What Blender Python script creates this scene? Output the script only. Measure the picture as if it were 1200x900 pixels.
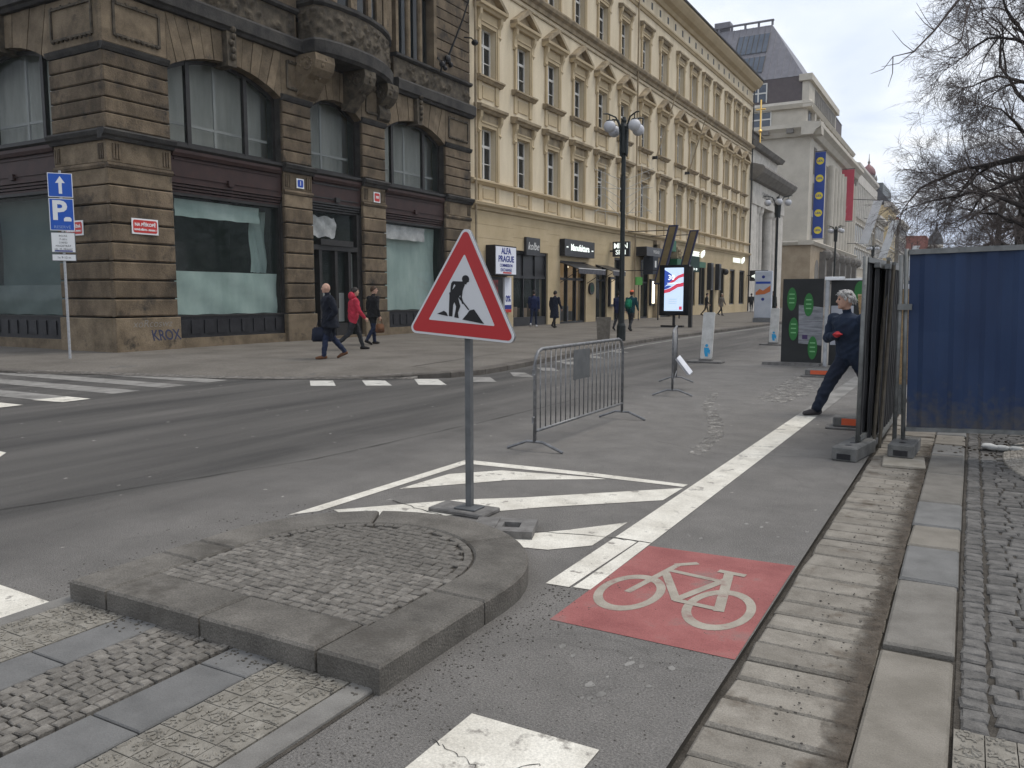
import bpy, bmesh, math, random
import numpy as np
from mathutils import Vector, Matrix, Euler
R = math.radians
random.seed(7)
rng = np.random.default_rng(7)
scene = bpy.context.scene
for o in list(bpy.data.objects):
    bpy.data.objects.remove(o, do_unlink=True)
COL = scene.collection
TMP = bpy.data.scenes.new('workbench_scene')      # keeps the evaluation of single helpers fast
def evaluated_mesh(o):
    TMP.collection.objects.link(o)
    vl = TMP.view_layers[0]; vl.update()
    me = bpy.data.meshes.new_from_object(o.evaluated_get(vl.depsgraph))
    bpy.data.objects.remove(o, do_unlink=True)
    return me

# ------------------------------------------------------------------ camera
cam = bpy.data.cameras.new('camera')
cam.lens = 955.0 * 36.0 / 1200.0
cam.sensor_width = 36.0
cam.clip_end = 3000.0
camo = bpy.data.objects.new('camera', cam)
camo.location = (0, 0, 1.6)
camo.rotation_euler = (R(90 - 6.096), 0, math.atan2(0.48732, 0.86674))
COL.objects.link(camo)
scene.camera = camo

# ------------------------------------------------------------------ sky and sun
SUN_EL, SUN_AZ = R(60), R(42)      # azimuth measured from +Y towards +X
world = bpy.data.worlds.new('World')
scene.world = world
world.use_nodes = True
nt = world.node_tree
for n in list(nt.nodes):
    nt.nodes.remove(n)
N, L = nt.nodes, nt.links
wout = N.new('ShaderNodeOutputWorld')
bg = N.new('ShaderNodeBackground')
bg.inputs['Strength'].default_value = 0.10
L.new(bg.outputs[0], wout.inputs[0])
sky = N.new('ShaderNodeTexSky')
sky.sky_type = 'NISHITA'
sky.sun_disc = False
sky.sun_elevation = SUN_EL
sky.sun_rotation = SUN_AZ
tc = N.new('ShaderNodeTexCoord')
sep = N.new('ShaderNodeSeparateXYZ'); L.new(tc.outputs['Generated'], sep.inputs[0])
zz = N.new('ShaderNodeMath'); zz.operation = 'MAXIMUM'; zz.inputs[1].default_value = 0.0; L.new(sep.outputs['Z'], zz.inputs[0])
za = N.new('ShaderNodeMath'); za.operation = 'ADD'; za.inputs[1].default_value = 0.16; L.new(zz.outputs[0], za.inputs[0])
dx = N.new('ShaderNodeMath'); dx.operation = 'DIVIDE'; L.new(sep.outputs['X'], dx.inputs[0]); L.new(za.outputs[0], dx.inputs[1])
dy = N.new('ShaderNodeMath'); dy.operation = 'DIVIDE'; L.new(sep.outputs['Y'], dy.inputs[0]); L.new(za.outputs[0], dy.inputs[1])
cmb = N.new('ShaderNodeCombineXYZ'); L.new(dx.outputs[0], cmb.inputs[0]); L.new(dy.outputs[0], cmb.inputs[1])
cn = N.new('ShaderNodeTexNoise'); cn.inputs['Scale'].default_value = 1.25; cn.inputs['Detail'].default_value = 6; cn.inputs['Roughness'].default_value = 0.52
cn.inputs['Distortion'].default_value = 0.5
L.new(cmb.outputs[0], cn.inputs['Vector'])
cr = N.new('ShaderNodeValToRGB')
el = cr.color_ramp.elements
el[0].position = 0.32; el[0].color = (6.5, 7.3, 9.2, 1)
el[1].position = 0.66; el[1].color = (10.8, 10.7, 10.5, 1)
e = cr.color_ramp.elements.new(0.5); e.color = (8.4, 8.95, 10.0, 1)
L.new(cn.outputs['Fac'], cr.inputs['Fac'])
mx = N.new('ShaderNodeMixRGB'); mx.inputs['Fac'].default_value = 0.88
L.new(sky.outputs[0], mx.inputs['Color1']); L.new(cr.outputs['Color'], mx.inputs['Color2'])
L.new(mx.outputs[0], bg.inputs['Color'])

sl = bpy.data.lights.new('sun', 'SUN')
sl.energy = 1.5
sl.angle = R(28)
sl.color = (1.0, 0.93, 0.83)
so = bpy.data.objects.new('sun', sl)
sd = Vector((math.sin(SUN_AZ) * math.cos(SUN_EL), math.cos(SUN_AZ) * math.cos(SUN_EL), math.sin(SUN_EL)))
so.rotation_euler = sd.to_track_quat('Z', 'Y').to_euler()
so.location = sd * 60
COL.objects.link(so)

vs = scene.view_settings
vs.view_transform = 'Standard'
vs.look = 'None'
vs.exposure = 0.24
vs.gamma = 1.0
vs.use_curve_mapping = False

# ------------------------------------------------------------------ helpers
def tag(o, label=None, cat=None, group=None, kind=None):
    if label: o['label'] = label
    if cat: o['category'] = cat
    if group: o['group'] = group
    if kind: o['kind'] = kind
    return o

def empty(name, loc=(0, 0, 0), rz=0.0, parent=None):
    o = bpy.data.objects.new(name, None)
    o.empty_display_size = 0.2
    o.location = loc
    o.rotation_euler = (0, 0, rz)
    COL.objects.link(o)
    if parent: o.parent = parent
    return o

def link(name, me, parent=None, loc=None, rot=None):
    o = bpy.data.objects.new(name, me)
    COL.objects.link(o)
    if parent: o.parent = parent
    if loc is not None: o.location = loc
    if rot is not None: o.rotation_euler = rot
    return o

def to_mesh(bm, mat, smooth=False, name='m', recalc=True):
    if recalc:
        bmesh.ops.recalc_face_normals(bm, faces=bm.faces)
    me = bpy.data.meshes.new(name)
    bm.to_mesh(me); bm.free()
    for m in (mat if isinstance(mat, (list, tuple)) else [mat]):
        me.materials.append(m)
    if smooth:
        me.polygons.foreach_set('use_smooth', [True] * len(me.polygons))
    return me

def bmo(name, bm, mat, parent=None, smooth=False, loc=None, rot=None, recalc=True):
    return link(name, to_mesh(bm, mat, smooth, name, recalc), parent, loc, rot)

def pyo(name, verts, faces, mat, parent=None, smooth=False):
    me = bpy.data.meshes.new(name)
    me.from_pydata(verts, [], faces)
    for m in (mat if isinstance(mat, (list, tuple)) else [mat]):
        me.materials.append(m)
    if smooth:
        me.polygons.foreach_set('use_smooth', [True] * len(me.polygons))
    me.update()
    return link(name, me, parent)

def copy_tree(o, parent=None):
    c = o.copy(); COL.objects.link(c); c.parent = parent
    for ch in list(o.children):
        copy_tree(ch, c)
    return c

class Fac:
    """local facade frame: u along the wall, v up, w out of the wall"""
    def __init__(s, o, U, W):
        s.o, s.U, s.W = Vector(o), Vector(U), Vector(W)
    def __call__(s, u, v, w):
        return s.o + s.U * u + s.W * w + Vector((0, 0, v))

ID = Fac((0, 0, 0), (1, 0, 0), (0, -1, 0))     # u=x, v=z, w=-y

def box(bm, x0, x1, y0, y1, z0, z1, ch=0.0):
    vs_ = [bm.verts.new(p) for p in ((x0, y0, z0), (x1, y0, z0), (x1, y1, z0), (x0, y1, z0), (x0, y0, z1), (x1, y0, z1), (x1, y1, z1), (x0, y1, z1))]
    fs = [bm.faces.new([vs_[i] for i in f]) for f in ((3, 2, 1, 0), (4, 5, 6, 7), (0, 1, 5, 4), (1, 2, 6, 5), (2, 3, 7, 6), (3, 0, 4, 7))]
    if ch > 0:
        es = set()
        for f in fs: es.update(f.edges)
        bmesh.ops.bevel(bm, geom=list(es), offset=ch, segments=1, affect='EDGES', profile=0.5)

def fbox(bm, F, u0, u1, v0, v1, w0, w1, mi=0):
    vs_ = [bm.verts.new(F(*p)) for p in ((u0, v0, w0), (u1, v0, w0), (u1, v1, w0), (u0, v1, w0), (u0, v0, w1), (u1, v0, w1), (u1, v1, w1), (u0, v1, w1))]
    for f in ((3, 2, 1, 0), (4, 5, 6, 7), (0, 1, 5, 4), (1, 2, 6, 5), (2, 3, 7, 6), (3, 0, 4, 7)):
        bm.faces.new([vs_[i] for i in f]).material_index = mi

def fblock(bm, F, u0, u1, v0, v1, w0, w1, c=0.03):
    """rusticated stone: chamfered outer face"""
    a = [F(u0, v0, w0), F(u1, v0, w0), F(u1, v1, w0), F(u0, v1, w0)]
    b = [F(u0, v0, w1 - c), F(u1, v0, w1 - c), F(u1, v1, w1 - c), F(u0, v1, w1 - c)]
    t = [F(u0 + c, v0 + c, w1), F(u1 - c, v0 + c, w1), F(u1 - c, v1 - c, w1), F(u0 + c, v1 - c, w1)]
    A, B, T = [[bm.verts.new(p) for p in q] for q in (a, b, t)]
    for i in range(4):
        j = (i + 1) % 4
        bm.faces.new((A[i], A[j], B[j], B[i])); bm.faces.new((B[i], B[j], T[j], T[i]))
    bm.faces.new(T); bm.faces.new(A[::-1])

def fprism(bm, F, poly, w0, w1, mi=0):
    a = [bm.verts.new(F(u, v, w0)) for u, v in poly]
    b = [bm.verts.new(F(u, v, w1)) for u, v in poly]
    n = len(poly)
    for i in range(n):
        j = (i + 1) % n
        bm.faces.new((a[i], a[j], b[j], b[i])).material_index = mi
    bm.faces.new(b).material_index = mi
    bm.faces.new(a[::-1]).material_index = mi

def fprof(bm, F, prof, u0, u1):
    """moulding: profile [(w,v)] extruded along u"""
    a = [bm.verts.new(F(u0, v, w)) for w, v in prof]
    b = [bm.verts.new(F(u1, v, w)) for w, v in prof]
    n = len(prof)
    for i in range(n):
        j = (i + 1) % n
        bm.faces.new((a[i], a[j], b[j], b[i]))
    bm.faces.new(b); bm.faces.new(a[::-1])

def tube(bm, pts, rad, n=8, cap=True):
    pts = [Vector(p) for p in pts]
    if not isinstance(rad, (list, tuple)): rad = [rad] * len(pts)
    rings = []
    up = Vector((0, 0, 1))
    for i, p in enumerate(pts):
        d = (pts[min(i + 1, len(pts) - 1)] - pts[max(i - 1, 0)]).normalized()
        ref = up if abs(d.z) < 0.95 else Vector((0, 1, 0))
        a = d.cross(ref).normalized(); b = a.cross(d).normalized()
        rings.append([bm.verts.new(p + (a * math.cos(2 * math.pi * k / n) + b * math.sin(2 * math.pi * k / n)) * rad[i]) for k in range(n)])
    for i in range(len(rings) - 1):
        for k in range(n):
            bm.faces.new((rings[i][k], rings[i][(k + 1) % n], rings[i + 1][(k + 1) % n], rings[i + 1][k]))
    if cap:
        bm.faces.new(rings[0][::-1]); bm.faces.new(rings[-1])

def lathe(bm, c, prof, n=16):
    rings = [[bm.verts.new((c[0] + r * math.cos(2 * math.pi * k / n), c[1] + r * math.sin(2 * math.pi * k / n), c[2] + z)) for k in range(n)] for r, z in prof]
    for i in range(len(rings) - 1):
        for k in range(n):
            bm.faces.new((rings[i][k], rings[i][(k + 1) % n], rings[i + 1][(k + 1) % n], rings[i + 1][k]))
    bm.faces.new(rings[0][::-1]); bm.faces.new(rings[-1])

def ball(bm, c, r, seg=14, sc=(1, 1, 1)):
    ellipsoid(bm, Matrix.Translation(c) @ Matrix.Diagonal((r * sc[0], r * sc[1], r * sc[2], 1)), seg, max(6, seg * 2 // 3))

def ellipsoid(bm, mtx, nu=14, nv_=9):
    rows = []
    for j in range(1, nv_):
        t = math.pi * j / nv_
        rows.append([bm.verts.new(mtx @ Vector((math.sin(t) * math.cos(2 * math.pi * k / nu), math.sin(t) * math.sin(2 * math.pi * k / nu), math.cos(t)))) for k in range(nu)])
    a = bm.verts.new(mtx @ Vector((0, 0, 1))); b = bm.verts.new(mtx @ Vector((0, 0, -1)))
    for k in range(nu):
        k2 = (k + 1) % nu
        bm.faces.new((a, rows[0][k], rows[0][k2])); bm.faces.new((b, rows[-1][k2], rows[-1][k]))
        for j in range(len(rows) - 1): bm.faces.new((rows[j][k], rows[j + 1][k], rows[j + 1][k2], rows[j][k2]))

# ------------------------------------------------------------------ materials
_M = {}
def mat(name, c1, c2=None, scale=3.0, rough=0.8, bump=0.0, bscale=60.0, stretch=(1, 1, 1), spec=0.3, metal=0.0, rnd=0.0,
        lo=0.35, hi=0.65, detail=6.0, fine=0.0, fscale=180.0, alpha=1.0, emit=None, coat=0.0, spots=None):
    if name in _M: return _M[name]
    m = bpy.data.materials.new(name); m.use_nodes = True
    t = m.node_tree; n, l = t.nodes, t.links
    p = n['Principled BSDF']
    p.inputs['Roughness'].default_value = rough
    p.inputs['Specular IOR Level'].default_value = spec
    p.inputs['Metallic'].default_value = metal
    if coat: p.inputs['Coat Weight'].default_value = coat
    if alpha < 1: p.inputs['Alpha'].default_value = alpha
    if emit:
        p.inputs['Emission Color'].default_value = (*emit[0], 1); p.inputs['Emission Strength'].default_value = emit[1]
    c2 = c2 or c1
    geo = n.new('ShaderNodeNewGeometry')
    mp = n.new('ShaderNodeMapping'); mp.inputs['Scale'].default_value = stretch
    l.new(geo.outputs['Position'], mp.inputs['Vector'])
    nz = n.new('ShaderNodeTexNoise'); nz.inputs['Scale'].default_value = scale; nz.inputs['Detail'].default_value = detail; nz.inputs['Roughness'].default_value = 0.6
    l.new(mp.outputs[0], nz.inputs['Vector'])
    rp = n.new('ShaderNodeValToRGB')
    rp.color_ramp.elements[0].position = lo; rp.color_ramp.elements[0].color = (*c1, 1)
    rp.color_ramp.elements[1].position = hi; rp.color_ramp.elements[1].color = (*c2, 1)
    l.new(nz.outputs['Fac'], rp.inputs['Fac'])
    col = rp.outputs['Color']
    if fine > 0:
        fz = n.new('ShaderNodeTexNoise'); fz.inputs['Scale'].default_value = fscale; fz.inputs['Detail'].default_value = 3
        l.new(geo.outputs['Position'], fz.inputs['Vector'])
        mr = n.new('ShaderNodeMapRange'); mr.inputs[1].default_value = 0.3; mr.inputs[2].default_value = 0.7
        mr.inputs[3].default_value = 1 - fine; mr.inputs[4].default_value = 1 + fine
        l.new(fz.outputs['Fac'], mr.inputs[0])
        mm = n.new('ShaderNodeVectorMath'); mm.operation = 'SCALE'
        l.new(col, mm.inputs[0]); l.new(mr.outputs[0], mm.inputs['Scale'])
        col = mm.outputs[0]
    if rnd > 0:
        oi = n.new('ShaderNodeObjectInfo')
        mr = n.new('ShaderNodeMapRange'); mr.inputs[3].default_value = 1 - rnd; mr.inputs[4].default_value = 1 + rnd
        l.new(oi.outputs['Random'], mr.inputs[0])
        mm = n.new('ShaderNodeVectorMath'); mm.operation = 'SCALE'
        l.new(col, mm.inputs[0]); l.new(mr.outputs[0], mm.inputs['Scale'])
        col = mm.outputs[0]
    if spots:       # (colour, scale, threshold, softness): worn or dirty patches
        sc_, ss, th, sf = spots
        vz = n.new('ShaderNodeTexNoise'); vz.inputs['Scale'].default_value = ss; vz.inputs['Detail'].default_value = 8; vz.inputs['Roughness'].default_value = 0.68
        l.new(geo.outputs['Position'], vz.inputs['Vector'])
        mr = n.new('ShaderNodeMapRange'); mr.inputs[1].default_value = th; mr.inputs[2].default_value = th + sf
        l.new(vz.outputs['Fac'], mr.inputs[0])
        mc = n.new('ShaderNodeMixRGB'); l.new(mr.outputs[0], mc.inputs['Fac']); l.new(col, mc.inputs['Color1'])
        mc.inputs['Color2'].default_value = (*sc_, 1)
        col = mc.outputs[0]
    l.new(col, p.inputs['Base Color'])
    if bump > 0:
        bz = n.new('ShaderNodeTexNoise'); bz.inputs['Scale'].default_value = bscale; bz.inputs['Detail'].default_value = 6
        l.new(geo.outputs['Position'], bz.inputs['Vector'])
        bp = n.new('ShaderNodeBump'); bp.inputs['Strength'].default_value = bump; bp.inputs['Distance'].default_value = 0.02
        l.new(bz.outputs['Fac'], bp.inputs['Height']); l.new(bp.outputs[0], p.inputs['Normal'])
    _M[name] = m
    return m

def text(name, s, size, F, u, v, w, m, parent, bold=0.0, align='CENTER', ext=0.004, sx=1.0, shear=0.0):
    """flat lettering as thin mesh lying on a facade frame (u right, v up as the reader sees it)"""
    c = bpy.data.curves.new('lettering', 'FONT')
    c.body = s; c.size = size; c.align_x = align; c.align_y = 'CENTER'; c.extrude = ext; c.offset = bold; c.resolution_u = 3; c.shear = shear
    me = evaluated_mesh(bpy.data.objects.new('lettering', c))
    for vv in me.vertices:
        vv.co = F(u + vv.co.x * sx, v + vv.co.y, w + vv.co.z)
    me.materials.clear(); me.materials.append(m); me.update()
    return link(name, me, parent)


# ------------------------------------------------------------------ ground, road, pavements
M_ground = mat('ground_dust', (0.10, 0.095, 0.085), (0.15, 0.14, 0.125), 0.8, rough=0.95)
bm = bmesh.new()
vv = [bm.verts.new(p) for p in ((-900, -300, -0.08), (900, -300, -0.08), (900, 1500, -0.08), (-900, 1500, -0.08))]
bm.faces.new(vv)
tag(bmo('ground', bm, M_ground), kind='structure')

def road_material():
    m = mat('asphalt', (0.066, 0.063, 0.059), (0.138, 0.130, 0.119), 1.1, rough=0.74, bump=0.9, bscale=150, stretch=(1.0, 0.10, 1), fine=0.42, fscale=120, spec=0.25,
            lo=0.36, hi=0.66)
    t = m.node_tree; n, l = t.nodes, t.links
    p = n['Principled BSDF']
    src = p.inputs['Base Color'].links[0].from_socket
    geo = n.new('ShaderNodeNewGeometry'); sp = n.new('ShaderNodeSeparateXYZ'); l.new(geo.outputs['Position'], sp.inputs[0])
    nz = n.new('ShaderNodeTexNoise'); nz.inputs['Scale'].default_value = 0.9; nz.inputs['Detail'].default_value = 7
    l.new(geo.outputs['Position'], nz.inputs['Vector'])
    ad = n.new('ShaderNodeMath'); ad.operation = 'MULTIPLY_ADD'; ad.inputs[1].default_value = 2.6; l.new(nz.outputs['Fac'], ad.inputs[0]); l.new(sp.outputs['X'], ad.inputs[2])
    mr = n.new('ShaderNodeMapRange'); mr.interpolation_type = 'SMOOTHSTEP'
    mr.inputs[1].default_value = -5.2; mr.inputs[2].default_value = -2.6; mr.inputs[3].default_value = 0.0; mr.inputs[4].default_value = 0.85
    l.new(ad.outputs[0], mr.inputs[0])
    # dusty, lighter strip where no traffic rolls
    dz = n.new('ShaderNodeTexNoise'); dz.inputs['Scale'].default_value = 105; dz.inputs['Detail'].default_value = 4; l.new(geo.outputs['Position'], dz.inputs['Vector'])
    dr = n.new('ShaderNodeValToRGB'); dr.color_ramp.elements[0].position = 0.3; dr.color_ramp.elements[0].color = (0.145, 0.137, 0.126, 1)
    dr.color_ramp.elements[1].position = 0.7; dr.color_ramp.elements[1].color = (0.315, 0.298, 0.274, 1)
    l.new(dz.outputs['Fac'], dr.inputs['Fac'])
    bz = n.new('ShaderNodeTexNoise'); bz.inputs['Scale'].default_value = 2.3; bz.inputs['Detail'].default_value = 8; bz.inputs['Roughness'].default_value = 0.7; l.new(geo.outputs['Position'], bz.inputs['Vector'])
    b2 = n.new('ShaderNodeMapRange'); b2.inputs[1].default_value = 0.3; b2.inputs[2].default_value = 0.72; b2.inputs[3].default_value = 0.72; b2.inputs[4].default_value = 1.10; l.new(bz.outputs['Fac'], b2.inputs[0])
    sc = n.new('ShaderNodeVectorMath'); sc.operation = 'SCALE'; l.new(dr.outputs['Color'], sc.inputs[0]); l.new(b2.outputs[0], sc.inputs['Scale'])
    mx = n.new('ShaderNodeMixRGB'); l.new(mr.outputs[0], mx.inputs['Fac']); l.new(src, mx.inputs['Color1']); l.new(sc.outputs[0], mx.inputs['Color2'])
    # white paint crumbs left from old markings, sparse
    vz = n.new('ShaderNodeTexVoronoi'); vz.inputs['Scale'].default_value = 3.1; l.new(geo.outputs['Position'], vz.inputs['Vector'])
    cz = n.new('ShaderNodeTexNoise'); cz.inputs['Scale'].default_value = 26; l.new(geo.outputs['Position'], cz.inputs['Vector'])
    cs = n.new('ShaderNodeMath'); cs.operation = 'MULTIPLY_ADD'; cs.inputs[1].default_value = 0.28; l.new(cz.outputs['Fac'], cs.inputs[0]); l.new(vz.outputs['Distance'], cs.inputs[2])
    ct = n.new('ShaderNodeMapRange'); ct.inputs[1].default_value = 0.185; ct.inputs[2].default_value = 0.165; l.new(cs.outputs[0], ct.inputs[0])
    mp = n.new('ShaderNodeMixRGB'); l.new(ct.outputs[0], mp.inputs['Fac']); l.new(mx.outputs[0], mp.inputs['Color1']); mp.inputs['Color2'].default_value = (0.42, 0.40, 0.36, 1)
    # fine cracks
    vc = n.new('ShaderNodeTexVoronoi'); vc.feature = 'DISTANCE_TO_EDGE'; vc.inputs['Scale'].default_value = 0.42
    wz = n.new('ShaderNodeTexNoise'); wz.inputs['Scale'].default_value = 1.6; wz.inputs['Detail'].default_value = 6; l.new(geo.outputs['Position'], wz.inputs['Vector'])
    wa = n.new('ShaderNodeVectorMath'); wa.operation = 'MULTIPLY_ADD'; wa.inputs[1].default_value = (0.9, 0.9, 0.0); l.new(wz.outputs['Color'], wa.inputs[0]); l.new(geo.outputs['Position'], wa.inputs[2])
    l.new(wa.outputs[0], vc.inputs['Vector'])
    ck = n.new('ShaderNodeMapRange'); ck.inputs[1].default_value = 0.0; ck.inputs[2].default_value = 0.004; ck.inputs[3].default_value = 0.16; ck.inputs[4].default_value = 0.0; l.new(vc.outputs['Distance'], ck.inputs[0])
    mk = n.new('ShaderNodeMixRGB'); l.new(ck.outputs[0], mk.inputs['Fac']); l.new(mp.outputs[0], mk.inputs['Color1']); mk.inputs['Color2'].default_value = (0.035, 0.033, 0.03, 1)
    l.new(mk.outputs[0], p.inputs['Base Color'])
    return m
M_asph = road_material()
road = empty('road')
tag(road, kind='structure')
bm = bmesh.new()
vv = [bm.verts.new(p) for p in ((-80, -60, 0), (-0.83, -60, 0), (-0.83, 420, 0), (-80, 420, 0))]
bm.faces.new(vv)
bmo('asphalt_surface', bm, M_asph, road)

M_paint = mat('white_road_paint', (0.53, 0.50, 0.43), (0.70, 0.67, 0.59), 3.5, rough=0.75, bump=0.3, bscale=160, fine=0.16, fscale=120, spots=((0.26, 0.24, 0.21), 6.5, 0.575, 0.07))
M_paint_dull = mat('worn_road_paint', (0.42, 0.41, 0.37), (0.58, 0.56, 0.51), 6, rough=0.8, bump=0.3, bscale=160, fine=0.12, spots=((0.12, 0.115, 0.105), 3.2, 0.58, 0.10))
M_paint_old = mat('faded_road_paint', (0.19, 0.183, 0.168), (0.27, 0.26, 0.24), 3, rough=0.85, fine=0.15, spots=((0.12, 0.115, 0.105), 2.2, 0.50, 0.15))
M_red = mat('red_lane_paint', (0.245, 0.082, 0.077), (0.335, 0.125, 0.115), 3, rough=0.85, bump=0.4, bscale=170, fine=0.16, spots=((0.20, 0.14, 0.125), 3.0, 0.55, 0.16))
M_sym = mat('cycle_symbol_paint', (0.275, 0.245, 0.20), (0.36, 0.325, 0.27), 7, rough=0.8, bump=0.3, bscale=160, fine=0.10, spots=((0.24, 0.15, 0.13), 5, 0.55, 0.12))

def flat(name, pts, m, z=0.004, parent=road):
    bm = bmesh.new()
    bm.faces.new([bm.verts.new((p[0], p[1], z)) for p in pts])
    o = bmo(name, bm, m, parent, recalc=False)
    me = o.data
    if me.polygons[0].normal.z < 0: me.flip_normals()
    return o

# zebra crossing of the side street
for i, (yr, ln) in enumerate(((10.55, -12.45), (9.55, -12.40), (8.55, -12.35), (7.45, -12.30), (6.45, -12.30), (5.45, -12.3))):
    flat('zebra_bar', [(-18.3, yr - 0.1), (ln, yr - 0.1), (ln, yr + 0.42), (-18.3, yr + 0.42)], M_paint_old)
flat('zebra_bar', [(-12.66, 7.30), (-12.0, 7.38), (-12.02, 7.85), (-12.62, 7.84)], M_paint, 0.008)
flat('zebra_bar', [(-12.9, 6.35), (-12.2, 6.42), (-12.2, 6.9), (-12.9, 6.88)], M_paint, 0.008)
flat('arrow_tip', [(-9.2, 4.2), (-8.42, 4.50), (-8.60, 4.66), (-9.2, 4.7)], M_paint, 0.006)
# short dashes beside the rounded corner kerb
for q in ([(-11.0, 11.65), (-10.62, 11.88), (-9.95, 11.20), (-10.35, 10.98)], [(-10.16, 12.18), (-9.78, 12.4), (-9.1, 11.74), (-9.5, 11.50)],
          [(-9.45, 12.9), (-9.02, 13.1), (-8.28, 12.30), (-8.75, 12.08)], [(-8.7, 13.75), (-8.35, 13.95), (-7.75, 13.2), (-8.15, 12.98)],
          [(-8.55, 15.1), (-8.2, 15.15), (-7.6, 14.4), (-8.0, 14.3)], [(-8.6, 16.4), (-8.2, 16.5), (-7.7, 15.8), (-8.05, 15.7)], [(-8.9, 18.2), (-8.5, 18.3), (-8.0, 17.6), (-8.35, 17.5)],
          [(-9.2, 20.3), (-8.8, 20.4), (-8.3, 19.7), (-8.65, 19.6)], [(-9.4, 22.6), (-9.0, 22.7), (-8.5, 22.0), (-8.85, 21.9)]):
    flat('dash', q, M_paint_dull if q[0][1] < 13 else M_paint_old)
flat('kerb_line', [(-8.95, 18), (-8.80, 18), (-9.45, 26), (-9.55, 32), (-9.4, 46), (-9.55, 46), (-9.75, 32), (-9.6, 26)], M_paint_old, 0.006)
# hatched area behind the island
flat('hatch_outline', [(-4.31, 4.30), (-4.19, 4.50), (-4.16, 6.52), (-2.9, 6.60), (-2.05, 6.60), (-2.04, 6.70), (-2.9, 6.73), (-4.27, 6.68)], M_paint)
flat('hatch_stripe', [(-4.10, 5.36), (-4.06, 6.05), (-3.72, 6.42), (-2.95, 6.55), (-2.72, 6.56), (-3.45, 6.12)], M_paint)
flat('hatch_stripe', [(-4.12, 4.58), (-3.47, 5.30), (-3.05, 5.62), (-2.04, 6.56), (-2.05, 6.08), (-2.78, 5.42), (-3.25, 4.90), (-3.7, 4.4)], M_paint)
flat('hatch_stripe', [(-2.66, 4.62), (-2.36, 4.95), (-2.06, 5.34), (-2.06, 4.72), (-2.27, 4.50), (-2.50, 4.45)], M_paint)
# cycle lane edge line
y0 = 3.95
flat('lane_line', [(-2.005, 3.95), (-1.865, 3.96), (-1.835, 4.95), (-2.0, 4.95)], M_paint)
flat('lane_line', [(-1.845, 3.97), (-1.745, 3.98), (-1.745, 4.95), (-1.825, 4.95)], M_paint)
flat('lane_line', [(-2.0, 4.965), (-1.745, 4.965), (-1.745, 11.4), (-2.0, 11.4)], M_paint)
flat('lane_line', [(-2.0, 11.4), (-1.745, 11.4), (-1.72, 24), (-1.98, 24)], M_paint_old)
# crossing bars at the near edge
flat('zebra_bar', [(-1.60, 2.53), (-1.07, 2.535), (-1.10, 0.0), (-1.62, 0.0)], M_paint)
flat('zebra_bar', [(-4.72, 2.44), (-4.15, 2.42), (-4.20, 0.0), (-4.75, 0.0)], M_paint)
# traces of grit
M_grit = mat('pale_grit_streak', (0.30, 0.285, 0.26), (0.42, 0.40, 0.36), 9, rough=0.95, fine=0.25, spots=((0.13, 0.125, 0.115), 6, 0.46, 0.1))
flat('grit_streak', [(-2.45, 8.0), (-2.30, 8.05), (-2.42, 9.3), (-2.72, 10.4), (-3.3, 12.0), (-3.62, 13.6), (-3.75, 13.5), (-3.42, 11.8), (-2.86, 10.2), (-2.6, 9.2)], M_grit, 0.003)
flat('grit_streak', [(-2.9, 13.0), (-2.4, 12.6), (-2.2, 14.5), (-2.5, 16.6), (-3.1, 17.2), (-3.0, 15)], M_grit, 0.003)

# the grit lies as broken specks, the road shows between them
t_ = M_grit.node_tree; n_, l_ = t_.nodes, t_.links
ge_ = n_.new('ShaderNodeNewGeometry'); z_ = n_.new('ShaderNodeTexNoise'); z_.inputs['Scale'].default_value = 9; z_.inputs['Detail'].default_value = 9; z_.inputs['Roughness'].default_value = .75
l_.new(ge_.outputs['Position'], z_.inputs['Vector'])
r_ = n_.new('ShaderNodeMapRange'); r_.inputs[1].default_value = .45; r_.inputs[2].default_value = .60; r_.inputs[4].default_value = .85
l_.new(z_.outputs['Fac'], r_.inputs[0]); l_.new(r_.outputs[0], n_['Principled BSDF'].inputs['Alpha'])
# cycle symbol
flat('cycle_panel', [(-1.755, 3.505), (-0.835, 3.50), (-0.84, 4.95), (-1.74, 4.90)], M_red, 0.0024)
bm = bmesh.new()
def ell(bm, cx, cy, ax, ay, t, z, n=40):
    o = [bm.verts.new((cx + ax * math.cos(2 * math.pi * k / n), cy + ay * math.sin(2 * math.pi * k / n), z)) for k in range(n)]
    i = [bm.verts.new((cx + (ax - t) * math.cos(2 * math.pi * k / n), cy + (ay - t * 1.6) * math.sin(2 * math.pi * k / n), z)) for k in range(n)]
    for k in range(n):
        bm.faces.new((o[k], o[(k + 1) % n], i[(k + 1) % n], i[k]))
def bar(bm, a, b, t, z, tb=None):
    a, b = Vector(a), Vector(b)
    d = (b - a).normalized(); s = Vector((-d.y, d.x))
    tb = tb or t
    f = bm.faces.new([bm.verts.new((p.x, p.y, z)) for p in (a - s * t / 2 - d * t * .3, b - s * tb / 2 + d * t * .3, b + s * tb / 2 + d * t * .3, a + s * t / 2 - d * t * .3)])
ell(bm, -1.545, 4.06, 0.176, 0.295, 0.046, 0.0038)
ell(bm, -1.055, 4.05, 0.176, 0.295, 0.046, 0.0038)
bar(bm, (-1.555, 4.06), (-1.46, 4.60), 0.040, 0.0040)
bar(bm, (-1.46, 4.62), (-1.37, 4.70), 0.045, 0.0042)
bar(bm, (-1.47, 4.44), (-1.29, 4.07), 0.050, 0.0044)
bar(bm, (-1.445, 4.50), (-1.15, 4.46), 0.044, 0.0046)
bar(bm, (-1.29, 4.07), (-1.13, 4.52), 0.048, 0.0048)
bar(bm, (-1.15, 4.62), (-1.05, 4.03), 0.054, 0.0050)
bar(bm, (-1.28, 4.06), (-1.05, 4.04), 0.046, 0.0052)
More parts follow.
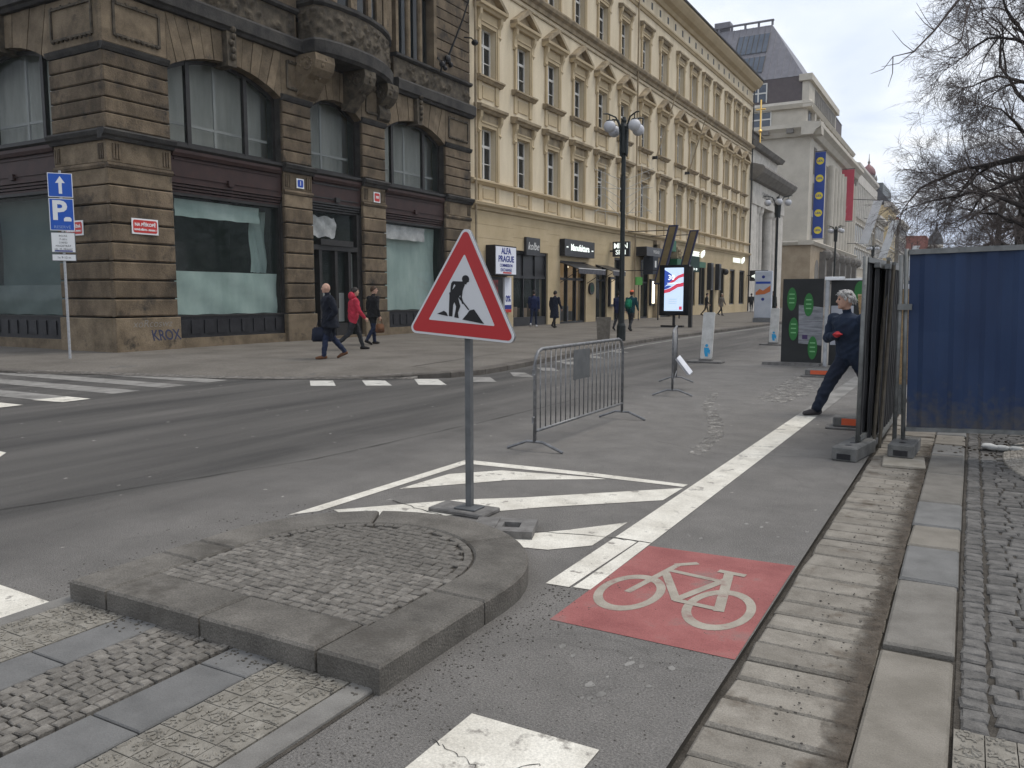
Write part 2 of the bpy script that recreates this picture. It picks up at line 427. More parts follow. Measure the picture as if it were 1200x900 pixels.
bar(bm, (-1.20, 4.63), (-1.07, 4.62), 0.050, 0.0054)
o = bmo('cycle_symbol', bm, M_sym, road, recalc=False)
if sum(p.normal.z for p in o.data.polygons) < 0: o.data.flip_normals()
for p in o.data.polygons:
    if p.normal.z < 0: p.flip()

# ------------------------------------------------------------------ left pavement and kerb
M_pave = mat('mosaic_pavement', (0.108, 0.097, 0.082), (0.162, 0.147, 0.126), 0.7, rough=0.9, bump=0.5, bscale=26, fine=0.22, fscale=30, spots=((0.10, 0.095, 0.088), 0.9, 0.62, 0.08))
M_kerb = mat('granite_kerb', (0.075, 0.066, 0.056), (0.12, 0.108, 0.094), 4, rough=0.85, bump=0.25, bscale=80, fine=0.2, rnd=0.14)
edge = [(-60, 9.3, .12), (-24, 9.35, .12), (-19, 9.45, .11), (-17.4, 9.75, .05), (-16.1, 10.35, .02), (-14.4, 10.75, .015), (-13, 11.05, .015), (-11.9, 11.5, .015), (-11.0, 12.05, .02),
        (-10.2, 12.55, .05), (-9.4, 12.95, .10), (-8.95, 13.5, .12), (-8.75, 14.4, .12), (-8.8, 15.6, .12), (-8.95, 17.0, .12), (-9.15, 18.5, .12), (-9.38, 20.4, .12), (-9.6, 22.2, .12), (-9.85, 24.7, .12),
        (-9.98, 27.2, .12), (-10.05, 29.8, .12), (-10.0, 35, .12), (-9.9, 42, .12), (-10, 60, .12), (-10, 420, .12)]
def inset(path, d):
    out = []
    for i, p in enumerate(path):
        a = Vector(path[max(i - 1, 0)][:2]); b = Vector(path[min(i + 1, len(path) - 1)][:2])
        t = (b - a).normalized(); nrm = Vector((-t.y, t.x))
        out.append((p[0] + nrm.x * d, p[1] + nrm.y * d, p[2]))
    return out
inn0 = inset(edge, 0.28)
inn = inset(edge, 1.6)
inn = [(x, y, 0.12) for x, y, z in inn]
bm = bmesh.new()
A = [bm.verts.new((x, y, z - 0.005)) for x, y, z in inn0]; B = [bm.verts.new(p) for p in inn]
for i in range(len(A) - 1):
    bm.faces.new((A[i], A[i + 1], B[i + 1], B[i]))
bm.faces.new(B + [bm.verts.new((-26, 420, .12)), bm.verts.new((-26, 20, .12)), bm.verts.new((-60, 20, .12))])
pav = empty('pavement'); tag(pav, kind='structure')
o = bmo('mosaic_surface', bm, M_pave, pav)
for p in o.data.polygons:
    if p.normal.z < 0: p.flip()
# kerb stones one by one along the main road, then one long run
def path_pts(path, step):
    out = []; carry = 0.0
    for i in range(len(path) - 1):
        a, b = Vector(path[i]), Vector(path[i + 1]); ln = (b - a).length
        s = carry
        while s < ln:
            out.append(a.lerp(b, s / ln)); s += step
        carry = s - ln
    out.append(Vector(path[-1]))
    return out
kp = path_pts(edge[2:], 1.0)
kerbl = empty('kerb', parent=None); tag(kerbl, kind='structure')
far_bm = bmesh.new()
def kerb_piece(bm, a, b, w=0.30, gap=0.006):
    t = (b - a); t.z = 0; t.normalize(); nrm = Vector((-t.y, t.x, 0))
    a = a + t * gap; b = b - t * gap
    lo = -0.1
    c = 0.02
    sec = [(0, lo), (0, -c), (c, 0), (w, 0), (w, lo)]
    ra = [bm.verts.new(a + nrm * s + Vector((0, 0, h if h > lo else lo - a.z))) for s, h in sec]
    rb = [bm.verts.new(b + nrm * s + Vector((0, 0, h if h > lo else lo - b.z))) for s, h in sec]
    for i in range(len(sec) - 1):
        bm.faces.new((ra[i], ra[i + 1], rb[i + 1], rb[i]))
    bm.faces.new(ra[::-1]); bm.faces.new(rb)
nk = 0
for i in range(len(kp) - 1):
    if kp[i].y < 70:
        bm = bmesh.new(); kerb_piece(bm, kp[i], kp[i + 1]); bmo('kerb_stone', bm, M_kerb, kerbl); nk += 1
    else:
        kerb_piece(far_bm, kp[i], kp[i + 1])
tag(bmo('kerb_run', far_bm, M_kerb, kerbl), kind='stuff')
bm = bmesh.new(); kerb_piece(bm, Vector(edge[0]), Vector(edge[1])); kerb_piece(bm, Vector(edge[1]), Vector(edge[2])); bmo('kerb_stone', bm, M_kerb, kerbl)
# setts laid flush at the dropped corner
M_setts = mat('corner_setts', (0.075, 0.070, 0.062), (0.19, 0.175, 0.155), 9, rough=0.9, bump=0.9, bscale=12, fine=0.25, fscale=18)
bm = bmesh.new()
o2 = inset(edge, -0.06); i2 = inset(edge, 0.27)
prev = None
for i in range(3, 11):
    a = bm.verts.new((o2[i][0], o2[i][1], 0.012)); b = bm.verts.new((i2[i][0], i2[i][1], edge[i][2] + 0.008))
    if prev: bm.faces.new((prev[0], a, b, prev[1]))
    prev = (a, b)
tag(bmo('sett_strip', bm, M_setts, pav))

# ------------------------------------------------------------------ stone piece helper (setts, slabs)
def stone_mesh(sx, sy, h, c, m, jit=0.0, drop=0.0):
    """one paving stone about the origin, top at z=0"""
    bm = bmesh.new()
    q = [(-sx / 2, -sy / 2), (sx / 2, -sy / 2), (sx / 2, sy / 2), (-sx / 2, sy / 2)]
    q = [(x + random.uniform(-jit, jit), y + random.uniform(-jit, jit)) for x, y in q]
    lo = [bm.verts.new((x, y, -h)) for x, y in q]
    mi = [bm.verts.new((x, y, -c)) for x, y in q]
    tp = [bm.verts.new((x - math.copysign(c, x), y - math.copysign(c, y), random.uniform(-drop, drop))) for x, y in q]
    for i in range(4):
        j = (i + 1) % 4
        bm.faces.new((lo[i], lo[j], mi[j], mi[i])); bm.faces.new((mi[i], mi[j], tp[j], tp[i]))
    bm.faces.new(tp)
    return to_mesh(bm, m, False, 'stone')

# ------------------------------------------------------------------ right side: gutter, kerb, setts
M_joint = mat('dark_joint_dirt', (0.050, 0.044, 0.036), (0.090, 0.080, 0.067), 9, rough=0.95, bump=0.6, bscale=90, fine=0.3)
M_gut = mat('gutter_stone', (0.178, 0.161, 0.134), (0.252, 0.231, 0.196), 7, rough=0.9, bump=0.4, bscale=70, fine=0.2, rnd=0.12, spots=((0.13, 0.11, 0.086), 3.6, 0.56, 0.10))
gut = empty('gutter'); tag(gut, kind='structure')
bm = bmesh.new(); bm.faces.new([bm.verts.new(p) for p in ((-0.83, -6, -0.03), (-0.28, -6, -0.03), (-0.28, 420, -0.03), (-0.83, 420, -0.03))]); bmo('gutter_bed', bm, M_joint, gut)
y = 1.4; k = 0
gmesh = [stone_mesh(0.485, 1.0, 0.05, 0.012, M_gut, 0.004, 0.003) for _ in range(4)]
while y < 12.2:
    d = random.uniform(0.185, 0.255)
    sx = random.uniform(-0.008, 0.008)
    me = stone_mesh(0.505 + sx, d - 0.016, 0.05, 0.012, M_gut, 0.006, 0.004)
    o = link('gutter_stone', me, gut, (-0.548, y + d / 2, -0.006 + random.uniform(-0.006, 0.004)), (0, 0, random.uniform(-0.012, 0.012)))
    y += d; k += 1
bm = bmesh.new(); bm.faces.new([bm.verts.new(p) for p in ((-0.80, 12.25, -0.008), (-0.30, 12.25, -0.008), (-0.30, 420, -0.008), (-0.80, 420, -0.008))]); bmo('gutter_run', bm, M_gut, gut)

M_kr = [mat('kerb_blue_grey', (0.128, 0.127, 0.121), (0.180, 0.178, 0.170), 5, rough=0.85, bump=0.3, bscale=90, fine=0.15),
        mat('kerb_beige', (0.165, 0.150, 0.124), (0.225, 0.206, 0.174), 5, rough=0.85, bump=0.3, bscale=90, fine=0.15),
        mat('kerb_mid_grey', (0.140, 0.130, 0.113), (0.195, 0.183, 0.161), 5, rough=0.85, bump=0.3, bscale=90, fine=0.15)]
kr = empty('kerb'); tag(kr, kind='structure')
bm = bmesh.new(); bm.faces.new([bm.verts.new(p) for p in ((-0.285, -6, -0.012), (0.03, -6, -0.012), (0.03, 420, -0.012), (-0.285, 420, -0.012))]); bmo('kerb_bed', bm, M_joint, kr)
joints = [(1.3, 2.2, 2), (2.2, 3.90, 1), (3.98, 4.96, 2), (4.98, 5.68, 0), (5.70, 6.22, 1), (6.24, 6.98, 0), (7.0, 8.18, 2), (8.2, 9.18, 2), (9.2, 9.82, 0), (9.85, 10.5, 1)]
y = 10.52
while y < 40: joints.append((y, y + 0.98, random.randrange(3))); y += 1.0
for a, b, m in joints:
    me = stone_mesh(0.296 + random.uniform(-.006, .006), b - a - 0.012, 0.12, 0.012, M_kr[m], 0.004, 0.002)
    link('kerb_stone', me, kr, (-0.137, (a + b) / 2, 0.022), (0, 0, random.uniform(-.006, .006)))
bm = bmesh.new(); box(bm, -0.285, 0.015, y, 420, -0.1, 0.022); bmo('kerb_run', bm, M_kr[2], kr)

M_cob = mat('grey_sett', (0.090, 0.086, 0.080), (0.148, 0.141, 0.130), 16, rough=0.82, bump=0.45, bscale=70, fine=0.18, rnd=0.22)
M_cobw = mat('pale_sett', (0.26, 0.235, 0.20), (0.38, 0.35, 0.30), 16, rough=0.85, bump=0.4, bscale=70, fine=0.15, rnd=0.18)
M_tact = mat('tactile_concrete', (0.17, 0.157, 0.132), (0.25, 0.233, 0.199), 12, rough=0.9, bump=0.3, bscale=90, fine=0.12, rnd=0.08)
cobr = empty('cobbled_pavement'); tag(cobr, kind='structure')
bm = bmesh.new(); bm.faces.new([bm.verts.new(p) for p in ((0.02, -6, -0.004), (14, -6, -0.004), (14, 420, -0.004), (0.02, 420, -0.004))]); bmo('sett_bed', bm, M_joint, cobr)
cmesh = []
for w_ in (0.095, 0.11, 0.125, 0.14, 0.155):
    for _ in range(3): cmesh.append((w_, stone_mesh(w_, 0.083, 0.03, 0.009, M_cob, 0.007, 0.004)))
single = [stone_mesh(0.095, 0.080, 0.03, 0.009, M_cob, 0.007, 0.004) for _ in range(4)]
cob_list = []
y = 3.31
def in_patch(x, y): return (x - 0.80) ** 2 / 0.46 ** 2 + (y - 9.3) ** 2 / 1.25 ** 2 < 1
while y < 11.6:
    d = random.uniform(0.084, 0.104)
    cob_list.append((0.088, y, random.choice(single), d))
    x = 0.150 + random.uniform(-.01, .01)
    while x < 2.5:
        w_, me = random.choice(cmesh)
        cx = x + w_ / 2 + 0.006
        if not in_patch(cx, y): cob_list.append((cx, y + random.uniform(-.006, .006), me, d))
        x += w_ + 0.009
    y += d
cob_list.sort(key=lambda q: q[0] * 3.2 + q[1] * 0.9 if q[0] < 0.62 else 100 + q[1])
join = bmesh.new()
def add_mesh(bm, me, loc, rz=0.0, sc=(1, 1, 1)):
    mtx = Matrix.Translation(loc) @ Matrix.Rotation(rz, 4, 'Z') @ Matrix.Diagonal((*sc, 1))
    n0 = len(bm.verts)
    vs_ = [bm.verts.new(mtx @ v.co) for v in me.vertices]
    for p in me.polygons:
        bm.faces.new([vs_[i] for i in p.vertices])
for i, (x, y, me, d) in enumerate(cob_list):
    loc = (x, y + d / 2, 0.012 + random.uniform(-.003, .003)); rz = random.uniform(-.07, .07); sc = (1.0, d / 0.092, 1)
    if i < 300:
        o = link('cobble', me, cobr, loc, (random.uniform(-.03, .03), random.uniform(-.03, .03), rz)); o.scale = sc
    else:
        add_mesh(join, me, loc, rz, sc)
tag(bmo('cobble_field', join, M_cob, cobr), kind='stuff')
bm = bmesh.new(); box(bm, 2.66, 13.9, -6, 420, -0.003, 0.012); bmo('sett_surface', bm, M_setts, cobr)
bm = bmesh.new(); box(bm, 0.03, 2.65, 11.7, 420, -0.003, 0.012); bmo('sett_surface', bm, M_setts, cobr)
bm = bmesh.new(); box(bm, 0.03, 2.65, -6, 2.6, -0.003, 0.012); bmo('sett_surface', bm, M_setts, cobr)
# pale mosaic patch, slightly domed, with fanned small stones
join = bmesh.new()
small = [stone_mesh(0.055, 0.045, 0.03, 0.008, M_cobw, 0.006, 0.003) for _ in range(5)]
for ring in range(1, 16):
    f = ring / 15.0
    n_ = max(4, int(2 * math.pi * 0.8 * f / 0.062))
    for k in range(n_):
        a = 2 * math.pi * (k + 0.5 * (ring % 2)) / n_
        x, y_ = 0.80 + 0.43 * f * math.cos(a), 9.3 + 1.2 * f * math.sin(a)
        add_mesh(join, random.choice(small), (x, y_, 0.03 + 0.05 * (1 - f * f)), a)
tag(bmo('mosaic_patch', join, M_cobw, cobr), kind='stuff')

def tactile_mesh(s):
    """paving tile with meandering ridges"""
    bm = bmesh.new()
    box(bm, -s / 2, s / 2, -s / 2, s / 2, -0.03, 0.0)
    rnd = random.Random(random.random())
    for k in range(13):
        x, y = rnd.uniform(-s * .42, s * .42), rnd.uniform(-s * .42, s * .42)
        a = rnd.uniform(0, math.pi); ln = rnd.uniform(.10, .22) * s
        pts = []
        for j in range(3):
            pts.append((max(-s * .41, min(s * .41, x)), max(-s * .41, min(s * .41, y)), 0.0004))
            x += math.cos(a) * ln; y += math.sin(a) * ln; a += rnd.uniform(-1.3, 1.3)
        if (Vector(pts[0]) - Vector(pts[1])).length > .004 and (Vector(pts[1]) - Vector(pts[2])).length > .004:
            tube(bm, pts, 0.0062, 5)
    return to_mesh(bm, M_tact, False, 'tile')
tiles = [tactile_mesh(0.096) for _ in range(5)]
for i in range(26):
    for j in range(7):
        link('tactile_tile', random.choice(tiles), cobr, (0.07 + 0.1 * i, 3.24 - 0.1 * j, 0.018 + random.uniform(-.002, .002)), (0, 0, random.choice((0, math.pi / 2, math.pi))))

# ------------------------------------------------------------------ refuge crossing in front of the island
ref = empty('refuge_paving'); tag(ref, kind='structure')
bm = bmesh.new(); bm.faces.new([bm.verts.new(p) for p in ((-4.13, -4, 0.004), (-2.02, -4, 0.004), (-2.02, 2.5, 0.004), (-4.13, 2.5, 0.004))]); bmo('refuge_bed', bm, M_joint, ref)
M_slab = mat('blue_grey_slab', (0.118, 0.117, 0.113), (0.16, 0.158, 0.152), 5, rough=0.85, bump=0.25, bscale=110, fine=0.12, rnd=0.08, spots=((0.10, 0.097, 0.09), 6, 0.62, 0.1))
M_strip = mat('grey_strip_stone', (0.15, 0.143, 0.131), (0.205, 0.197, 0.18), 6, rough=0.88, bump=0.25, bscale=100, fine=0.14)
for (xa, xb) in ((-2.155, -2.035), (-4.12, -4.005)):
    for a, b in ((1.62, 2.52), (0.7, 1.61), (-0.2, 0.69)):
        link('strip_stone', stone_mesh(xb - xa - .008, b - a - .008, .05, .008, M_strip, .002, .001), ref, ((xa + xb) / 2, (a + b) / 2, 0.022))
for x in (-2.205, -2.305, -2.405, -2.505):
    for j in range(16):
        link('tactile_tile', random.choice(tiles), ref, (x, 2.42 - 0.1 * j, 0.02 + random.uniform(-.002, .002)), (0, 0, random.choice((0, math.pi / 2, math.pi))))
for x in (-3.955, -3.855, -3.755, -3.655):
    for j in range(10):
        link('tactile_tile', random.choice(tiles), ref, (x, 2.42 - 0.1 * j, 0.02 + random.uniform(-.002, .002)), (0, 0, random.choice((0, math.pi / 2, math.pi))))
for xa, xb, js in ((-2.845, -2.565, (2.5, 2.29, 1.79, 1.29, 0.79, 0.3)), (-3.60, -3.345, (2.5, 2.0, 1.52, 1.0, 0.5))):
    for i in range(len(js) - 1):
        b, a = js[i], js[i + 1]
        link('slab', stone_mesh(xb - xa - .006, b - a - .008, .05, .005, M_slab, .002, .001), ref, ((xa + xb) / 2, (a + b) / 2, 0.021))
M_cobi = mat('warm_grey_sett', (0.112, 0.103, 0.090), (0.192, 0.178, 0.156), 22, rough=0.85, bump=0.4, bscale=90, fine=0.16, rnd=0.20)
imesh = [(w_, stone_mesh(w_, 0.048, 0.03, 0.0045, M_cobi, 0.0045, 0.002)) for w_ in (0.044, 0.052, 0.060, 0.068) for _ in range(3)]
def fill_rows(x0, x1, y0, y1, z, test=lambda x, y: True, pitch=0.053):
    out = []
    x = x0
    # rows run along the band (y), like the laid stones
    while x < x1 - pitch * .6:
        d = pitch + random.uniform(-.004, .004)
        y = y0 + random.uniform(0, .04)
        while y < y1:
            w_, me = random.choice(imesh)
            if test(x + d / 2, y + w_ / 2): out.append((x + d / 2, y + w_ / 2, z + random.uniform(-.002, .002), me))
            y += w_ + 0.008
        x += d
    return out
for x, y, z, me in fill_rows(-3.34, -2.85, 0.95, 2.46, 0.024):
    o = link('cobble', me, ref, (x, y, z), (random.uniform(-.03, .03), random.uniform(-.03, .03), math.pi / 2 + random.uniform(-.06, .06)))

# ------------------------------------------------------------------ raised island
isl = empty('traffic_island', (-3.03, 3.2, 0))
tag(isl, 'raised kerbed island of grey slabs with cobbled middle beside the roadwork sign', 'traffic island')
M_isl = mat('island_slab', (0.092, 0.085, 0.074), (0.146, 0.135, 0.118), 4, rough=0.9, bump=0.45, bscale=70, fine=0.3, fscale=130, rnd=0.10, spots=((0.072, 0.065, 0.055), 2.4, 0.55, 0.14))
LX, RX, FY, CY, TZ = -4.05, -2.0, 2.47, 3.48, 0.125
CX = (LX + RX) / 2; RO = (RX - LX) / 2; RI = RO - 0.31
Minv = Matrix.Translation((3.03, -3.2, 0))
def isl_poly(name, pts):
    bm = bmesh.new()
    c = 0.012
    cen = Vector((sum(p[0] for p in pts) / len(pts), sum(p[1] for p in pts) / len(pts)))
    n = len(pts)
    # inset along averaged edge normals
    ins = []
    for i in range(n):
        a, b, d = Vector(pts[i - 1]), Vector(pts[i]), Vector(pts[(i + 1) % n])
        n1 = Vector((-(b - a).y, (b - a).x)).normalized(); n2 = Vector((-(d - b).y, (d - b).x)).normalized()
        s = (n1 + n2); s = s / max(0.5, s.dot(n1) if s.length > 0 else 1)
        ins.append(b + s * c)
    lo = [bm.verts.new((p[0], p[1], -0.05)) for p in pts]
    mi = [bm.verts.new((p[0], p[1], TZ - c)) for p in pts]
    tp = [bm.verts.new((p.x, p.y, TZ)) for p in ins]
    for i in range(n):
        j = (i + 1) % n
        bm.faces.new((lo[i], lo[j], mi[j], mi[i])); bm.faces.new((mi[i], mi[j], tp[j], tp[i]))
    bm.faces.new(tp)
    bmesh.ops.transform(bm, matrix=Minv, verts=bm.verts)
    return bmo(name, bm, M_isl, isl)
g_ = 0.008
yi = FY + 0.31
isl_poly('kerb_slab', [(LX, FY), (LX + .30 - g_, FY), (LX + .30 - g_, yi - .0), (LX + .30 - g_, 3.02), (LX, 3.02)])
isl_poly('kerb_slab', [(LX + .30 + g_, FY), (-3.06 - g_, FY), (-3.06 - g_, yi), (LX + .30 + g_, yi)])
isl_poly('kerb_slab', [(-3.06 + g_, FY), (-2.34 - g_, FY), (-2.34 - g_, yi), (-3.06 + g_, yi)])
isl_poly('kerb_slab', [(-2.34 + g_, FY), (RX, FY), (RX, 3.28), (RX - .31, 3.28), (RX - .31, yi), (-2.34 + g_, yi)])
def arc(a0, a1, r, n=9):
    return [(CX + r * math.cos(R(a0 + (a1 - a0) * k / n)), CY + r * math.sin(R(a0 + (a1 - a0) * k / n))) for k in range(n + 1)]
isl_poly('kerb_slab', [(RX, 3.29)] + arc(0.5, 52, RO) + arc(52, 0.5, RI) + [(RX - .31, 3.29)])
isl_poly('kerb_slab', arc(53, 118, RO) + arc(118, 53, RI))
isl_poly('kerb_slab', arc(119, 179.5, RO) + [(LX, 3.29), (LX + .31, 3.29)] + arc(179.5, 119, RI))
isl_poly('kerb_slab', [(LX, 3.03), (LX + .30, 3.03), (LX + .30, 3.28), (LX, 3.28)])
bm = bmesh.new()
pts = [(LX + .29, yi - .01), (RX - .30, yi - .01)] + [(CX + (RI + .01) * math.cos(R(a)), CY + (RI + .01) * math.sin(R(a))) for a in range(0, 181, 10)]
f = [bm.verts.new((p[0], p[1], TZ - 0.018)) for p in pts]; bm.faces.new(f)
bmesh.ops.transform(bm, matrix=Minv, verts=bm.verts)
bmo('joint_bed', bm, M_joint, isl)
def in_isl(x, y):
    if y < yi + .012 or x < LX + .322 or x > RX - .322: return False
    return y < CY or (x - CX) ** 2 + (y - CY) ** 2 < (RI - .075) ** 2
lst = []
yy = yi + .005
while yy < CY + RI:
    d = random.uniform(.044, .050)
    x = LX + .30 + random.uniform(0, .03)
    while x < RX - .3:
        w_, me = random.choice(imesh)
        if in_isl(x + w_ / 2, yy + d / 2): lst.append((x + w_ / 2, yy + d / 2, me, random.uniform(-.05, .05)))
        x += w_ + .0065
    yy += d + .0055
for k in range(34):
    a = R(3 + 174 * k / 33)
    lst.append((CX + (RI - .036) * math.cos(a), CY + (RI - .036) * math.sin(a), random.choice(imesh)[1], a + math.pi / 2))
lst.sort(key=lambda q: q[1])
join = bmesh.new()
for i, (x, y, me, rz) in enumerate(lst):
    loc = (x + 3.03, y - 3.2, TZ - 0.002 + random.uniform(-.002, .002))
    if i < 300:
        link('cobble', me, isl, loc, (random.uniform(-.03, .03), random.uniform(-.03, .03), rz))
    else:
        add_mesh(join, me, loc, rz)
tag(bmo('cobble_field', join, M_cobi, isl), kind='stuff')

# soil washed along the kerb over the gutter stones, ragged at its edge
M_soil = mat('gutter_soil', (.060, .048, .036), (.105, .086, .066), 14, rough=.95, bump=.7, bscale=60, fine=.3)
bm = bmesh.new(); NS = 150
rowa = []
for k in range(NS + 1):
    y_ = 2.2 + 7.6 * k / NS
    w_ = .17 + .05 * math.sin(y_ * 2.3) + .04 * math.sin(y_ * 7.1 + 1) + random.uniform(-.03, .03) + max(0, (y_ - 6) * .02)
    rowa.append((bm.verts.new((-.292, y_, .012)), bm.verts.new((-.292 - max(.01, w_ * .5), y_, .008)), bm.verts.new((-.292 - max(.02, w_), y_, -.009))))
for k in range(NS):
    for q in (0, 1): bm.faces.new((rowa[k][q], rowa[k + 1][q], rowa[k + 1][q + 1], rowa[k][q + 1]))
# thin, broken cover: the stones show through it, most at its ragged edge
t_ = M_soil.node_tree; n_, l_ = t_.nodes, t_.links
ge_ = n_.new('ShaderNodeNewGeometry'); sx_ = n_.new('ShaderNodeSeparateXYZ'); l_.new(ge_.outputs['Position'], sx_.inputs[0])
z_ = n_.new('ShaderNodeTexNoise'); z_.inputs['Scale'].default_value = 13; z_.inputs['Detail'].default_value = 9; z_.inputs['Roughness'].default_value = .7; l_.new(ge_.outputs['Position'], z_.inputs['Vector'])
m_ = n_.new('ShaderNodeMath'); m_.operation = 'MULTIPLY_ADD'; m_.inputs[1].default_value = .34; l_.new(z_.outputs['Fac'], m_.inputs[0]); l_.new(sx_.outputs['X'], m_.inputs[2])
r_ = n_.new('ShaderNodeMapRange'); r_.inputs[1].default_value = -.25; r_.inputs[2].default_value = -.12; r_.inputs[4].default_value = .92; l_.new(m_.outputs[0], r_.inputs[0]); l_.new(r_.outputs[0], n_['Principled BSDF'].inputs['Alpha'])
o = bmo('soil_strip', bm, M_soil, gut)
for p in o.data.polygons:
    if p.normal.z < 0: p.flip()
# cracks and seams in the asphalt
M_crack = mat('crack_dark', (.022, .020, .018), None, rough=.95)  # flat dark tone of the open cracks and tar seams
for k in range(26):
    fx, fy, fr = random.choice(((-1.5, 3.15), (-1.25, 2.95), (-1.1, 3.2), (-1.2, 5.6), (-1.05, 5.75), (-1.55, 5.2)) ) + (random.uniform(.006, .024),)
    fx += random.gauss(0, .07); fy += random.gauss(0, .10)
    flat('paint_fragment', [(fx + fr * random.uniform(.55, 1.1) * math.cos(q * .628), fy + 1.5 * fr * random.uniform(.55, 1.1) * math.sin(q * .628)) for q in range(10)], M_paint_old, .0012)
def crack(pts, w, sd_):
    rn = random.Random(sd_); bm = bmesh.new(); P = []
    for i in range(len(pts) - 1):
        for k in range(14):
            t = k / 14; P.append((pts[i][0] * (1 - t) + pts[i + 1][0] * t + rn.uniform(-.012, .012), pts[i][1] * (1 - t) + pts[i + 1][1] * t + rn.uniform(-.012, .012)))
    pr = None
    for i, (x, y) in enumerate(P):
        a, b = P[max(0, i - 1)], P[min(len(P) - 1, i + 1)]; d = Vector((b[0] - a[0], b[1] - a[1])).normalized(); ww = w * rn.uniform(.3, 1.0)
        q = (bm.verts.new((x - d.y * ww, y + d.x * ww, .0062)), bm.verts.new((x + d.y * ww, y - d.x * ww, .0062)))
        if pr: bm.faces.new((pr[0], q[0], q[1], pr[1]))
        pr = q
    o = bmo('crack', bm, M_crack, road)
    for p in o.data.polygons:
        if p.normal.z < 0: p.flip()
crack([(-3.9, 5.02), (-2.9, 4.72), (-2.1, 4.93), (-1.74, 4.955)], .006, 1)
crack([(-1.62, 2.30), (-1.35, 2.22), (-1.2, 2.36)], .002, 3)
crack([(-6.4, 3.0), (-5.6, 6.0), (-5.4, 9.0), (-5.3, 14)], .008, 4)
crack([(-3.0, 8.6), (-2.2, 8.2), (-1.2, 8.5), (-.85, 8.4)], .004, 6)
# loose grit and pebbles along the island and the gutter
bm = bmesh.new()
def pebble(x, y, r, z=0.0):
    ellipsoid(bm, Matrix.Translation((x, y, z + r * .3)) @ Matrix.Diagonal((r * random.uniform(.7, 1.4), r * random.uniform(.7, 1.4), r * .6, 1)), 5, 3)
for k in range(420):
    x = -1.97 + abs(random.gauss(0, .16)); y = random.uniform(2.0, 4.4)
    pebble(x, y, random.uniform(.002, .006))
for k in range(350):
    pebble(random.uniform(-.62, -.27), random.uniform(2.4, 8.6), random.uniform(.002, .007))
for k in range(520):
    pebble(random.uniform(-2.0, -.85), 1.9 + 2.6 * random.random() ** 1.5, random.uniform(.0015, .0045))
for k in range(300):
    pebble(-4.1 - abs(random.gauss(0, .25)), random.uniform(2.3, 4.6), random.uniform(.002, .006))
for k in range(260):
    pebble(random.uniform(-4.0, -2.05), 2.47 - abs(random.gauss(0, .07)), random.uniform(.003, .008), .02)
M_peb = mat('dark_grit', (0.05, 0.045, 0.038), (0.12, 0.11, 0.095), 40, rough=0.95)
tag(bmo('loose_grit', bm, M_peb), kind='stuff')

# ------------------------------------------------------------------ dark stone corner building
M_st = mat('sooty_sandstone', (0.066, 0.050, 0.033), (0.158, 0.120, 0.079), 1.7, rough=0.9, bump=0.7, bscale=22, stretch=(1, 1, .7), fine=0.22, fscale=40, rnd=0.22,
           spots=((0.034, 0.029, 0.024), 1.1, 0.53, 0.14))
M_st2 = mat('pale_sandstone', (0.108, 0.083, 0.054), (0.195, 0.151, 0.10), 2.2, rough=0.9, bump=0.6, bscale=26, fine=0.2, fscale=40, rnd=0.16, spots=((0.045, 0.038, 0.03), 1.6, 0.60, 0.12))
M_dk = mat('blackened_stone', (0.028, 0.027, 0.026), (0.060, 0.056, 0.050), 2.2, rough=0.9, bump=0.6, bscale=24, fine=0.2, fscale=50)
M_carv = mat('carved_stone', (0.045, 0.038, 0.029), (0.115, 0.095, 0.068), 4, rough=0.9, bump=0.6, bscale=30, fine=0.2)
M_fasc = mat('maroon_fascia', (0.028, 0.014, 0.012), (0.045, 0.022, 0.018), 3, rough=0.55, bump=0.1, bscale=40)
M_iron = mat('dark_bronze_frame', (0.018, 0.017, 0.016), (0.03, 0.028, 0.026), 5, rough=0.5)
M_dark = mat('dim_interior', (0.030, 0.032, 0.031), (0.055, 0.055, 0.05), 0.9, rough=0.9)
M_curt = mat('net_curtain', (0.30, 0.31, 0.275), (0.42, 0.43, 0.385), 1.0, rough=0.95, stretch=(2, 2, .4))
M_paper = mat('greenish_window_film', (0.31, 0.42, 0.38), (0.43, 0.545, 0.50), 1.1, rough=0.9, stretch=(1, 1.3, .5))
M_ppr = mat('crumpled_white_sheet', (0.42, 0.43, 0.42), (0.66, 0.67, 0.65), 3, rough=0.9, bump=0.9, bscale=4)
M_wfr = mat('grey_inner_sash', (0.34, 0.35, 0.33), None, 3, rough=0.7)
M_stall = mat('black_stallboard', (0.012, 0.012, 0.014), (0.024, 0.024, 0.026), 4, rough=0.45, bump=0.3, bscale=14)

def glass_mat(name, tint, alpha, rough=0.03):
    m = bpy.data.materials.new(name); m.use_nodes = True
    n, l = m.node_tree.nodes, m.node_tree.links
    p = n['Principled BSDF']
    p.inputs['Base Color'].default_value = (*tint, 1); p.inputs['Roughness'].default_value = rough
    p.inputs['Specular IOR Level'].default_value = 0.5; p.inputs['Alpha'].default_value = alpha
    nz = n.new('ShaderNodeTexNoise'); nz.inputs['Scale'].default_value = 0.8
    geo = n.new('ShaderNodeNewGeometry'); l.new(geo.outputs['Position'], nz.inputs['Vector'])
    bp = n.new('ShaderNodeBump'); bp.inputs['Strength'].default_value = 0.03; bp.inputs['Distance'].default_value = 0.05
    l.new(nz.outputs['Fac'], bp.inputs['Height']); l.new(bp.outputs[0], p.inputs['Normal'])
    return m
M_gl = glass_mat('greenish_glass', (0.045, 0.065, 0.058), 0.24)
M_glk = glass_mat('dark_glass', (0.02, 0.025, 0.027), 0.72)

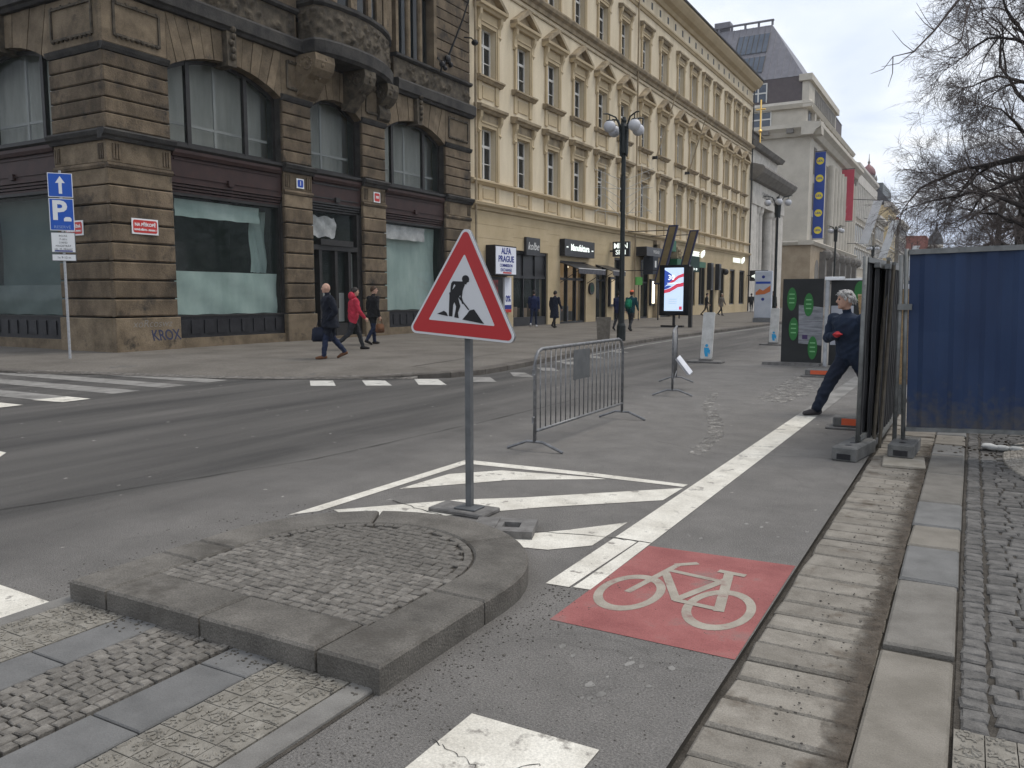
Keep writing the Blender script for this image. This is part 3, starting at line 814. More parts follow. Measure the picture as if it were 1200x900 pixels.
bro = empty('corner_building', (-20, 13.93, 0))
tag(bro, 'soot dark sandstone corner building with rusticated piers, arched windows and emptied shop fronts', 'building')
BL = Matrix.Translation((20, -13.93, 0))
FB = Fac((0, -13.93, 0), (0, 1, 0), (1, 0, 0))          # local frame of the empty: u = world Y
FL = Fac((0, 0, 0), (-1, 0, 0), (0, -1, 0))             # side street front, u = metres from the corner

def stone(F, *a, m=None, name='stone_block', c=0.03, par=None):
    bm = bmesh.new(); fblock(bm, F, *a, c=c); return bmo(name, bm, m or M_st, par or bro)

def arch_pts(u0, u1, spring, rise, n=14):
    a = (u1 - u0) / 2; uc = (u0 + u1) / 2; r = (a * a + rise * rise) / (2 * rise); cz = spring + rise - r
    th = math.asin(a / r)
    return [(uc + r * math.sin(-th + 2 * th * k / n), cz + r * math.cos(-th + 2 * th * k / n)) for k in range(n + 1)], (uc, cz, r, th)

def pier(F, u0, u1, ext0=0.0, plate=True):
    bm = bmesh.new(); fbox(bm, F, u0, u1, 0, 10.0, -0.6, 0.0); bmo('pier_core', bm, M_dk, bro)
    stone(F, u0 - ext0 - .04, u1 + .04, -0.15, 1.03, -.02, .17, name='plinth', c=.02, m=M_st2)
    for k in range(7):
        z = 1.05 + .5 * k
        stone(F, u0 - ext0, u1, z + .02, z + .485, -.02, .125, c=.035)
    # capital with fluted ends and a plain tablet
    stone(F, u0 - ext0, u1, 4.57, 4.98, -.02, .10, c=.02, m=M_st2)
    bm = bmesh.new(); fprof(bm, F, [(0, 4.99), (.12, 4.99), (.15, 5.06), (.12, 5.13), (0, 5.13)], u0 - ext0 - .02, u1 + .02); bmo('capital_band', bm, M_st, bro)
    stone(F, u0 - ext0, u1, 5.14, 5.70, -.02, .09, c=.015, m=M_st2)
    w = u1 - u0
    if w > 1.0:
        for s in (0, 1):
            for k in range(3):
                ua = (u0 + .05 + k * .085) if s == 0 else (u1 - .05 - k * .085 - .06)
                bm = bmesh.new(); fbox(bm, F, ua, ua + .055, 5.22, 5.62, .09, .125); bmo('flute', bm, M_st, bro)
    # sill cornice broken forward over the pier
    bm = bmesh.new(); fprof(bm, F, [(0, 5.70), (.16, 5.70), (.20, 5.78), (.26, 5.82), (.30, 5.92), (.26, 5.97), (0, 5.98)], u0 - ext0 * 2 - .06, u1 + .06); bmo('sill_cornice', bm, M_dk, bro)
    for k in range(5):
        z = 6.0 + .395 * k
        stone(F, u0 - ext0, u1, z + .015, z + .385, -.02, .115, c=.03)
    bm = bmesh.new(); fprof(bm, F, [(0, 7.98), (.12, 7.98), (.17, 8.06), (.20, 8.14), (.12, 8.17), (0, 8.17)], u0 - ext0 - .03, u1 + .03); bmo('pier_cap', bm, M_dk, bro)

def panel_block(F, u0, u1, ext0=0.0):
    stone(F, u0 - ext0, u1, 8.18, 9.46, -.02, .10, c=.02, m=M_st2)
    if u1 - u0 < .8: return
    bm = bmesh.new()
    a0, a1, b0, b1 = u0 + .22, u1 - .22, 8.40, 9.26
    for q in ((a0, a1, b0, b0 + .06), (a0, a1, b1 - .06, b1), (a0, a0 + .06, b0 + .06, b1 - .06), (a1 - .06, a1, b0 + .06, b1 - .06)):
        fbox(bm, F, q[0], q[1], q[2], q[3], .10, .15)
    for k in range(9):
        u = a0 + .1 + (a1 - a0 - .2) * k / 8
        ball(bm, F(u, b0 + .0, .13), .055, 8); 
        if k % 2 == 0: ball(bm, F(u, b1, .13), .045, 8)
    bmo('carved_tablet', bm, M_carv, bro)

def arched_bay(F, u0, u1, mull, nv=13, key=True):
    spring, rise = 8.02, .58 if u1 - u0 > 3 else .46
    ap, (uc, cz, r, th) = arch_pts(u0, u1, spring, rise, nv)
    top = 9.47
    # voussoirs; fan of wedge stones, a carved keystone in the middle
    for k in range(nv):
        (ua, va), (ub, vb) = ap[k], ap[k + 1]
        def up(u, v):
            d = Vector((u - uc, v - cz)); d.normalize()
            t = (top - cz) / d.y
            return (uc + d.x * t * .80 + (u - uc) * .20, top)
        ga = .012
        poly = [(ua + ga, va), (ub - ga, vb), (up(ub, vb)[0] - ga, top), (up(ua, va)[0] + ga, top)]
        poly = [(max(u0, min(u1, q[0])), q[1]) for q in poly]
        bm = bmesh.new()
        if key and k == nv // 2:
            fprism(bm, F, [(poly[0][0], poly[0][1] - .12), (poly[1][0], poly[1][1] - .12), poly[2], poly[3]], -.35, .28)
            for q in range(5): ball(bm, F((ua + ub) / 2 + random.uniform(-.06, .06), va + .15 + q * .2, .30), .10, 8)
            bmo('keystone', bm, M_carv, bro)
        else:
            fprism(bm, F, poly, -.35, .085 + .012 * (k % 2)); bmo('voussoir', bm, M_st2, bro)
    # fill above the end wedges
    bm = bmesh.new(); fbox(bm, F, u0, u1, 8.0, top, -.62, -.36); 
    # window
    win = empty('arched_window', parent=bro)
    shift = -.30
    # glass polygon
    gp_ = [(u0 + .02, 5.98)] + [(u1 - .02, 5.98)] + [(u, v - .02) for u, v in ap[::-1]]
    bm.free()
    bm = bmesh.new(); bm.faces.new([bm.verts.new(F(u, v, shift)) for u, v in gp_]); bmo('pane', bm, M_gl, win)
    # frame round the opening
    bm = bmesh.new()
    fw = .10
    outer = [(u0, 5.98)] + ap + [(u1, 5.98)]
    inner = [(u0 + fw, 5.98 + fw)] + [(uc + (u - uc) * (1 - 2 * fw / (u1 - u0)), v - fw) for u, v in ap] + [(u1 - fw, 5.98 + fw)]
    n = len(outer)
    oa = [bm.verts.new(F(u, v, shift - .04)) for u, v in outer]; ob = [bm.verts.new(F(u, v, shift + .06)) for u, v in outer]
    ia = [bm.verts.new(F(u, v, shift - .04)) for u, v in inner]; ib = [bm.verts.new(F(u, v, shift + .06)) for u, v in inner]
    for k in range(n):
        j = (k + 1) % n
        bm.faces.new((ob[k], ob[j], ib[j], ib[k])); bm.faces.new((ia[k], ia[j], ib[j], ib[k])); bm.faces.new((oa[k], oa[j], ob[j], ob[k]))
    bmo('frame', bm, M_iron, win)
    def arch_v(u): return cz + math.sqrt(max(0, r * r - (u - uc) ** 2))
    for u in mull:
        bm = bmesh.new(); fbox(bm, F, u - .07, u + .07, 6.0, arch_v(u) - .04, shift - .05, shift + .08); bmo('mullion', bm, M_iron, win)
    # inner casement and curtains behind the glass
    bm = bmesh.new()
    for u in ([uc - .06] if len(mull) else [uc - .2]) + [u0 + .25]:
        fbox(bm, F, u, u + .09, 6.0, arch_v(u) - .1, shift - .30, shift - .24)
    fbox(bm, F, u0 + .05, u1 - .05, 6.62, 6.70, shift - .31, shift - .25)
    bmo('inner_sash', bm, M_wfr, win)
    bm = bmesh.new(); m_ = 40
    row = [[bm.verts.new(F(u0 + .05 + (u1 - u0 - .1) * k / m_, v, shift - .55 + .018 * math.sin(k * 1.3))) for k in range(m_ + 1)] for v in (5.98, 8.75)]
    for k in range(m_): bm.faces.new((row[0][k], row[0][k + 1], row[1][k + 1], row[1][k]))
    bmo('curtain', bm, M_curt, win, smooth=True)
    bm = bmesh.new(); fbox(bm, F, u0, u1, 5.7, 9.4, -1.5, -1.45); fbox(bm, F, u0, u1, 8.72, 9.47, -1.45, -.36); bmo('back_wall', bm, M_dark, win)
    # sill strip between the piers
    bm = bmesh.new(); fprof(bm, F, [(-.3, 5.80), (.08, 5.80), (.14, 5.86), (.14, 5.94), (-.3, 5.98)], u0 + .06, u1 - .06); bmo('sill', bm, M_iron, win)

def shop_bay(F, u0, u1, door=False, film=True):
    w = -.22
    sw = empty('shop_front', parent=bro)
    # fascia with stepped mouldings
    bm = bmesh.new()
    fbox(bm, F, u0, u1, 4.92, 5.80, -.4, -.02)
    fprof(bm, F, [(-.02, 5.60), (.06, 5.60), (.10, 5.70), (.10, 5.79), (-.02, 5.79)], u0 + .07, u1 - .07)
    bmo('fascia', bm, M_fasc, sw)
    bm = bmesh.new()
    for k in range(4):
        fbox(bm, F, u0 + .01, u1 - .01, 4.60 + k * .085, 4.60 + k * .085 + .06, -.30, .0 - .035 * (3 - k))
    fbox(bm, F, u0, u1, 4.60, 4.92, -.40, -.30)
    fbox(bm, F, u0 + .15, u1 - .15, 5.04, 5.08, -.02, .01); fbox(bm, F, u0 + .15, u1 - .15, 5.5, 5.54, -.02, .01)
    uc = (u0 + u1) / 2
    fbox(bm, F, uc - .1, uc + .1, 4.95, 5.12, -.02, .07)
    bmo('cornice_slats', bm, M_iron if door else M_fasc, sw)
    # box interior
    bm = bmesh.new()
    fbox(bm, F, u0, u1, 0.1, 5.0, -2.6, -2.55); fbox(bm, F, u0 - .05, u0, .1, 5.0, -2.55, -.3); fbox(bm, F, u1, u1 + .05, .1, 5, -2.55, -.3)
    fbox(bm, F, u0, u1, 0.0, .12, -2.55, -.3); fbox(bm, F, u0, u1, 4.9, 5.0, -2.55, -.42)
    bmo('interior', bm, M_dark, sw)
    if not door:
        bm = bmesh.new(); fbox(bm, F, u0, u1, .40, 1.02, -.35, -.06); bmo('stallboard', bm, M_stall, sw)
        bm = bmesh.new()
        for k in range(9):
            u = u0 + .25 + (u1 - u0 - .5) * k / 8
            fbox(bm, F, u - .17, u + .17, .52, .92, -.06, -.03)
        bmo('grille_panel', bm, M_stall, sw)
        bm = bmesh.new(); fbox(bm, F, u0, u1, 0.0, .40, -.35, .05); bmo('base_stone', bm, M_st2, sw)
        bm = bmesh.new(); fbox(bm, F, u0, u1, 1.02, 1.07, -.35, -.02); bmo('sill', bm, M_iron, sw)
        bm = bmesh.new(); bm.faces.new([bm.verts.new(F(*p)) for p in ((u0 + .04, 1.07, w), (u1 - .04, 1.07, w), (u1 - .04, 4.6, w), (u0 + .04, 4.6, w))]); bmo('pane', bm, M_gl, sw)
        bm = bmesh.new()
        fbox(bm, F, u0, u0 + .06, 1.07, 4.6, -.3, -.1); fbox(bm, F, u1 - .10, u1, 1.07, 4.6, -.3, -.1); fbox(bm, F, u0 + .06, u1 - .10, 4.52, 4.6, -.29, -.11)
        bmo('frame', bm, M_iron, sw)
        def sheet(name, a0, a1, v0, v1, dw, m, wav=.03):
            bm = bmesh.new(); nx, ny = 14, 6
            g = [[bm.verts.new(F(a0 + (a1 - a0) * i / nx, v0 + (v1 - v0) * j / ny + .012 * math.sin(i * 1.7) * (j == 0), w - dw + wav * math.sin(i * .9 + j * 1.3))) for i in range(nx + 1)] for j in range(ny + 1)]
            for j in range(ny):
                for i in range(nx): bm.faces.new((g[j][i], g[j][i + 1], g[j + 1][i + 1], g[j + 1][i]))
            bmo(name, bm, m, sw, smooth=True)
        if film == 'half':
            sheet('window_film', u0 + .05, u1 - .08, 1.08, 2.36, .07, M_paper)
            sheet('paper_strip', u0 + .35, u1 - .75, 3.95, 4.45, .09, M_paper, .015)
            sheet('side_curtain', u1 - .8, u1 - .12, 2.4, 4.4, .5, M_paper, .05)
            bm = bmesh.new(); fbox(bm, F, u0 + .1, u0 + 1.5, 1.1, 3.3, -1.9, -1.3); bmo('shop_cabinet', bm, M_iron, sw)
        elif film == 'full':
            sheet('window_film', u0 + .05, u1 - .10, 1.08, 4.5, .30, M_paper)
            sheet('paper_strip', u0 + .2, u1 - 1.1, 3.9, 4.45, .06, M_ppr, .015)
        else:
            sheet('window_film', u0 + .05, u1 - .1, 1.08, 4.5, .5, mat('dull_teal_film', (.07, .10, .092), (.11, .15, .138), .8, rough=.8)); sheet('lower_film', u0 + .05, u1 - .1, 1.08, 1.95, .2, mat('dull_lower_film', (.12, .155, .145), (.17, .21, .195), .8, rough=.8))
    else:
        # doorway: transom light, side lights, double door
        bm = bmesh.new()
        fbox(bm, F, u0, u0 + .10, .2, 4.6, -.32, -.05); fbox(bm, F, u1 - .22, u1, .2, 4.6, -.32, -.05)
        fbox(bm, F, u0 + .1, u1 - .22, 3.25, 3.42, -.34, -.02); fbox(bm, F, u0 + .42, u1 - .55, 3.42, 3.62, -.33, .05)
        fbox(bm, F, u0 + .42, u0 + .56, .2, 3.25, -.32, -.05); fbox(bm, F, u1 - .72, u1 - .58, .2, 3.25, -.32, -.05)
        fbox(bm, F, uc - .10, uc + .04, .2, 3.25, -.32, -.06)
        fbox(bm, F, u0 + .56, uc - .1, .2, .65, -.30, -.10); fbox(bm, F, uc + .04, u1 - .72, .2, .65, -.30, -.10)
        bmo('door_frame', bm, M_iron, sw)
        bm = bmesh.new(); fbox(bm, F, u0 - .05, u1 + .05, -.1, .2, -.5, .10); bmo('doorstep', bm, M_st2, sw)
        bm = bmesh.new()
        for a, b, v0, v1 in ((u0 + .1, u0 + .42, .2, 3.25), (u1 - .58, u1 - .22, .2, 3.25), (u0 + .56, uc - .1, .65, 3.25), (uc + .04, u1 - .72, .65, 3.25), (u0 + .1, u1 - .22, 3.42, 4.6)):
            bm.faces.new([bm.verts.new(F(*p)) for p in ((a, v0, w), (b, v0, w), (b, v1, w), (a, v1, w))])
        bmo('pane', bm, M_gl, sw)
        for a, b, v0, v1 in ((u0 + .1, u0 + .42, .25, 3.2), (u1 - .58, u1 - .22, .9, 3.2), (u0 + .56, uc - .1, .7, 1.75), (uc + .04, u1 - .72, .7, 1.75)):
            bm = bmesh.new(); fbox(bm, F, a, b, v0, v1, w - .10, w - .08); bmo('door_film', bm, M_wfr, sw)
        bm = bmesh.new(); nx, ny = 10, 6
        g = [[bm.verts.new(F(u0 + .22 + 1.35 * i / nx + .02 * math.sin(j * 2), 3.72 + .72 * j / ny + .04 * math.sin(i * 1.3), w - .08 + .05 * math.sin(i * 1.1 + j))) for i in range(nx + 1)] for j in range(ny + 1)]
        for j in range(ny):
            for i in range(nx): bm.faces.new((g[j][i], g[j][i + 1], g[j + 1][i + 1], g[j + 1][i]))
        bmo('crumpled_sheet', bm, M_ppr, sw, smooth=True)
        bm = bmesh.new(); tube(bm, [F(uc - .02, 1.2, -.0), F(uc - .02, 1.9, -.0)], .018, 8); bmo('door_handle', bm, M_iron, sw)

P = [(13.93, 15.80), (20.13, 21.45), (24.13, 25.48), (29.62, 31.62)]
for i, (a, b) in enumerate(P): pier(FB, a, b, ext0=.12 if i == 0 else 0)
pier(FL, 0, 2.24); pier(FL, 6.6, 7.95); pier(FL, 12.3, 13.6)
panel_block(FB, 13.93, 15.80, .095); panel_block(FL, 0, 2.24); panel_block(FB, 29.62, 31.62); panel_block(FB, 20.13, 21.45); panel_block(FB, 24.13, 25.48); panel_block(FL, 6.6, 7.95); panel_block(FL, 12.3, 13.6)
arched_bay(FB, 15.80, 20.13, (16.72, 18.88))
arched_bay(FB, 21.45, 24.13, (), nv=9, key=False)
arched_bay(FB, 25.48, 29.62, (26.35, 28.45))
arched_bay(FL, 2.24, 6.6, (3.1, 5.6)); arched_bay(FL, 7.95, 12.3, (8.9, 11.3))
shop_bay(FB, 15.80, 20.13, film='half'); shop_bay(FB, 21.45, 24.13, door=True); shop_bay(FB, 25.48, 29.62, film='full')
shop_bay(FL, 2.24, 6.6, film='low'); shop_bay(FL, 7.95, 12.3, film='low')

# main cornice band, frieze with carving, upper storey
for F, a, b in ((FB, 13.93 - .36, 20.95), (FB, 26.1, 31.72), (FL, 0, 13.6)):
    bm = bmesh.new(); fprof(bm, F, [(-.3, 9.48), (.20, 9.48), (.26, 9.56), (.34, 9.60), (.36, 9.94), (.30, 10.02), (-.3, 10.06)], a, b); bmo('main_cornice', bm, M_dk, bro)
bm = bmesh.new(); fbox(bm, FB, 20.95, 26.1, 9.48, 10.06, -.3, .1); bmo('main_cornice', bm, M_dk, bro)

def relief(F, u0, u1, v0, v1, w0, seed, amp=.13, name='carved_frieze'):
    """carved foliage band: scrolls and bosses standing out of a panel"""
    rn = np.random.default_rng(seed)
    nx = int((u1 - u0) / .05); ny = int((v1 - v0) / .05)
    U, V = np.meshgrid(np.linspace(u0, u1, nx), np.linspace(v0, v1, ny))
    Hh = np.zeros_like(U)
    for k in range(int((u1 - u0) * (v1 - v0) * 6) + 4):
        cu, cv = rn.uniform(u0, u1), rn.uniform(v0 + .1, v1 - .1); rad = rn.uniform(.12, .30)
        d = np.hypot(U - cu, V - cv); an = np.arctan2(V - cv, U - cu)
        s = np.clip(1 - d / rad, 0, 1) * (0.55 + .45 * np.cos(an * rn.integers(1, 4) + d / rad * 7))
        Hh = np.maximum(Hh, s)
    e = np.minimum(np.minimum(U - u0, u1 - U), np.minimum(V - v0, v1 - V)); Hh *= np.clip(e / .06, 0, 1)
    verts = [F(U[j, i], V[j, i], w0 + amp * Hh[j, i]) for j in range(ny) for i in range(nx)]
    faces = [(j * nx + i, j * nx + i + 1, (j + 1) * nx + i + 1, (j + 1) * nx + i) for j in range(ny - 1) for i in range(nx - 1)]
    o = pyo(name, verts, faces, M_carv, bro, True)
    n0 = o.data.polygons[0].normal
    if n0.dot(F.W) < 0: o.data.flip_normals()
    return o
for F, a, b, sd_ in ((FB, 13.93, 20.9, 3), (FB, 26.15, 31.62, 4), (FL, 0, 13.6, 5)):
    bm = bmesh.new(); fbox(bm, F, a, b, 10.06, 10.84, -.5, .06); bmo('frieze_wall', bm, M_st, bro)
    relief(F, a + .05, b - .05, 10.08, 10.82, .064, sd_, .16)
    bm = bmesh.new(); fprof(bm, F, [(-.3, 10.84), (.14, 10.84), (.22, 10.90), (.22, 10.98), (-.3, 11.02)], a - (.22 if F is FB and a < 15 else 0), b + .02); bmo('upper_sill', bm, M_dk, bro)
# upper storey masonry in courses round the openings
def courses(F, a, b, z0, z1, h=.42):
    z = z0; k = 0
    bm = bmesh.new(); fbox(bm, F, a, b, z0, z1, -.5, .0); bmo('wall_core', bm, M_dk, bro)
    while z < z1 - .1:
        stone(F, a, b, z + .012, min(z + h, z1) - .012, -.02, .085, c=.022); z += h
for a, b in ((28.95, 31.62),): courses(FB, a, b, 11.02, 16.2)
courses(FB, 13.93, 15.9, 11.02, 16.2); courses(FB, 19.6, 20.95, 11.02, 16.2); courses(FL, 0, 2.2, 11.02, 16.2); courses(FL, 6.0, 13.6, 11.02, 16.2)
def upper_window(F, a, b, lights):
    wn = empty('upper_window', parent=bro)
    n = lights
    bm = bmesh.new(); fbox(bm, F, a, a + .16, 11.02, 16.2, -.35, .16); fbox(bm, F, b - .2, b, 11.02, 16.2, -.35, .16); bmo('stone_jamb', bm, M_st2, wn)
    for k in range(1, n):
        u = a + .16 + (b - a - .36) * k / n
        bm = bmesh.new(); tube(bm, [F(u, 11.02, .0), F(u, 15.4, .0)], .11, 10); bmo('stone_mullion', bm, M_st2, wn)
    bm = bmesh.new(); fbox(bm, F, a + .16, b - .2, 13.7, 13.9, -.25, .05); fbox(bm, F, a + .16, b - .2, 15.4, 16.2, -.35, .10); bmo('transom', bm, M_st2, wn)
    bm = bmesh.new(); bm.faces.new([bm.verts.new(F(*p)) for p in ((a, 11.02, -.22), (b, 11.02, -.22), (b, 16.2, -.22), (a, 16.2, -.22))]); bmo('pane', bm, M_glk, wn)
    bm = bmesh.new(); fbox(bm, F, a, b, 11.0, 16.2, -1.1, -1.05); bmo('back_wall', bm, M_dark, wn)
upper_window(FB, 26.2, 28.95, 3); upper_window(FB, 15.9, 19.6, 3); upper_window(FL, 2.2, 6.0, 3)
bm = bmesh.new()
fbox(bm, FB, 13.93 - .2, 31.62, 16.2, 20.5, -18, .1); fbox(bm, FL, 13.6, 24, 0, 20.5, -17.6, 0.0)
bmo('upper_mass', bm, M_st, bro)
bm = bmesh.new(); fprof(bm, FB, [(-.3, 20.5), (.5, 20.5), (.75, 20.9), (-.3, 21.1)], 13.2, 31.7); fprof(bm, FL, [(-.3, 20.5), (.5, 20.5), (.75, 20.9), (-.3, 21.1)], 0.0, 24); bmo('eaves', bm, M_dk, bro)
M_slate = mat('dark_roof', (0.05, 0.05, 0.055), (0.08, 0.08, 0.085), 2, rough=0.7)
bm = bmesh.new(); fprism(bm, Fac((0, 0, 0), (1, 0, 0), (0, 1, 0)), [(.5, 21.0), (-4, 25.5), (-20, 25.5), (-24, 21.0)], -.5, 17.7); bmo('roof', bm, M_slate, bro)

# oriel on consoles
PLAN = [(20.95, .0), (20.95, .82), (21.25, 1.02), (21.9, 1.16), (22.7, 1.22), (23.5, 1.18), (24.3, 1.02), (25.0, .76), (25.6, .42), (26.12, .0)]
def smooth_plan(d=0.0, n=5):
    out = []
    for i in range(len(PLAN) - 1):
        for k in range(n):
            t = k / n; out.append((PLAN[i][0] * (1 - t) + PLAN[i + 1][0] * t, PLAN[i][1] * (1 - t) + PLAN[i + 1][1] * t))
    out.append(PLAN[-1])
    if d:
        uc = 23.5; out = [(uc + (u - uc) * (1 - d / 2.6), max(-.02, w - d if w > 0 else w)) for u, w in out]
    return out
def plan_loft(name, rings, m, par=bro):
    bm = bmesh.new()
    rr = [[bm.verts.new(FB(u, v, w)) for u, w in ring] for ring, v in rings]
    for i in range(len(rr) - 1):
        for k in range(len(rr[i]) - 1):
            bm.faces.new((rr[i][k], rr[i][k + 1], rr[i + 1][k + 1], rr[i + 1][k]))
    bm.faces.new(rr[0][::-1]); bm.faces.new(rr[-1])
    return bmo(name, bm, m, par)
ori = empty('oriel', parent=bro)
plan_loft('oriel_slab', [(smooth_plan(.10), 9.52), (smooth_plan(.0), 9.62), (smooth_plan(-.03), 9.98), (smooth_plan(.06), 10.08)], M_dk, ori)
plan_loft('oriel_parapet', [(smooth_plan(.14), 10.08), (smooth_plan(.12), 11.12)], M_st, ori)
plan_loft('oriel_cornice', [(smooth_plan(.10), 11.12), (smooth_plan(.02), 11.2), (smooth_plan(.02), 11.30), (smooth_plan(.14), 11.36)], M_dk, ori)
# carving on the parapet following its curve
pl = smooth_plan(.12, 12)
rn = np.random.default_rng(11)
verts, faces = [], []
cum = [0.0]
for i in range(1, len(pl)): cum.append(cum[-1] + math.hypot(pl[i][0] - pl[i - 1][0], pl[i][1] - pl[i - 1][1]))
tot = cum[-1]; NX, NY = int(tot / .05), 21
bumps = [(rn.uniform(0, tot), rn.uniform(.1, .9), rn.uniform(.12, .28), rn.integers(1, 4)) for _ in range(60)]
for j in range(NY):
    for i in range(NX):
        s = tot * i / (NX - 1)
        k = min(np.searchsorted(cum, s, 'right') - 1, len(pl) - 2); t = (s - cum[k]) / max(1e-6, cum[k + 1] - cum[k])
        u = pl[k][0] * (1 - t) + pl[k + 1][0] * t; w = pl[k][1] * (1 - t) + pl[k + 1][1] * t
        tu, tw = pl[k + 1][0] - pl[k][0], pl[k + 1][1] - pl[k][1]; ln = math.hypot(tu, tw) or 1
        nu, nw = -tw / ln, tu / ln
        v = 10.10 + 1.0 * j / (NY - 1); h = 0
        for bs, bv, br, bk in bumps:
            d = math.hypot(s - bs, v - 10.1 - bv)
            if d < br: h = max(h, (1 - d / br) * (.55 + .45 * math.cos(bk * math.atan2(v - 10.1 - bv, s - bs) + 7 * d / br)))
        h *= .15 * min(1, j / 2, (NY - 1 - j) / 2)
        verts.append(FB(u + nu * (h + .005), v, w + nw * (h + .005)))
for j in range(NY - 1):
    for i in range(NX - 1): faces.append((j * NX + i, j * NX + i + 1, (j + 1) * NX + i + 1, (j + 1) * NX + i))
pyo('carved_parapet', verts, faces, M_carv, ori, True)
# oriel lights: posts, panes
pl = smooth_plan(.22)
bm = bmesh.new()
for i in range(len(pl) - 1):
    a, b = pl[i], pl[i + 1]
    bm.faces.new([bm.verts.new(FB(*p)) for p in ((a[0], 11.36, a[1]), (b[0], 11.36, b[1]), (b[0], 15.6, b[1]), (a[0], 15.6, a[1]))])
bmo('pane', bm, M_glk, ori)
for i in (0, 5, 10, 13, 19, 25, 30, 36, 41, len(pl) - 1):
    u, w = pl[i]
    bm = bmesh.new()
    wd = .15 if i in (5, 41, 19, 30) else .09
    fbox(bm, FB, u - wd, u + wd, 11.36, 15.6, w - .14, w + .12); bmo('oriel_post', bm, M_st2, ori)
plan_loft('oriel_head', [(smooth_plan(.12), 15.6), (smooth_plan(.0), 15.8), (smooth_plan(.0), 16.4), (smooth_plan(.5), 17.3)], M_st, ori)
bm = bmesh.new(); fbox(bm, FB, 20.97, 26.1, 11.2, 15.6, -1.2, -1.15); bmo('back_wall', bm, M_dark, ori)
bm = bmesh.new(); ball(bm, FB(22.55, 11.95, .62), .12, 12); o = bmo('lamp_glow', bm, mat('warm_lamp', (1, .55, .2), emit=((1.0, .50, .16), 5.0)), ori, smooth=True)
bm = bmesh.new(); fbox(bm, FB, 22.1, 23.2, 11.4, 13.5, -.4, -.38); bmo('amber_blind', bm, mat('amber_blind', (.25, .12, .04)), ori)
# scroll consoles
def console(u, wd, proj, m):
    prof = [(0, 9.52), (proj, 9.52), (proj + .03, 9.30), (proj - .05, 9.05), (proj - .22, 8.86), (proj - .42, 8.74), (proj * .42, 8.55), (.22, 8.30), (.10, 8.22), (0, 8.22)]
    bm = bmesh.new(); fprof(bm, FB, prof, u - wd / 2, u + wd / 2)
    for s in (-1, 1):
        for k in range(22):
            a = k * .45; rr = .03 + .26 * k / 21
            ball(bm, FB(u + s * wd / 2, 9.18 + rr * math.sin(a), proj - .38 + rr * math.cos(a)), .035, 6)
    for k in range(7):
        ball(bm, FB(u + random.uniform(-.15, .15), 9.4 - k * .11, proj - .03 - (.10 * max(0, k - 2))), .085, 7)
    bmo('console', bm, m, bro)
console(21.25, .92, .98, M_st2); console(23.45, .62, 1.08, M_carv); console(25.35, .66, .62, M_carv)

# flag holder, lanterns, plates on the wall are things of their own
M_blk = mat('black_iron', (0.012, 0.012, 0.013), (0.022, 0.022, 0.023), 9, rough=0.5)
fp = empty('flag_pole', (-19.85, 29.75, 11.6))
tag(fp, 'thin black iron flag pole slanting up from the dark stone wall', 'flag pole')
bm = bmesh.new(); tube(bm, [(0, 0, 0), (.55, .35, 1.6), (1.0, .62, 3.2)], [.045, .035, .025], 8); bmo('pole', bm, M_blk, fp)
bm = bmesh.new(); ball(bm, (.02, 0, 0), .16, 10, (.7, 1.2, 1)); ball(bm, (-.02, .25, -.18), .12, 8); tube(bm, [(-.1, -.3, -.3), (.05, 0, 0), (-.1, .35, .25)], .035, 6); bmo('bracket', bm, M_blk, fp)
wl = empty('wall_lantern', (-19.7, 31.2, 12.6)); tag(wl, 'small black lamp on a bracket at the stone wall end', 'wall lamp')
bm = bmesh.new(); ball(bm, (.25, .1, 0), .16, 10, (1, 1, .8)); bmo('lamp_head', bm, M_blk, wl)
bm = bmesh.new(); tube(bm, [(-.2, -.05, .25), (.1, .05, .2), (.25, .1, .05)], .03, 6); bmo('arm', bm, M_blk, wl)
fl = empty('wall_lantern', (-19.7, 28.95, 11.15)); tag(fl, 'black knobbly iron fitting at the foot of the upper stone window', 'wall fitting')
bm = bmesh.new(); ball(bm, (.12, 0, 0), .13, 8); ball(bm, (.2, .1, -.15), .10, 8); tube(bm, [(-.1, 0, .3), (.12, 0, 0), (.05, 0, -.3)], .04, 6); bmo('iron_work', bm, M_blk, fl)

M_signr = mat('sign_red', (0.48, 0.035, 0.03), None, rough=0.4)
M_signw = mat('sign_white', (0.72, 0.73, 0.73), None, rough=0.45)
M_signb = mat('sign_blue', (0.012, 0.06, 0.36), None, rough=0.4)
WF = Fac((-20, 0, 0), (0, 1, 0), (1, 0, 0))            # readers in the street see u to the right
SF = Fac((0, 13.93, 0), (1, 0, 0), (0, -1, 0))
def plate(name, label, F, u0, u1, v0, v1, w, m_in, m_rim, lines, cat='street sign'):
    t = empty(name, F((u0 + u1) / 2, v0, w)); tag(t, label, cat)
    inv = Matrix.Translation(-t.location)
    G = Fac(F.o - t.location, F.U, F.W)
    bm = bmesh.new(); fbox(bm, G, u0, u1, v0, v1, w - .02, w); bmo('rim', bm, m_rim, t)
    bm = bmesh.new(); c = .035
    fprism(bm, G, [(u0 + .04 + c, v0 + .04), (u1 - .04 - c, v0 + .04), (u1 - .04, v0 + .04 + c), (u1 - .04, v1 - .04 - c), (u1 - .04 - c, v1 - .04), (u0 + .04 + c, v1 - .04), (u0 + .04, v1 - .04 - c), (u0 + .04, v0 + .04 + c)], w, w + .006); bmo('field', bm, m_in, t)
    for s, size, vv in lines: text('lettering', s, size, G, (u0 + u1) / 2, vv, w + .008, m_rim, t, bold=.004, ext=.002)
    return t
plate('street_name_plate', 'red enamel street name plate on the lit side of the corner pier', WF, 14.40, 15.22, 3.30, 3.72, .16, M_signr, M_signw, (('NA PŘÍKOPĚ', .115, 3.555), ('NOVÉ MĚSTO - PRAHA 1', .062, 3.42)))
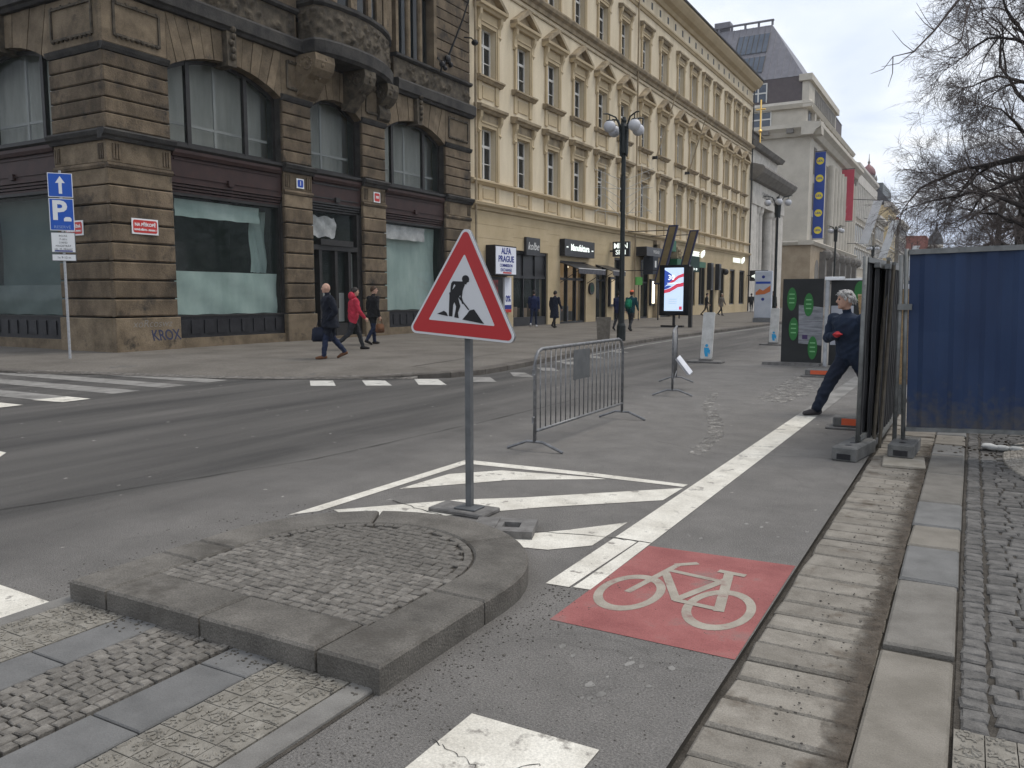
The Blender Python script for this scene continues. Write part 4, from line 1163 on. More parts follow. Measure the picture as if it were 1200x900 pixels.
plate('street_name_plate', 'red enamel plate on the side street face of the corner pier', SF, -21.80, -21.02, 3.26, 3.66, .16, M_signr, M_signw, (('SENOVÁŽNÁ', .10, 3.50), ('NOVÉ MĚSTO - PRAHA 1', .058, 3.38)))
plate('house_number_plate', 'small blue house number plate above a stone pier', WF, 20.68, 21.02, 5.22, 5.54, .13, M_signb, M_signw, (('1', .2, 5.38),), 'number plate')
plate('house_number_plate', 'small red house number plate on the pier right of the doorway', WF, 24.72, 25.10, 5.16, 5.54, .13, M_signr, M_signw, (('388', .13, 5.35),), 'number plate')
# sprayed tag on the plinth
gt = empty('graffiti', (-19.83, 15.2, .6)); tag(gt, 'dark blue spray tag and pale scrawl on the corner plinth', 'graffiti')
GF = Fac((0, -15.2, -.6), (0, 1, 0), (1, 0, 0))
text('blue_tag', 'KROX', .42, GF, 15.35, .52, .003, mat('blue_spray', (0.040, 0.045, 0.085), rough=.8), gt, bold=.006, ext=.0015, sx=.8, shear=-.25)
text('white_scrawl', 'xoRcoswz', .30, GF, 14.9, .86, .003, mat('pale_spray', (0.22, 0.21, 0.19), rough=.8), gt, bold=-.004, ext=.001, sx=1.0, shear=.2)

# ------------------------------------------------------------------ cream facade building
M_cr = mat('cream_render', (0.53, 0.45, 0.315), (0.665, 0.575, 0.42), 0.9, rough=0.9, fine=0.05, fscale=20, stretch=(1, 1, .22), spots=((0.50, 0.43, 0.31), 0.7, 0.62, 0.15))
M_crd = mat('ochre_trim', (0.43, 0.34, 0.21), (0.50, 0.405, 0.26), 0.8, rough=0.9, fine=0.06, fscale=20)
M_crs = mat('weathered_hood_stone', (0.20, 0.16, 0.105), (0.38, 0.305, 0.20), 1.6, rough=0.9)
M_gfl = mat('ochre_ground_floor', (0.41, 0.325, 0.195), (0.49, 0.395, 0.25), 0.6, rough=0.9, fine=0.05, fscale=20)
M_sash = mat('white_sash', (0.60, 0.59, 0.55), None, 3, rough=0.6)
cre = empty('cream_building', (-20, 31.7, 0))
tag(cre, 'long cream rendered building with pedimented windows above a row of shops', 'building')
FC = Fac((0, -31.7, 0), (0, 1, 0), (1, 0, 0))
UEND = 84.3
WC = [33.3, 36.65, 39.95, 43.25, 46.6, 50.1, 53.85, 57.55, 61.4, 64.7, 67.95, 71.3, 74.9, 78.1, 81.3]
HW = .66
FL_ = [(7.02, 9.36), (11.62, 13.82), (16.62, 18.85)]
bm = bmesh.new()
eds = [31.66] + [x for c in WC for x in (c - HW, c + HW)] + [UEND]
for i in range(0, len(eds), 2):
    fbox(bm, FC, eds[i], eds[i + 1], 5.9, 22.2, -.5, 0)
for c in WC:
    zs = [5.9] + [z for f in FL_ for z in f] + [22.2]
    for i in range(0, len(zs), 2): fbox(bm, FC, c - HW, c + HW, zs[i], zs[i + 1], -.5, 0)
fbox(bm, FC, 31.66, UEND, 5.9, 22.2, -14, -13.5); fbox(bm, FC, UEND - .5, UEND, 0, 22.2, -13.5, -.5)
bmo('wall', bm, M_cr, cre)
bm = bmesh.new(); fbox(bm, FC, 31.7, UEND - .5, 5.9, 22.1, -1.4, -1.3); bmo('interior', bm, M_dark, cre)

def wmesh(fn, m):
    bm = bmesh.new(); fn(bm); return to_mesh(bm, m, False, 'window_piece')
W0 = Fac((0, 0, 0), (0, 1, 0), (1, 0, 0))
def frame_fn(h):
    def fn(bm):
        t = h * .66
        for q in ((-HW, -HW + .08, 0, h), (HW - .08, HW, 0, h), (-HW + .08, HW - .08, h - .08, h), (-HW + .08, HW - .08, 0, .08), (-HW + .08, HW - .08, t - .05, t + .07)):
            fbox(bm, W0, q[0], q[1], q[2], q[3], -.34, -.25)
        fbox(bm, W0, -.05, .05, .08, t - .05, -.335, -.24); fbox(bm, W0, -.05, .05, t + .07, h - .08, -.335, -.24)
        fbox(bm, W0, -HW + .08, -.05, h * .33 - .02, h * .33 + .02, -.33, -.26); fbox(bm, W0, .05, HW - .08, h * .33 - .02, h * .33 + .02, -.33, -.26)
    return fn
def pane_fn(h):
    def fn(bm): bm.faces.new([bm.verts.new(W0(*p)) for p in ((-HW, 0, -.30), (HW, 0, -.30), (HW, h, -.30), (-HW, h, -.30))])
    return fn
def surround_fn(h):
    def fn(bm):
        a, b = HW, HW + .24
        for s in (-1, 1):
            lo, hi = sorted((s * a, s * b)); fbox(bm, W0, lo, hi, 0, h + .24, 0, .07)
            lo, hi = sorted((s * (a + .08), s * b)); fbox(bm, W0, lo, hi, 0, h + .16, .07, .11)
        fbox(bm, W0, -a, a, h, h + .24, 0, .075); fbox(bm, W0, -a - .08, a + .08, h + .16, h + .24, .075, .115)
    return fn
def sill_fn(bm):
    fprof(bm, W0, [(0, -.28), (.14, -.28), (.24, -.16), (.30, -.14), (.30, -.06), (0, -.02)], -1.14, 1.14)
def apron_fn(d):
    def fn(bm):
        fbox(bm, W0, -.92, -.62, -d, -.28, 0, .07); fbox(bm, W0, .62, .92, -d, -.28, 0, .07); fbox(bm, W0, -.5, .5, -d + .12, -.42, 0, .04)
    return fn
def hood_fn(h):
    def fn(bm):
        fbox(bm, W0, -.80, .80, h + .24, h + .62, 0, .06)
        fprof(bm, W0, [(0, h + .62), (.22, h + .62), (.30, h + .72), (.40, h + .76), (.42, h + .88), (0, h + .96)], -1.24, 1.24)
    return fn
def bracket_fn(h, s):
    def fn(bm):
        if True:
            lo, hi = sorted((s * .82, s * 1.02))
            fprof(bm, W0, [(0, h + .62), (.26, h + .62), (.24, h + .38), (.13, h + .16), (.10, h - .12), (.15, h - .22), (.08, h - .32), (0, h - .32)], lo, hi)
    return fn
def pedi_fn(h):
    def fn(bm):
        b = h + .96
        for s in (-1, 1):
            poly = [(s * 1.26, b - .14), (s * 1.26, b), (0, b + .80), (0, b + .56), (s * .98, b - .02)]
            fprism(bm, W0, poly, 0, .40)
        fprism(bm, W0, [(-.95, b - .02), (.95, b - .02), (0, b + .54)], 0, .10)
    return fn
def cap_fn(h):
    def fn(bm):
        fbox(bm, W0, -.82, .82, h + .24, h + .52, 0, .06)
        fprof(bm, W0, [(0, h + .52), (.18, h + .52), (.26, h + .62), (.32, h + .66), (.32, h + .76), (0, h + .82)], -1.12, 1.12)
    return fn
protos = []
for fi, (z0, z1) in enumerate(FL_):
    h = z1 - z0
    w = empty('window', parent=None)
    COL.objects.unlink(w); bpy.data.objects.remove(w)
    parts = [('sash', wmesh(frame_fn(h), M_sash)), ('pane', wmesh(pane_fn(h), M_glk)), ('surround', wmesh(surround_fn(h), M_crd)),
             ('bracket', wmesh(bracket_fn(h, -1), M_crd)), ('bracket', wmesh(bracket_fn(h, 1), M_crd))]
    if fi == 0: parts += [('hood', wmesh(hood_fn(h), M_crs)), ('apron', wmesh(apron_fn(1.0), M_crd))]
    if fi == 1: parts += [('hood', wmesh(hood_fn(h), M_crd)), ('pediment', wmesh(pedi_fn(h), M_crs)), ('sill', wmesh(sill_fn, M_crs)), ('apron', wmesh(apron_fn(1.1), M_crd))]
    if fi == 2: parts += [('hood', wmesh(cap_fn(h), M_crs))]
    protos.append((z0, parts))
for c in WC:
    for z0, parts in protos:
        w = empty('window', (0, c - 31.7, z0), parent=cre)
        for n_, me in parts: link(n_, me, w)
# some drawn blinds behind the panes
M_blind = mat('pale_blind', (0.42, 0.40, 0.36), None, 2, rough=.9)
for c in WC:
    for z0, z1 in FL_:
        if random.random() < .55:
            bm = bmesh.new(); d = random.uniform(.4, 1.9); fbox(bm, FC, c - HW, c - HW + random.choice((.45, .6, 1.3)), z1 - d, z1, -.55, -.53); bmo('blind', bm, M_blind, cre)
# bands
def band(name, prof, m, a=31.66, b=UEND):
    bm = bmesh.new(); fprof(bm, FC, prof, a, b); return bmo(name, bm, m, cre)
band('ground_floor_cornice', [(0, 5.60), (.10, 5.60), (.16, 5.72), (.30, 5.80), (.34, 5.92), (.10, 6.0), (0, 6.02)], M_crd)
band('sill_string', [(0, 6.74), (.10, 6.74), (.18, 6.82), (.24, 6.86), (.24, 6.94), (0, 7.0)], M_crd)
band('string_course', [(0, 16.0), (.10, 16.0), (.14, 16.18), (.30, 16.28), (.36, 16.42), (.36, 16.50), (0, 16.58)], M_crs)
band('string_fillet', [(0, 15.72), (.06, 15.72), (.06, 15.80), (0, 15.80)], M_crs)
band('architrave', [(0, 20.35), (.08, 20.35), (.14, 20.48), (.20, 20.52), (.20, 20.62), (0, 20.68)], M_crd)
band('main_cornice', [(0, 21.7), (.16, 21.7), (.30, 21.9), (.62, 22.05), (.80, 22.25), (.95, 22.45), (.95, 22.62), (0, 22.75)], M_crd)
bm = bmesh.new(); fprof(bm, FC, [(1.05, 22.62), (1.08, 22.72), (.9, 22.9), (-4.5, 26.0), (-10, 26.0), (-14.2, 22.6)], 31.6, UEND + .3); bmo('roof', bm, M_slate, cre)
for k in range(30):
    u = 33.0 + k * 1.68
    if u < UEND - 1:
        bm = bmesh.new(); fbox(bm, FC, u, u + .30, 21.0, 21.45, .0, .012); bmo('attic_vent', bm, M_iron, cre)
bm = bmesh.new(); fbox(bm, FC, 60.5, 62.5, 24.6, 27.6, -5.5, -4.3); fbox(bm, FC, 60.4, 62.6, 27.6, 27.9, -5.6, -4.2); bmo('chimney', bm, M_cr, cre)
bm = bmesh.new(); fbox(bm, FC, 68.5, 70.0, 23.6, 25.4, -2.8, -1.8); bmo('chimney', bm, M_cr, cre)
for u, m in ((52.0, M_crs), (31.9, M_crs), (83.9, M_iron)):
    bm = bmesh.new(); tube(bm, [FC(u, .2, .20), FC(u, 22.0, .20)], .06, 8); bmo('downpipe', bm, m, cre)
# ground floor with shop openings: (u0,u1,top,bottom)
OPEN = [(35.65, 39.45, 3.92, .12), (40.95, 44.45, 3.62, .12), (45.9, 47.65, 3.55, .12), (48.8, 50.0, 4.1, .12), (53.6, 55.2, 4.15, .12), (56.9, 60.2, 4.6, .12),
        (64.4, 66.3, 4.2, .9), (67.3, 69.2, 4.2, .9), (70.5, 72.0, 4.2, .12), (73.4, 75.3, 4.2, .9), (77.2, 79.1, 4.2, .9), (80.8, 82.9, 4.2, .9)]
bm = bmesh.new()
last = 31.66
def courses_box(bm, u0, u1, z0, z1):
    z = z0
    while z < z1 - 1e-4:
        zt = min(z1, z + .62)
        fbox(bm, FC, u0, u1, z, zt - .015, -.5, .03); fbox(bm, FC, u0, u1, zt - .015, zt, -.5, .015)
        z = zt
for a, b, t, lo in OPEN:
    courses_box(bm, last, a, .0, 5.6); courses_box(bm, a, b, t, 5.6)
    if lo > .2: courses_box(bm, a, b, 0, lo)
    last = b
courses_box(bm, last, UEND, 0, 5.6)
bmo('ground_floor_wall', bm, M_gfl, cre)
bm = bmesh.new(); fbox(bm, FC, 31.66, UEND, 0.0, .55, .03, .07)
M_sb = mat('grey_base_stone', (0.16, 0.15, 0.135), (0.22, 0.205, 0.185), 2, rough=.9)
bm.free()
M_lit = mat('lit_shop_interior', (0.35, 0.26, 0.15), (0.55, 0.42, 0.25), .8, emit=((1.0, .72, .40), .10))
M_glow = mat('lamp_tube', (1, .9, .7), emit=((1.0, .86, .62), 2.2))
M_wlet = mat('lit_white_letters', (.9, .95, .9), emit=((.92, 1.0, .93), .65))
M_shopf = mat('black_shop_frame', (0.018, 0.018, 0.02), (0.03, 0.03, 0.032), 3, rough=.35)
for i, (a, b, t, lo) in enumerate(OPEN):
    sf = empty('shop_front', parent=cre)
    bm = bmesh.new(); wd = .10
    fbox(bm, FC, a, a + wd, lo, t, -.30, -.06); fbox(bm, FC, b - wd, b, lo, t, -.30, -.06); fbox(bm, FC, a + wd, b - wd, t - .14, t, -.30, -.06); fbox(bm, FC, a + wd, b - wd, lo, lo + (.45 if i == 0 else .1), -.30, -.06)
    n_ = 2 if b - a < 2.2 else 3
    if b - a > 1.9:
        for k in range(1, n_): u = a + (b - a) * k / n_; fbox(bm, FC, u - .04, u + .04, lo + .1, t - .14, -.29, -.08)
    if i in (0, 1, 2, 4): fbox(bm, FC, a + wd, b - wd, 2.55, 2.68, -.28, -.09)
    if i == 0: fbox(bm, FC, a + wd, b - wd, 2.68, t - .14, -.20, -.15)
    bmo('frame', bm, M_shopf, sf)
    bm = bmesh.new(); bm.faces.new([bm.verts.new(FC(*p)) for p in ((a, lo, -.18), (b, lo, -.18), (b, t, -.18), (a, t, -.18))]); bmo('pane', bm, M_gl if i not in (5,) else M_glk, sf)
    bm = bmesh.new(); fbox(bm, FC, a - .3, b + .3, .1, t + .1, -2.8, -2.75); fbox(bm, FC, a - .3, b + .3, .05, .12, -2.75, -.3); fbox(bm, FC, a - .3, b + .3, t, t + .1, -2.75, -.51)
    fbox(bm, FC, a - .35, a - .3, .1, t + .1, -2.75, -.5); fbox(bm, FC, b + .3, b + .35, .1, t + .1, -2.75, -.5)
    bmo('interior', bm, M_dark if i in (0, 2, 3, 4, 5) else M_lit, sf)
    bm = bmesh.new()
    for k in range(3): ball(bm, FC(a + .4 + (b - a - .8) * k / 2, t - .25, -1.0 - .5 * (k % 2)), .06, 8)
    if i not in (3, 4, 5): bmo('ceiling_spot', bm, M_glow, sf)
    else: bm.free()
    if i > 5 or i in (0, 1):      # displays
        bm = bmesh.new()
        for k in range(4):
            u = a + .3 + (b - a - .6) * k / 3; hh = random.uniform(.5, 1.2)
            fbox(bm, FC, u - .18, u + .18, lo + .1, lo + .1 + hh, -1.0, -.6)
        bmo('display', bm, mat('display_goods_%d' % (i % 3), ((.30, .22, .15), (.20, .21, .23), (.36, .30, .22))[i % 3], None, rough=.7), sf)
# carved portal round the dark entrance
bm = bmesh.new()
for u in (56.45, 60.35):
    fbox(bm, FC, u - .35, u + .35, .1, 4.5, .03, .35); fbox(bm, FC, u - .45, u + .45, 4.5, 5.3, .03, .55)
    for k in range(8): ball(bm, FC(u + random.uniform(-.3, .3), 4.6 + random.uniform(0, .6), .55), .14, 7)
fbox(bm, FC, 56.0, 60.8, 5.0, 5.58, .03, .30)
bmo('carved_portal', bm, M_crs, cre)

# --- signs and fittings on the cream building, each a thing
def wall_thing(name, label, cat, u, v, w=0.0, group=None):
    t = empty(name, (-20 + w, u, v)); tag(t, label, cat, group)
    return t, Fac((20 - (-0 + w) - 20, 0, 0), (0, 1, 0), (1, 0, 0))
LF = Fac((0, 0, 0), (0, 1, 0), (1, 0, 0))
def sign_box(name, label, u0, u1, v0, v1, m, lines, ml, th=.18, cat='shop sign', w=.04):
    t = empty(name, (-20 + w, (u0 + u1) / 2, v0)); tag(t, label, cat)
    hu = (u1 - u0) / 2; h = v1 - v0
    bm = bmesh.new(); fbox(bm, LF, -hu, hu, 0, h, 0, th); bmo('sign_box', bm, m, t)
    for s, size, du, dv, bold, sh in lines: text('lettering', s, size, LF, du, dv, th + .006, ml, t, bold=bold, ext=.004, shear=sh)
    return t, hu, h
M_white = mat('white_board', (.74, .76, .82), None, rough=.5)
M_navy = mat('navy_print', (.02, .035, .22), None, rough=.5)
t, hu, h = sign_box('exchange_sign', 'white exchange office board with bold navy capitals on cream wall', 33.0, 35.05, 2.62, 4.02, M_blk, (), M_navy, .5)
bm = bmesh.new(); fbox(bm, LF, -hu + .06, hu - .06, .06, h - .06, .5, .515); bmo('face', bm, M_white, t)
for s, z, y_, b in (('ALFA', .40, 1.13, .012), ('PRAGUE', .40, .76, .012), ('COMMISSION', .20, .46, .004), ('EXCHANGE', .20, .25, .004)): text('lettering', s, z, LF, 0, y_, .52, M_navy, t, bold=b, ext=.003)
bm = bmesh.new(); fbox(bm, LF, -.3, .5, .09, .16, .515, .522); bmo('red_stripe', bm, M_signr, t)
t, hu, h = sign_box('poster_case', 'dark poster case with red picture under the exchange board', 32.9, 34.25, 1.0, 2.56, M_blk, (), M_navy, .2, 'poster')
bm = bmesh.new(); fbox(bm, LF, -.5, .2, .2, 1.4, .2, .21); bmo('picture', bm, mat('red_black_print', (.03, .02, .02), (.35, .05, .05), 3, rough=.5), t)
t, hu, h = sign_box('rate_poster', 'tall narrow white and blue exchange rate poster on cream wall', 34.5, 35.15, .85, 2.55, M_white, (('0%', .42, 0, .65, .01, 0),), M_navy, .16, 'poster')
bm = bmesh.new(); fbox(bm, LF, -.32, .32, .16, .36, .16, .168); bmo('blue_band', bm, M_navy, t)
bm = bmesh.new(); fbox(bm, LF, -.32, .32, .0, .15, .16, .168); bmo('red_band', bm, M_signr, t)
M_ltw = mat('white_sign_letters', (.68, .68, .66), None, rough=.5)
sign_box('script_sign', 'square black sign with slanted white script over the dark shop front', 36.75, 38.25, 3.72, 4.62, M_shopf, (('kolbe', .55, 0, .45, .0, .3),), M_ltw, .14)
sign_box('box_sign', 'wide black box sign with glowing white lettering', 40.85, 44.9, 3.86, 4.78, M_shopf, (('Manufaktura', .50, 0, .48, .012, 0), ('~', .4, -1.7, .5, .01, 0), ('~', .4, 1.7, .42, .01, 0)), M_wlet, .32)
t = empty('projecting_sign', (-20, 48.05, 4.2)); tag(t, 'green and white lit projecting sign reading MEN behind the lamp post', 'shop sign')
PF = Fac((0, 0, 0), (1, 0, 0), (0, -1, 0))
bm = bmesh.new(); fbox(bm, PF, .25, 1.35, -.1, .82, -.12, .12); fbox(bm, PF, .0, .25, .2, .3, -.03, .03); bmo('sign_box', bm, M_shopf, t)
text('lettering', 'MEN', .46, PF, .8, .55, .126, M_wlet, t, bold=.01, ext=.004); text('lettering', 'SEN', .40, PF, .8, .15, .126, M_wlet, t, bold=.008, ext=.004)
for a, b, lab in ((40.9, 44.6, 'black awning over the glass front below the box sign'), (45.8, 47.8, 'small black awning over the narrow doorway')):
    t = empty('awning', (-19.97, (a + b) / 2, 3.0)); tag(t, lab, 'awning')
    hu = (b - a) / 2
    bm = bmesh.new(); fprof(bm, LF, [(0, .55), (0, .50), (1.15, .10), (1.15, .14)], -hu, hu); bmo('canopy', bm, M_shopf, t)
    bm = bmesh.new(); fbox(bm, LF, -hu, hu, -.12, .105, 1.15, 1.17); bmo('valance', bm, mat('awning_valance', (.05, .05, .06), (.11, .11, .12), 5), t)
    bm = bmesh.new(); fbox(bm, LF, -hu, hu, .14, .18, 1.10, 1.18); bmo('front_bar', bm, M_ltw, t)
    for s in (-1, 1):
        bm = bmesh.new(); tube(bm, [(0.02, s * (hu - .06), -.6), (1.12, s * (hu - .06), .05)], .02, 6); bmo('strut', bm, M_blk, t)
t = empty('round_plaque', (-19.96, 45.1, 2.1)); tag(t, 'round black plaque on the cream pier between doorways', 'plaque')
bm = bmesh.new()
n_ = 24; fprism(bm, LF, [(.36 * math.cos(2 * math.pi * k / n_), .36 * math.sin(2 * math.pi * k / n_)) for k in range(n_)], 0, .10); bmo('disc', bm, M_shopf, t)
bm = bmesh.new(); fprism(bm, LF, [(.22 * math.cos(2 * math.pi * k / n_), .22 * math.sin(2 * math.pi * k / n_)) for k in range(n_)], .10, .115); bmo('emblem', bm, mat('dull_green', (.03, .07, .05)), t)
for u, lab in ((48.2, 'lit poster case with brown frame beside the narrow doorway'), (55.7, 'glowing yellow menu case beside the carved portal')):
    t = empty('display_case', (-19.96, u, 1.0)); tag(t, lab, 'display case')
    bm = bmesh.new(); fbox(bm, LF, -.42, .42, 0, 1.85, 0, .16); bmo('case', bm, M_shopf, t)
    bm = bmesh.new(); fbox(bm, LF, -.26, .26, .15, 1.7, .16, .17); bmo('face', bm, M_glow if u > 50 else mat('dim_case', (.35, .28, .18), emit=((1, .8, .5), .3)), t)
# arcade beam signs near the portal
t = empty('portal_sign', (-20, 54.0, 3.6)); tag(t, 'black beam sign with hanging lantern left of the carved portal', 'shop sign')
bm = bmesh.new(); fbox(bm, LF, -1.7, 1.9, .75, 1.35, .1, .9); bmo('beam', bm, M_shopf, t)
bm = bmesh.new(); fbox(bm, LF, -.7, .3, -.45, .75, .3, 1.0); bmo('lantern_box', bm, mat('dark_blue_grey', (.03, .035, .045)), t)
text('lettering', 'PASSAGE', .3, LF, .2, 1.05, .91, M_ltw, t, ext=.004)
bm = bmesh.new(); fbox(bm, LF, -.35, -.05, .0, .45, 1.0, 1.01); bmo('pictogram', bm, M_ltw, t)
M_gold = mat('bronze_panel', (.16, .12, .055), (.21, .16, .08), 3, rough=.55)
M_bluef = mat('dark_blue_frame', (.03, .035, .085), None, rough=.5)
for u, lab in ((50.4, 'slanting bronze panel in blue frame left of the other before the passage'), (54.8, 'slanting bronze panel in blue frame nearer the green signs')):
    t = empty('slanted_panel', (-17.6, u, 2.4)); tag(t, lab, 'banner panel')
    def sh(u_, v_, w_): return Vector((u_ + .95 * v_ / 3.7, -w_, v_))
    bm = bmesh.new(); fbox(bm, sh, -.30, .30, 0, 3.7, -.08, .08); bmo('frame', bm, M_bluef, t)
    bm = bmesh.new(); fbox(bm, sh, -.19, .19, .10, 3.60, .08, .10); bmo('panel', bm, M_gold, t)
    for z in (.9, 3.4):
        bm = bmesh.new(); tube(bm, [sh(0, z, 0), Vector((-2.4, 0, z))], .03, 6); bmo('wall_tie', bm, M_blk, t)
    bm = bmesh.new(); tube(bm, [(0, .05, -2.28), (0, .05, .1)], .05, 8); bmo('post', bm, M_blk, t)
M_green = mat('shop_green', (.012, .10, .045), None, rough=.5)
t = empty('green_sign', (-20, 63.0, 3.4)); tag(t, 'long green beam sign with dark box hung from the cream facade', 'shop sign')
bm = bmesh.new(); fbox(bm, LF, -4.2, 3.2, .55, 1.0, .35, .9); bmo('beam', bm, M_green, t)
bm = bmesh.new(); fbox(bm, LF, -1.2, 1.1, .15, 1.35, .3, 1.0); bmo('box', bm, mat('dark_green_box', (.01, .035, .028)), t)
bm = bmesh.new(); ball(bm, LF(-.5, .35, 1.0), .1, 8); ball(bm, LF(.2, .35, 1.0), .1, 8); bmo('spot', bm, M_wlet, t)
bm = bmesh.new(); fbox(bm, LF, -5.2, -4.2, 1.5, 2.3, .3, .8); bmo('upper_box', bm, M_green, t)
t = empty('green_sign', (-18.5, 49.2, 2.0)); tag(t, 'small bright green plate below the slanting panels', 'shop sign')
bm = bmesh.new(); fbox(bm, LF, -.55, .55, .35, .85, 0, .08); bmo('plate', bm, mat('lime_plate', (.08, .28, .06)), t)
bm = bmesh.new(); tube(bm, [(.04, 0, -1.88), (.04, 0, .4)], .03, 6); bmo('post', bm, M_blk, t)
for u, lab in ((66.0, 'white lit LACOSTE lettering over the first clothes shop window'), (79.7, 'white lit LACOSTE lettering at the end of the facade')):
    t = empty('letter_sign', (-19.96, u, 4.75)); tag(t, lab, 'shop sign')
    text('lettering', 'LACOSTE', .62, LF, -.4, .3, .08, M_wlet, t, bold=.004, ext=.04)
    bm = bmesh.new(); tube(bm, [LF(1.5, .1, .1), LF(1.75, .35, .1), LF(2.0, .55, .1), LF(2.35, .75, .1)], [.05, .2, .16, .03], 8); tube(bm, [LF(1.7, .1, .1), LF(1.8, .35, .1)], .06, 6); bmo('emblem', bm, M_wlet, t)
t = empty('projecting_sign', (-20, 84.0, 3.2)); tag(t, 'black projecting sign with glowing white crocodile shape at the facade end', 'shop sign')
bm = bmesh.new(); fbox(bm, PF, .3, 2.1, 0, 1.05, -.1, .1); fbox(bm, PF, 0, .3, .5, .6, -.03, .03); bmo('sign_box', bm, M_shopf, t)
bm = bmesh.new(); tube(bm, [PF(.5, .45, .12), PF(.9, .5, .12), PF(1.4, .58, .12), PF(1.95, .62, .12)], [.06, .2, .2, .06], 8); tube(bm, [PF(.8, .25, .12), PF(.9, .5, .12)], .06, 6); bmo('emblem', bm, M_wlet, t)
for u, lab in ((70.0, 'tall dark bracket case beside the clothes shop doorway'), (72.5, 'tall dark bracket case with lantern right of the clothes shop doorway')):
    t = empty('bracket_case', (-19.96, u, 2.2)); tag(t, lab, 'display case')
    bm = bmesh.new(); fbox(bm, LF, -.35, .35, 0, 2.3, 0, .35); bmo('case', bm, M_shopf, t)
    bm = bmesh.new(); fbox(bm, LF, -.25, .25, .1, 2.2, .35, .37); bmo('panel', bm, M_iron, t)
    if u > 72:
        bm = bmesh.new(); ball(bm, LF(.1, 1.6, .8), .28, 10); tube(bm, [LF(0, 1.9, .2), LF(.1, 1.8, .8)], .04, 6); bmo('lantern', bm, M_blk, t)
# flag poles over the middle of the facade
for u, z, lab in ((55.6, 11.3, 'long thin bare flag pole slanting up before the pedimented windows left of its twin'), (63.0, 11.2, 'long thin bare flag pole slanting up before the pedimented windows right of its twin')):
    t = empty('flag_pole', (-19.7, u, z)); tag(t, lab, 'flag pole')
    bm = bmesh.new(); tube(bm, [(0, 0, 0), (1.0, 1.2, 4.6)], [.06, .04], 8); bmo('pole', bm, M_crs, t)
    bm = bmesh.new(); box(bm, -.3, .06, -.06, .06, -.14, .06); bmo('holder', bm, M_blk, t)

# ------------------------------------------------------------------ buildings farther down the street
M_gst = mat('grey_limestone', (0.43, 0.405, 0.36), (0.56, 0.53, 0.475), 1.2, rough=.9, fine=.06, fscale=10, spots=((.22, .205, .18), .8, .6, .15))
M_gsd = mat('dark_weathered_stone', (0.13, 0.12, 0.105), (0.2, 0.185, 0.165), 1.2, rough=.9)
def FW(o): return Fac((0, 0, 0), (0, 1, 0), (1, 0, 0))
chp = empty('church_front', (-20, 84.5, 0)); tag(chp, 'grey classical church front with tall columns, dark eaves and gilded cross', 'church')
bm = bmesh.new(); fbox(bm, LF, .2, 15.8, 0, 17.3, -16, -1.6); bmo('wall', bm, M_gst, chp)
bm = bmesh.new(); fbox(bm, LF, .2, 2.6, 0, 11.0, -1.6, .1); bmo('corner_pier', bm, M_gst, chp); bm = bmesh.new(); fbox(bm, LF, 13.4, 15.8, 0, 11.0, -1.6, .1); bmo('corner_pier', bm, M_gst, chp)
for u in (3.9, 5.6, 10.4, 12.1):
    bm = bmesh.new(); lathe(bm, (-.55, u, 0), [(.75, 0), (.75, .35), (.62, .5), (.60, 3), (.52, 10.2), (.66, 10.5), (.72, 11.0)], 18); bmo('column', bm, M_gst, chp, smooth=False)
bm = bmesh.new(); fbox(bm, LF, .1, 15.9, 11.0, 13.2, -1.6, .2); bmo('entablature', bm, M_gst, chp)
text('lettering', 'SANCTAE CRUCIS', .9, LF, 8, 12.2, .21, M_gsd, chp, ext=.01)
bm = bmesh.new(); fprof(bm, LF, [(-.2, 13.2), (.6, 13.3), (1.3, 13.9), (1.5, 14.3), (1.3, 14.6), (-.2, 15.0)], -.6, 16.6); bmo('cornice', bm, M_gsd, chp)
bm = bmesh.new(); fbox(bm, LF, 1.0, 15.0, 15.0, 16.9, -5, -.6); bmo('attic', bm, M_gst, chp)
bm = bmesh.new(); fprof(bm, LF, [(-.8, 16.9), (-.1, 16.9), (.2, 17.3), (-.1, 17.5), (-8, 18.8), (-14, 17.5)], .4, 15.6); bmo('roof', bm, M_gsd, chp)
bm = bmesh.new(); fbox(bm, LF, 1.0, 9.0, 17.2, 18.9, -7, -1.2); fprof(bm, LF, [(-7.3, 18.9), (-.9, 18.9), (-4.1, 19.9)], .8, 9.2); bmo('lantern_block', bm, M_gsd, chp)
M_goldm = mat('gilded_metal', (.85, .55, .16), None, rough=.3, metal=1.0)
bm = bmesh.new(); tube(bm, [(-.95, 7.5, 17.0), (-.95, 7.5, 22.7)], .085, 8); tube(bm, [(-1.45, 7.5, 21.7), (-.45, 7.5, 21.7)], .085, 8); ball(bm, (-.95, 7.5, 19.4), .2, 10); bmo('cross', bm, M_goldm, chp)
bm = bmesh.new(); fbox(bm, LF, 2.7, 13.3, 0, 10.6, -1.6, -1.5); bmo('doorway', bm, M_gsd, chp)

M_wst = mat('pale_limestone', (0.44, 0.405, 0.34), (0.53, 0.49, 0.415), .6, rough=.9, fine=.04, fscale=8)
M_wsd = mat('tan_base_stone', (0.27, 0.21, 0.14), (0.36, 0.29, 0.2), .9, rough=.9)
M_roofm = mat('grey_seamed_metal', (.14, .135, .15), (.18, .175, .19), 1.5, rough=.5)
M_winb = mat('blue_dark_glass', (.03, .045, .07), (.06, .08, .11), .6, rough=.12, spec=.6)
bk = empty('bank_building', (-20, 117, 0)); tag(bk, 'tall pale stone office block with steep grey metal roof and hanging banners', 'building')
FK = Fac((0, 0, 0), (0, 1, 0), (1, 0, 0)); FKS = Fac((0, 0, 0), (-1, 0, 0), (0, -1, 0))
BW = 46.0
bm = bmesh.new(); fbox(bm, FK, 0, BW, 9.2, 24.0, -40, 0); bmo('wall', bm, M_wst, bk)
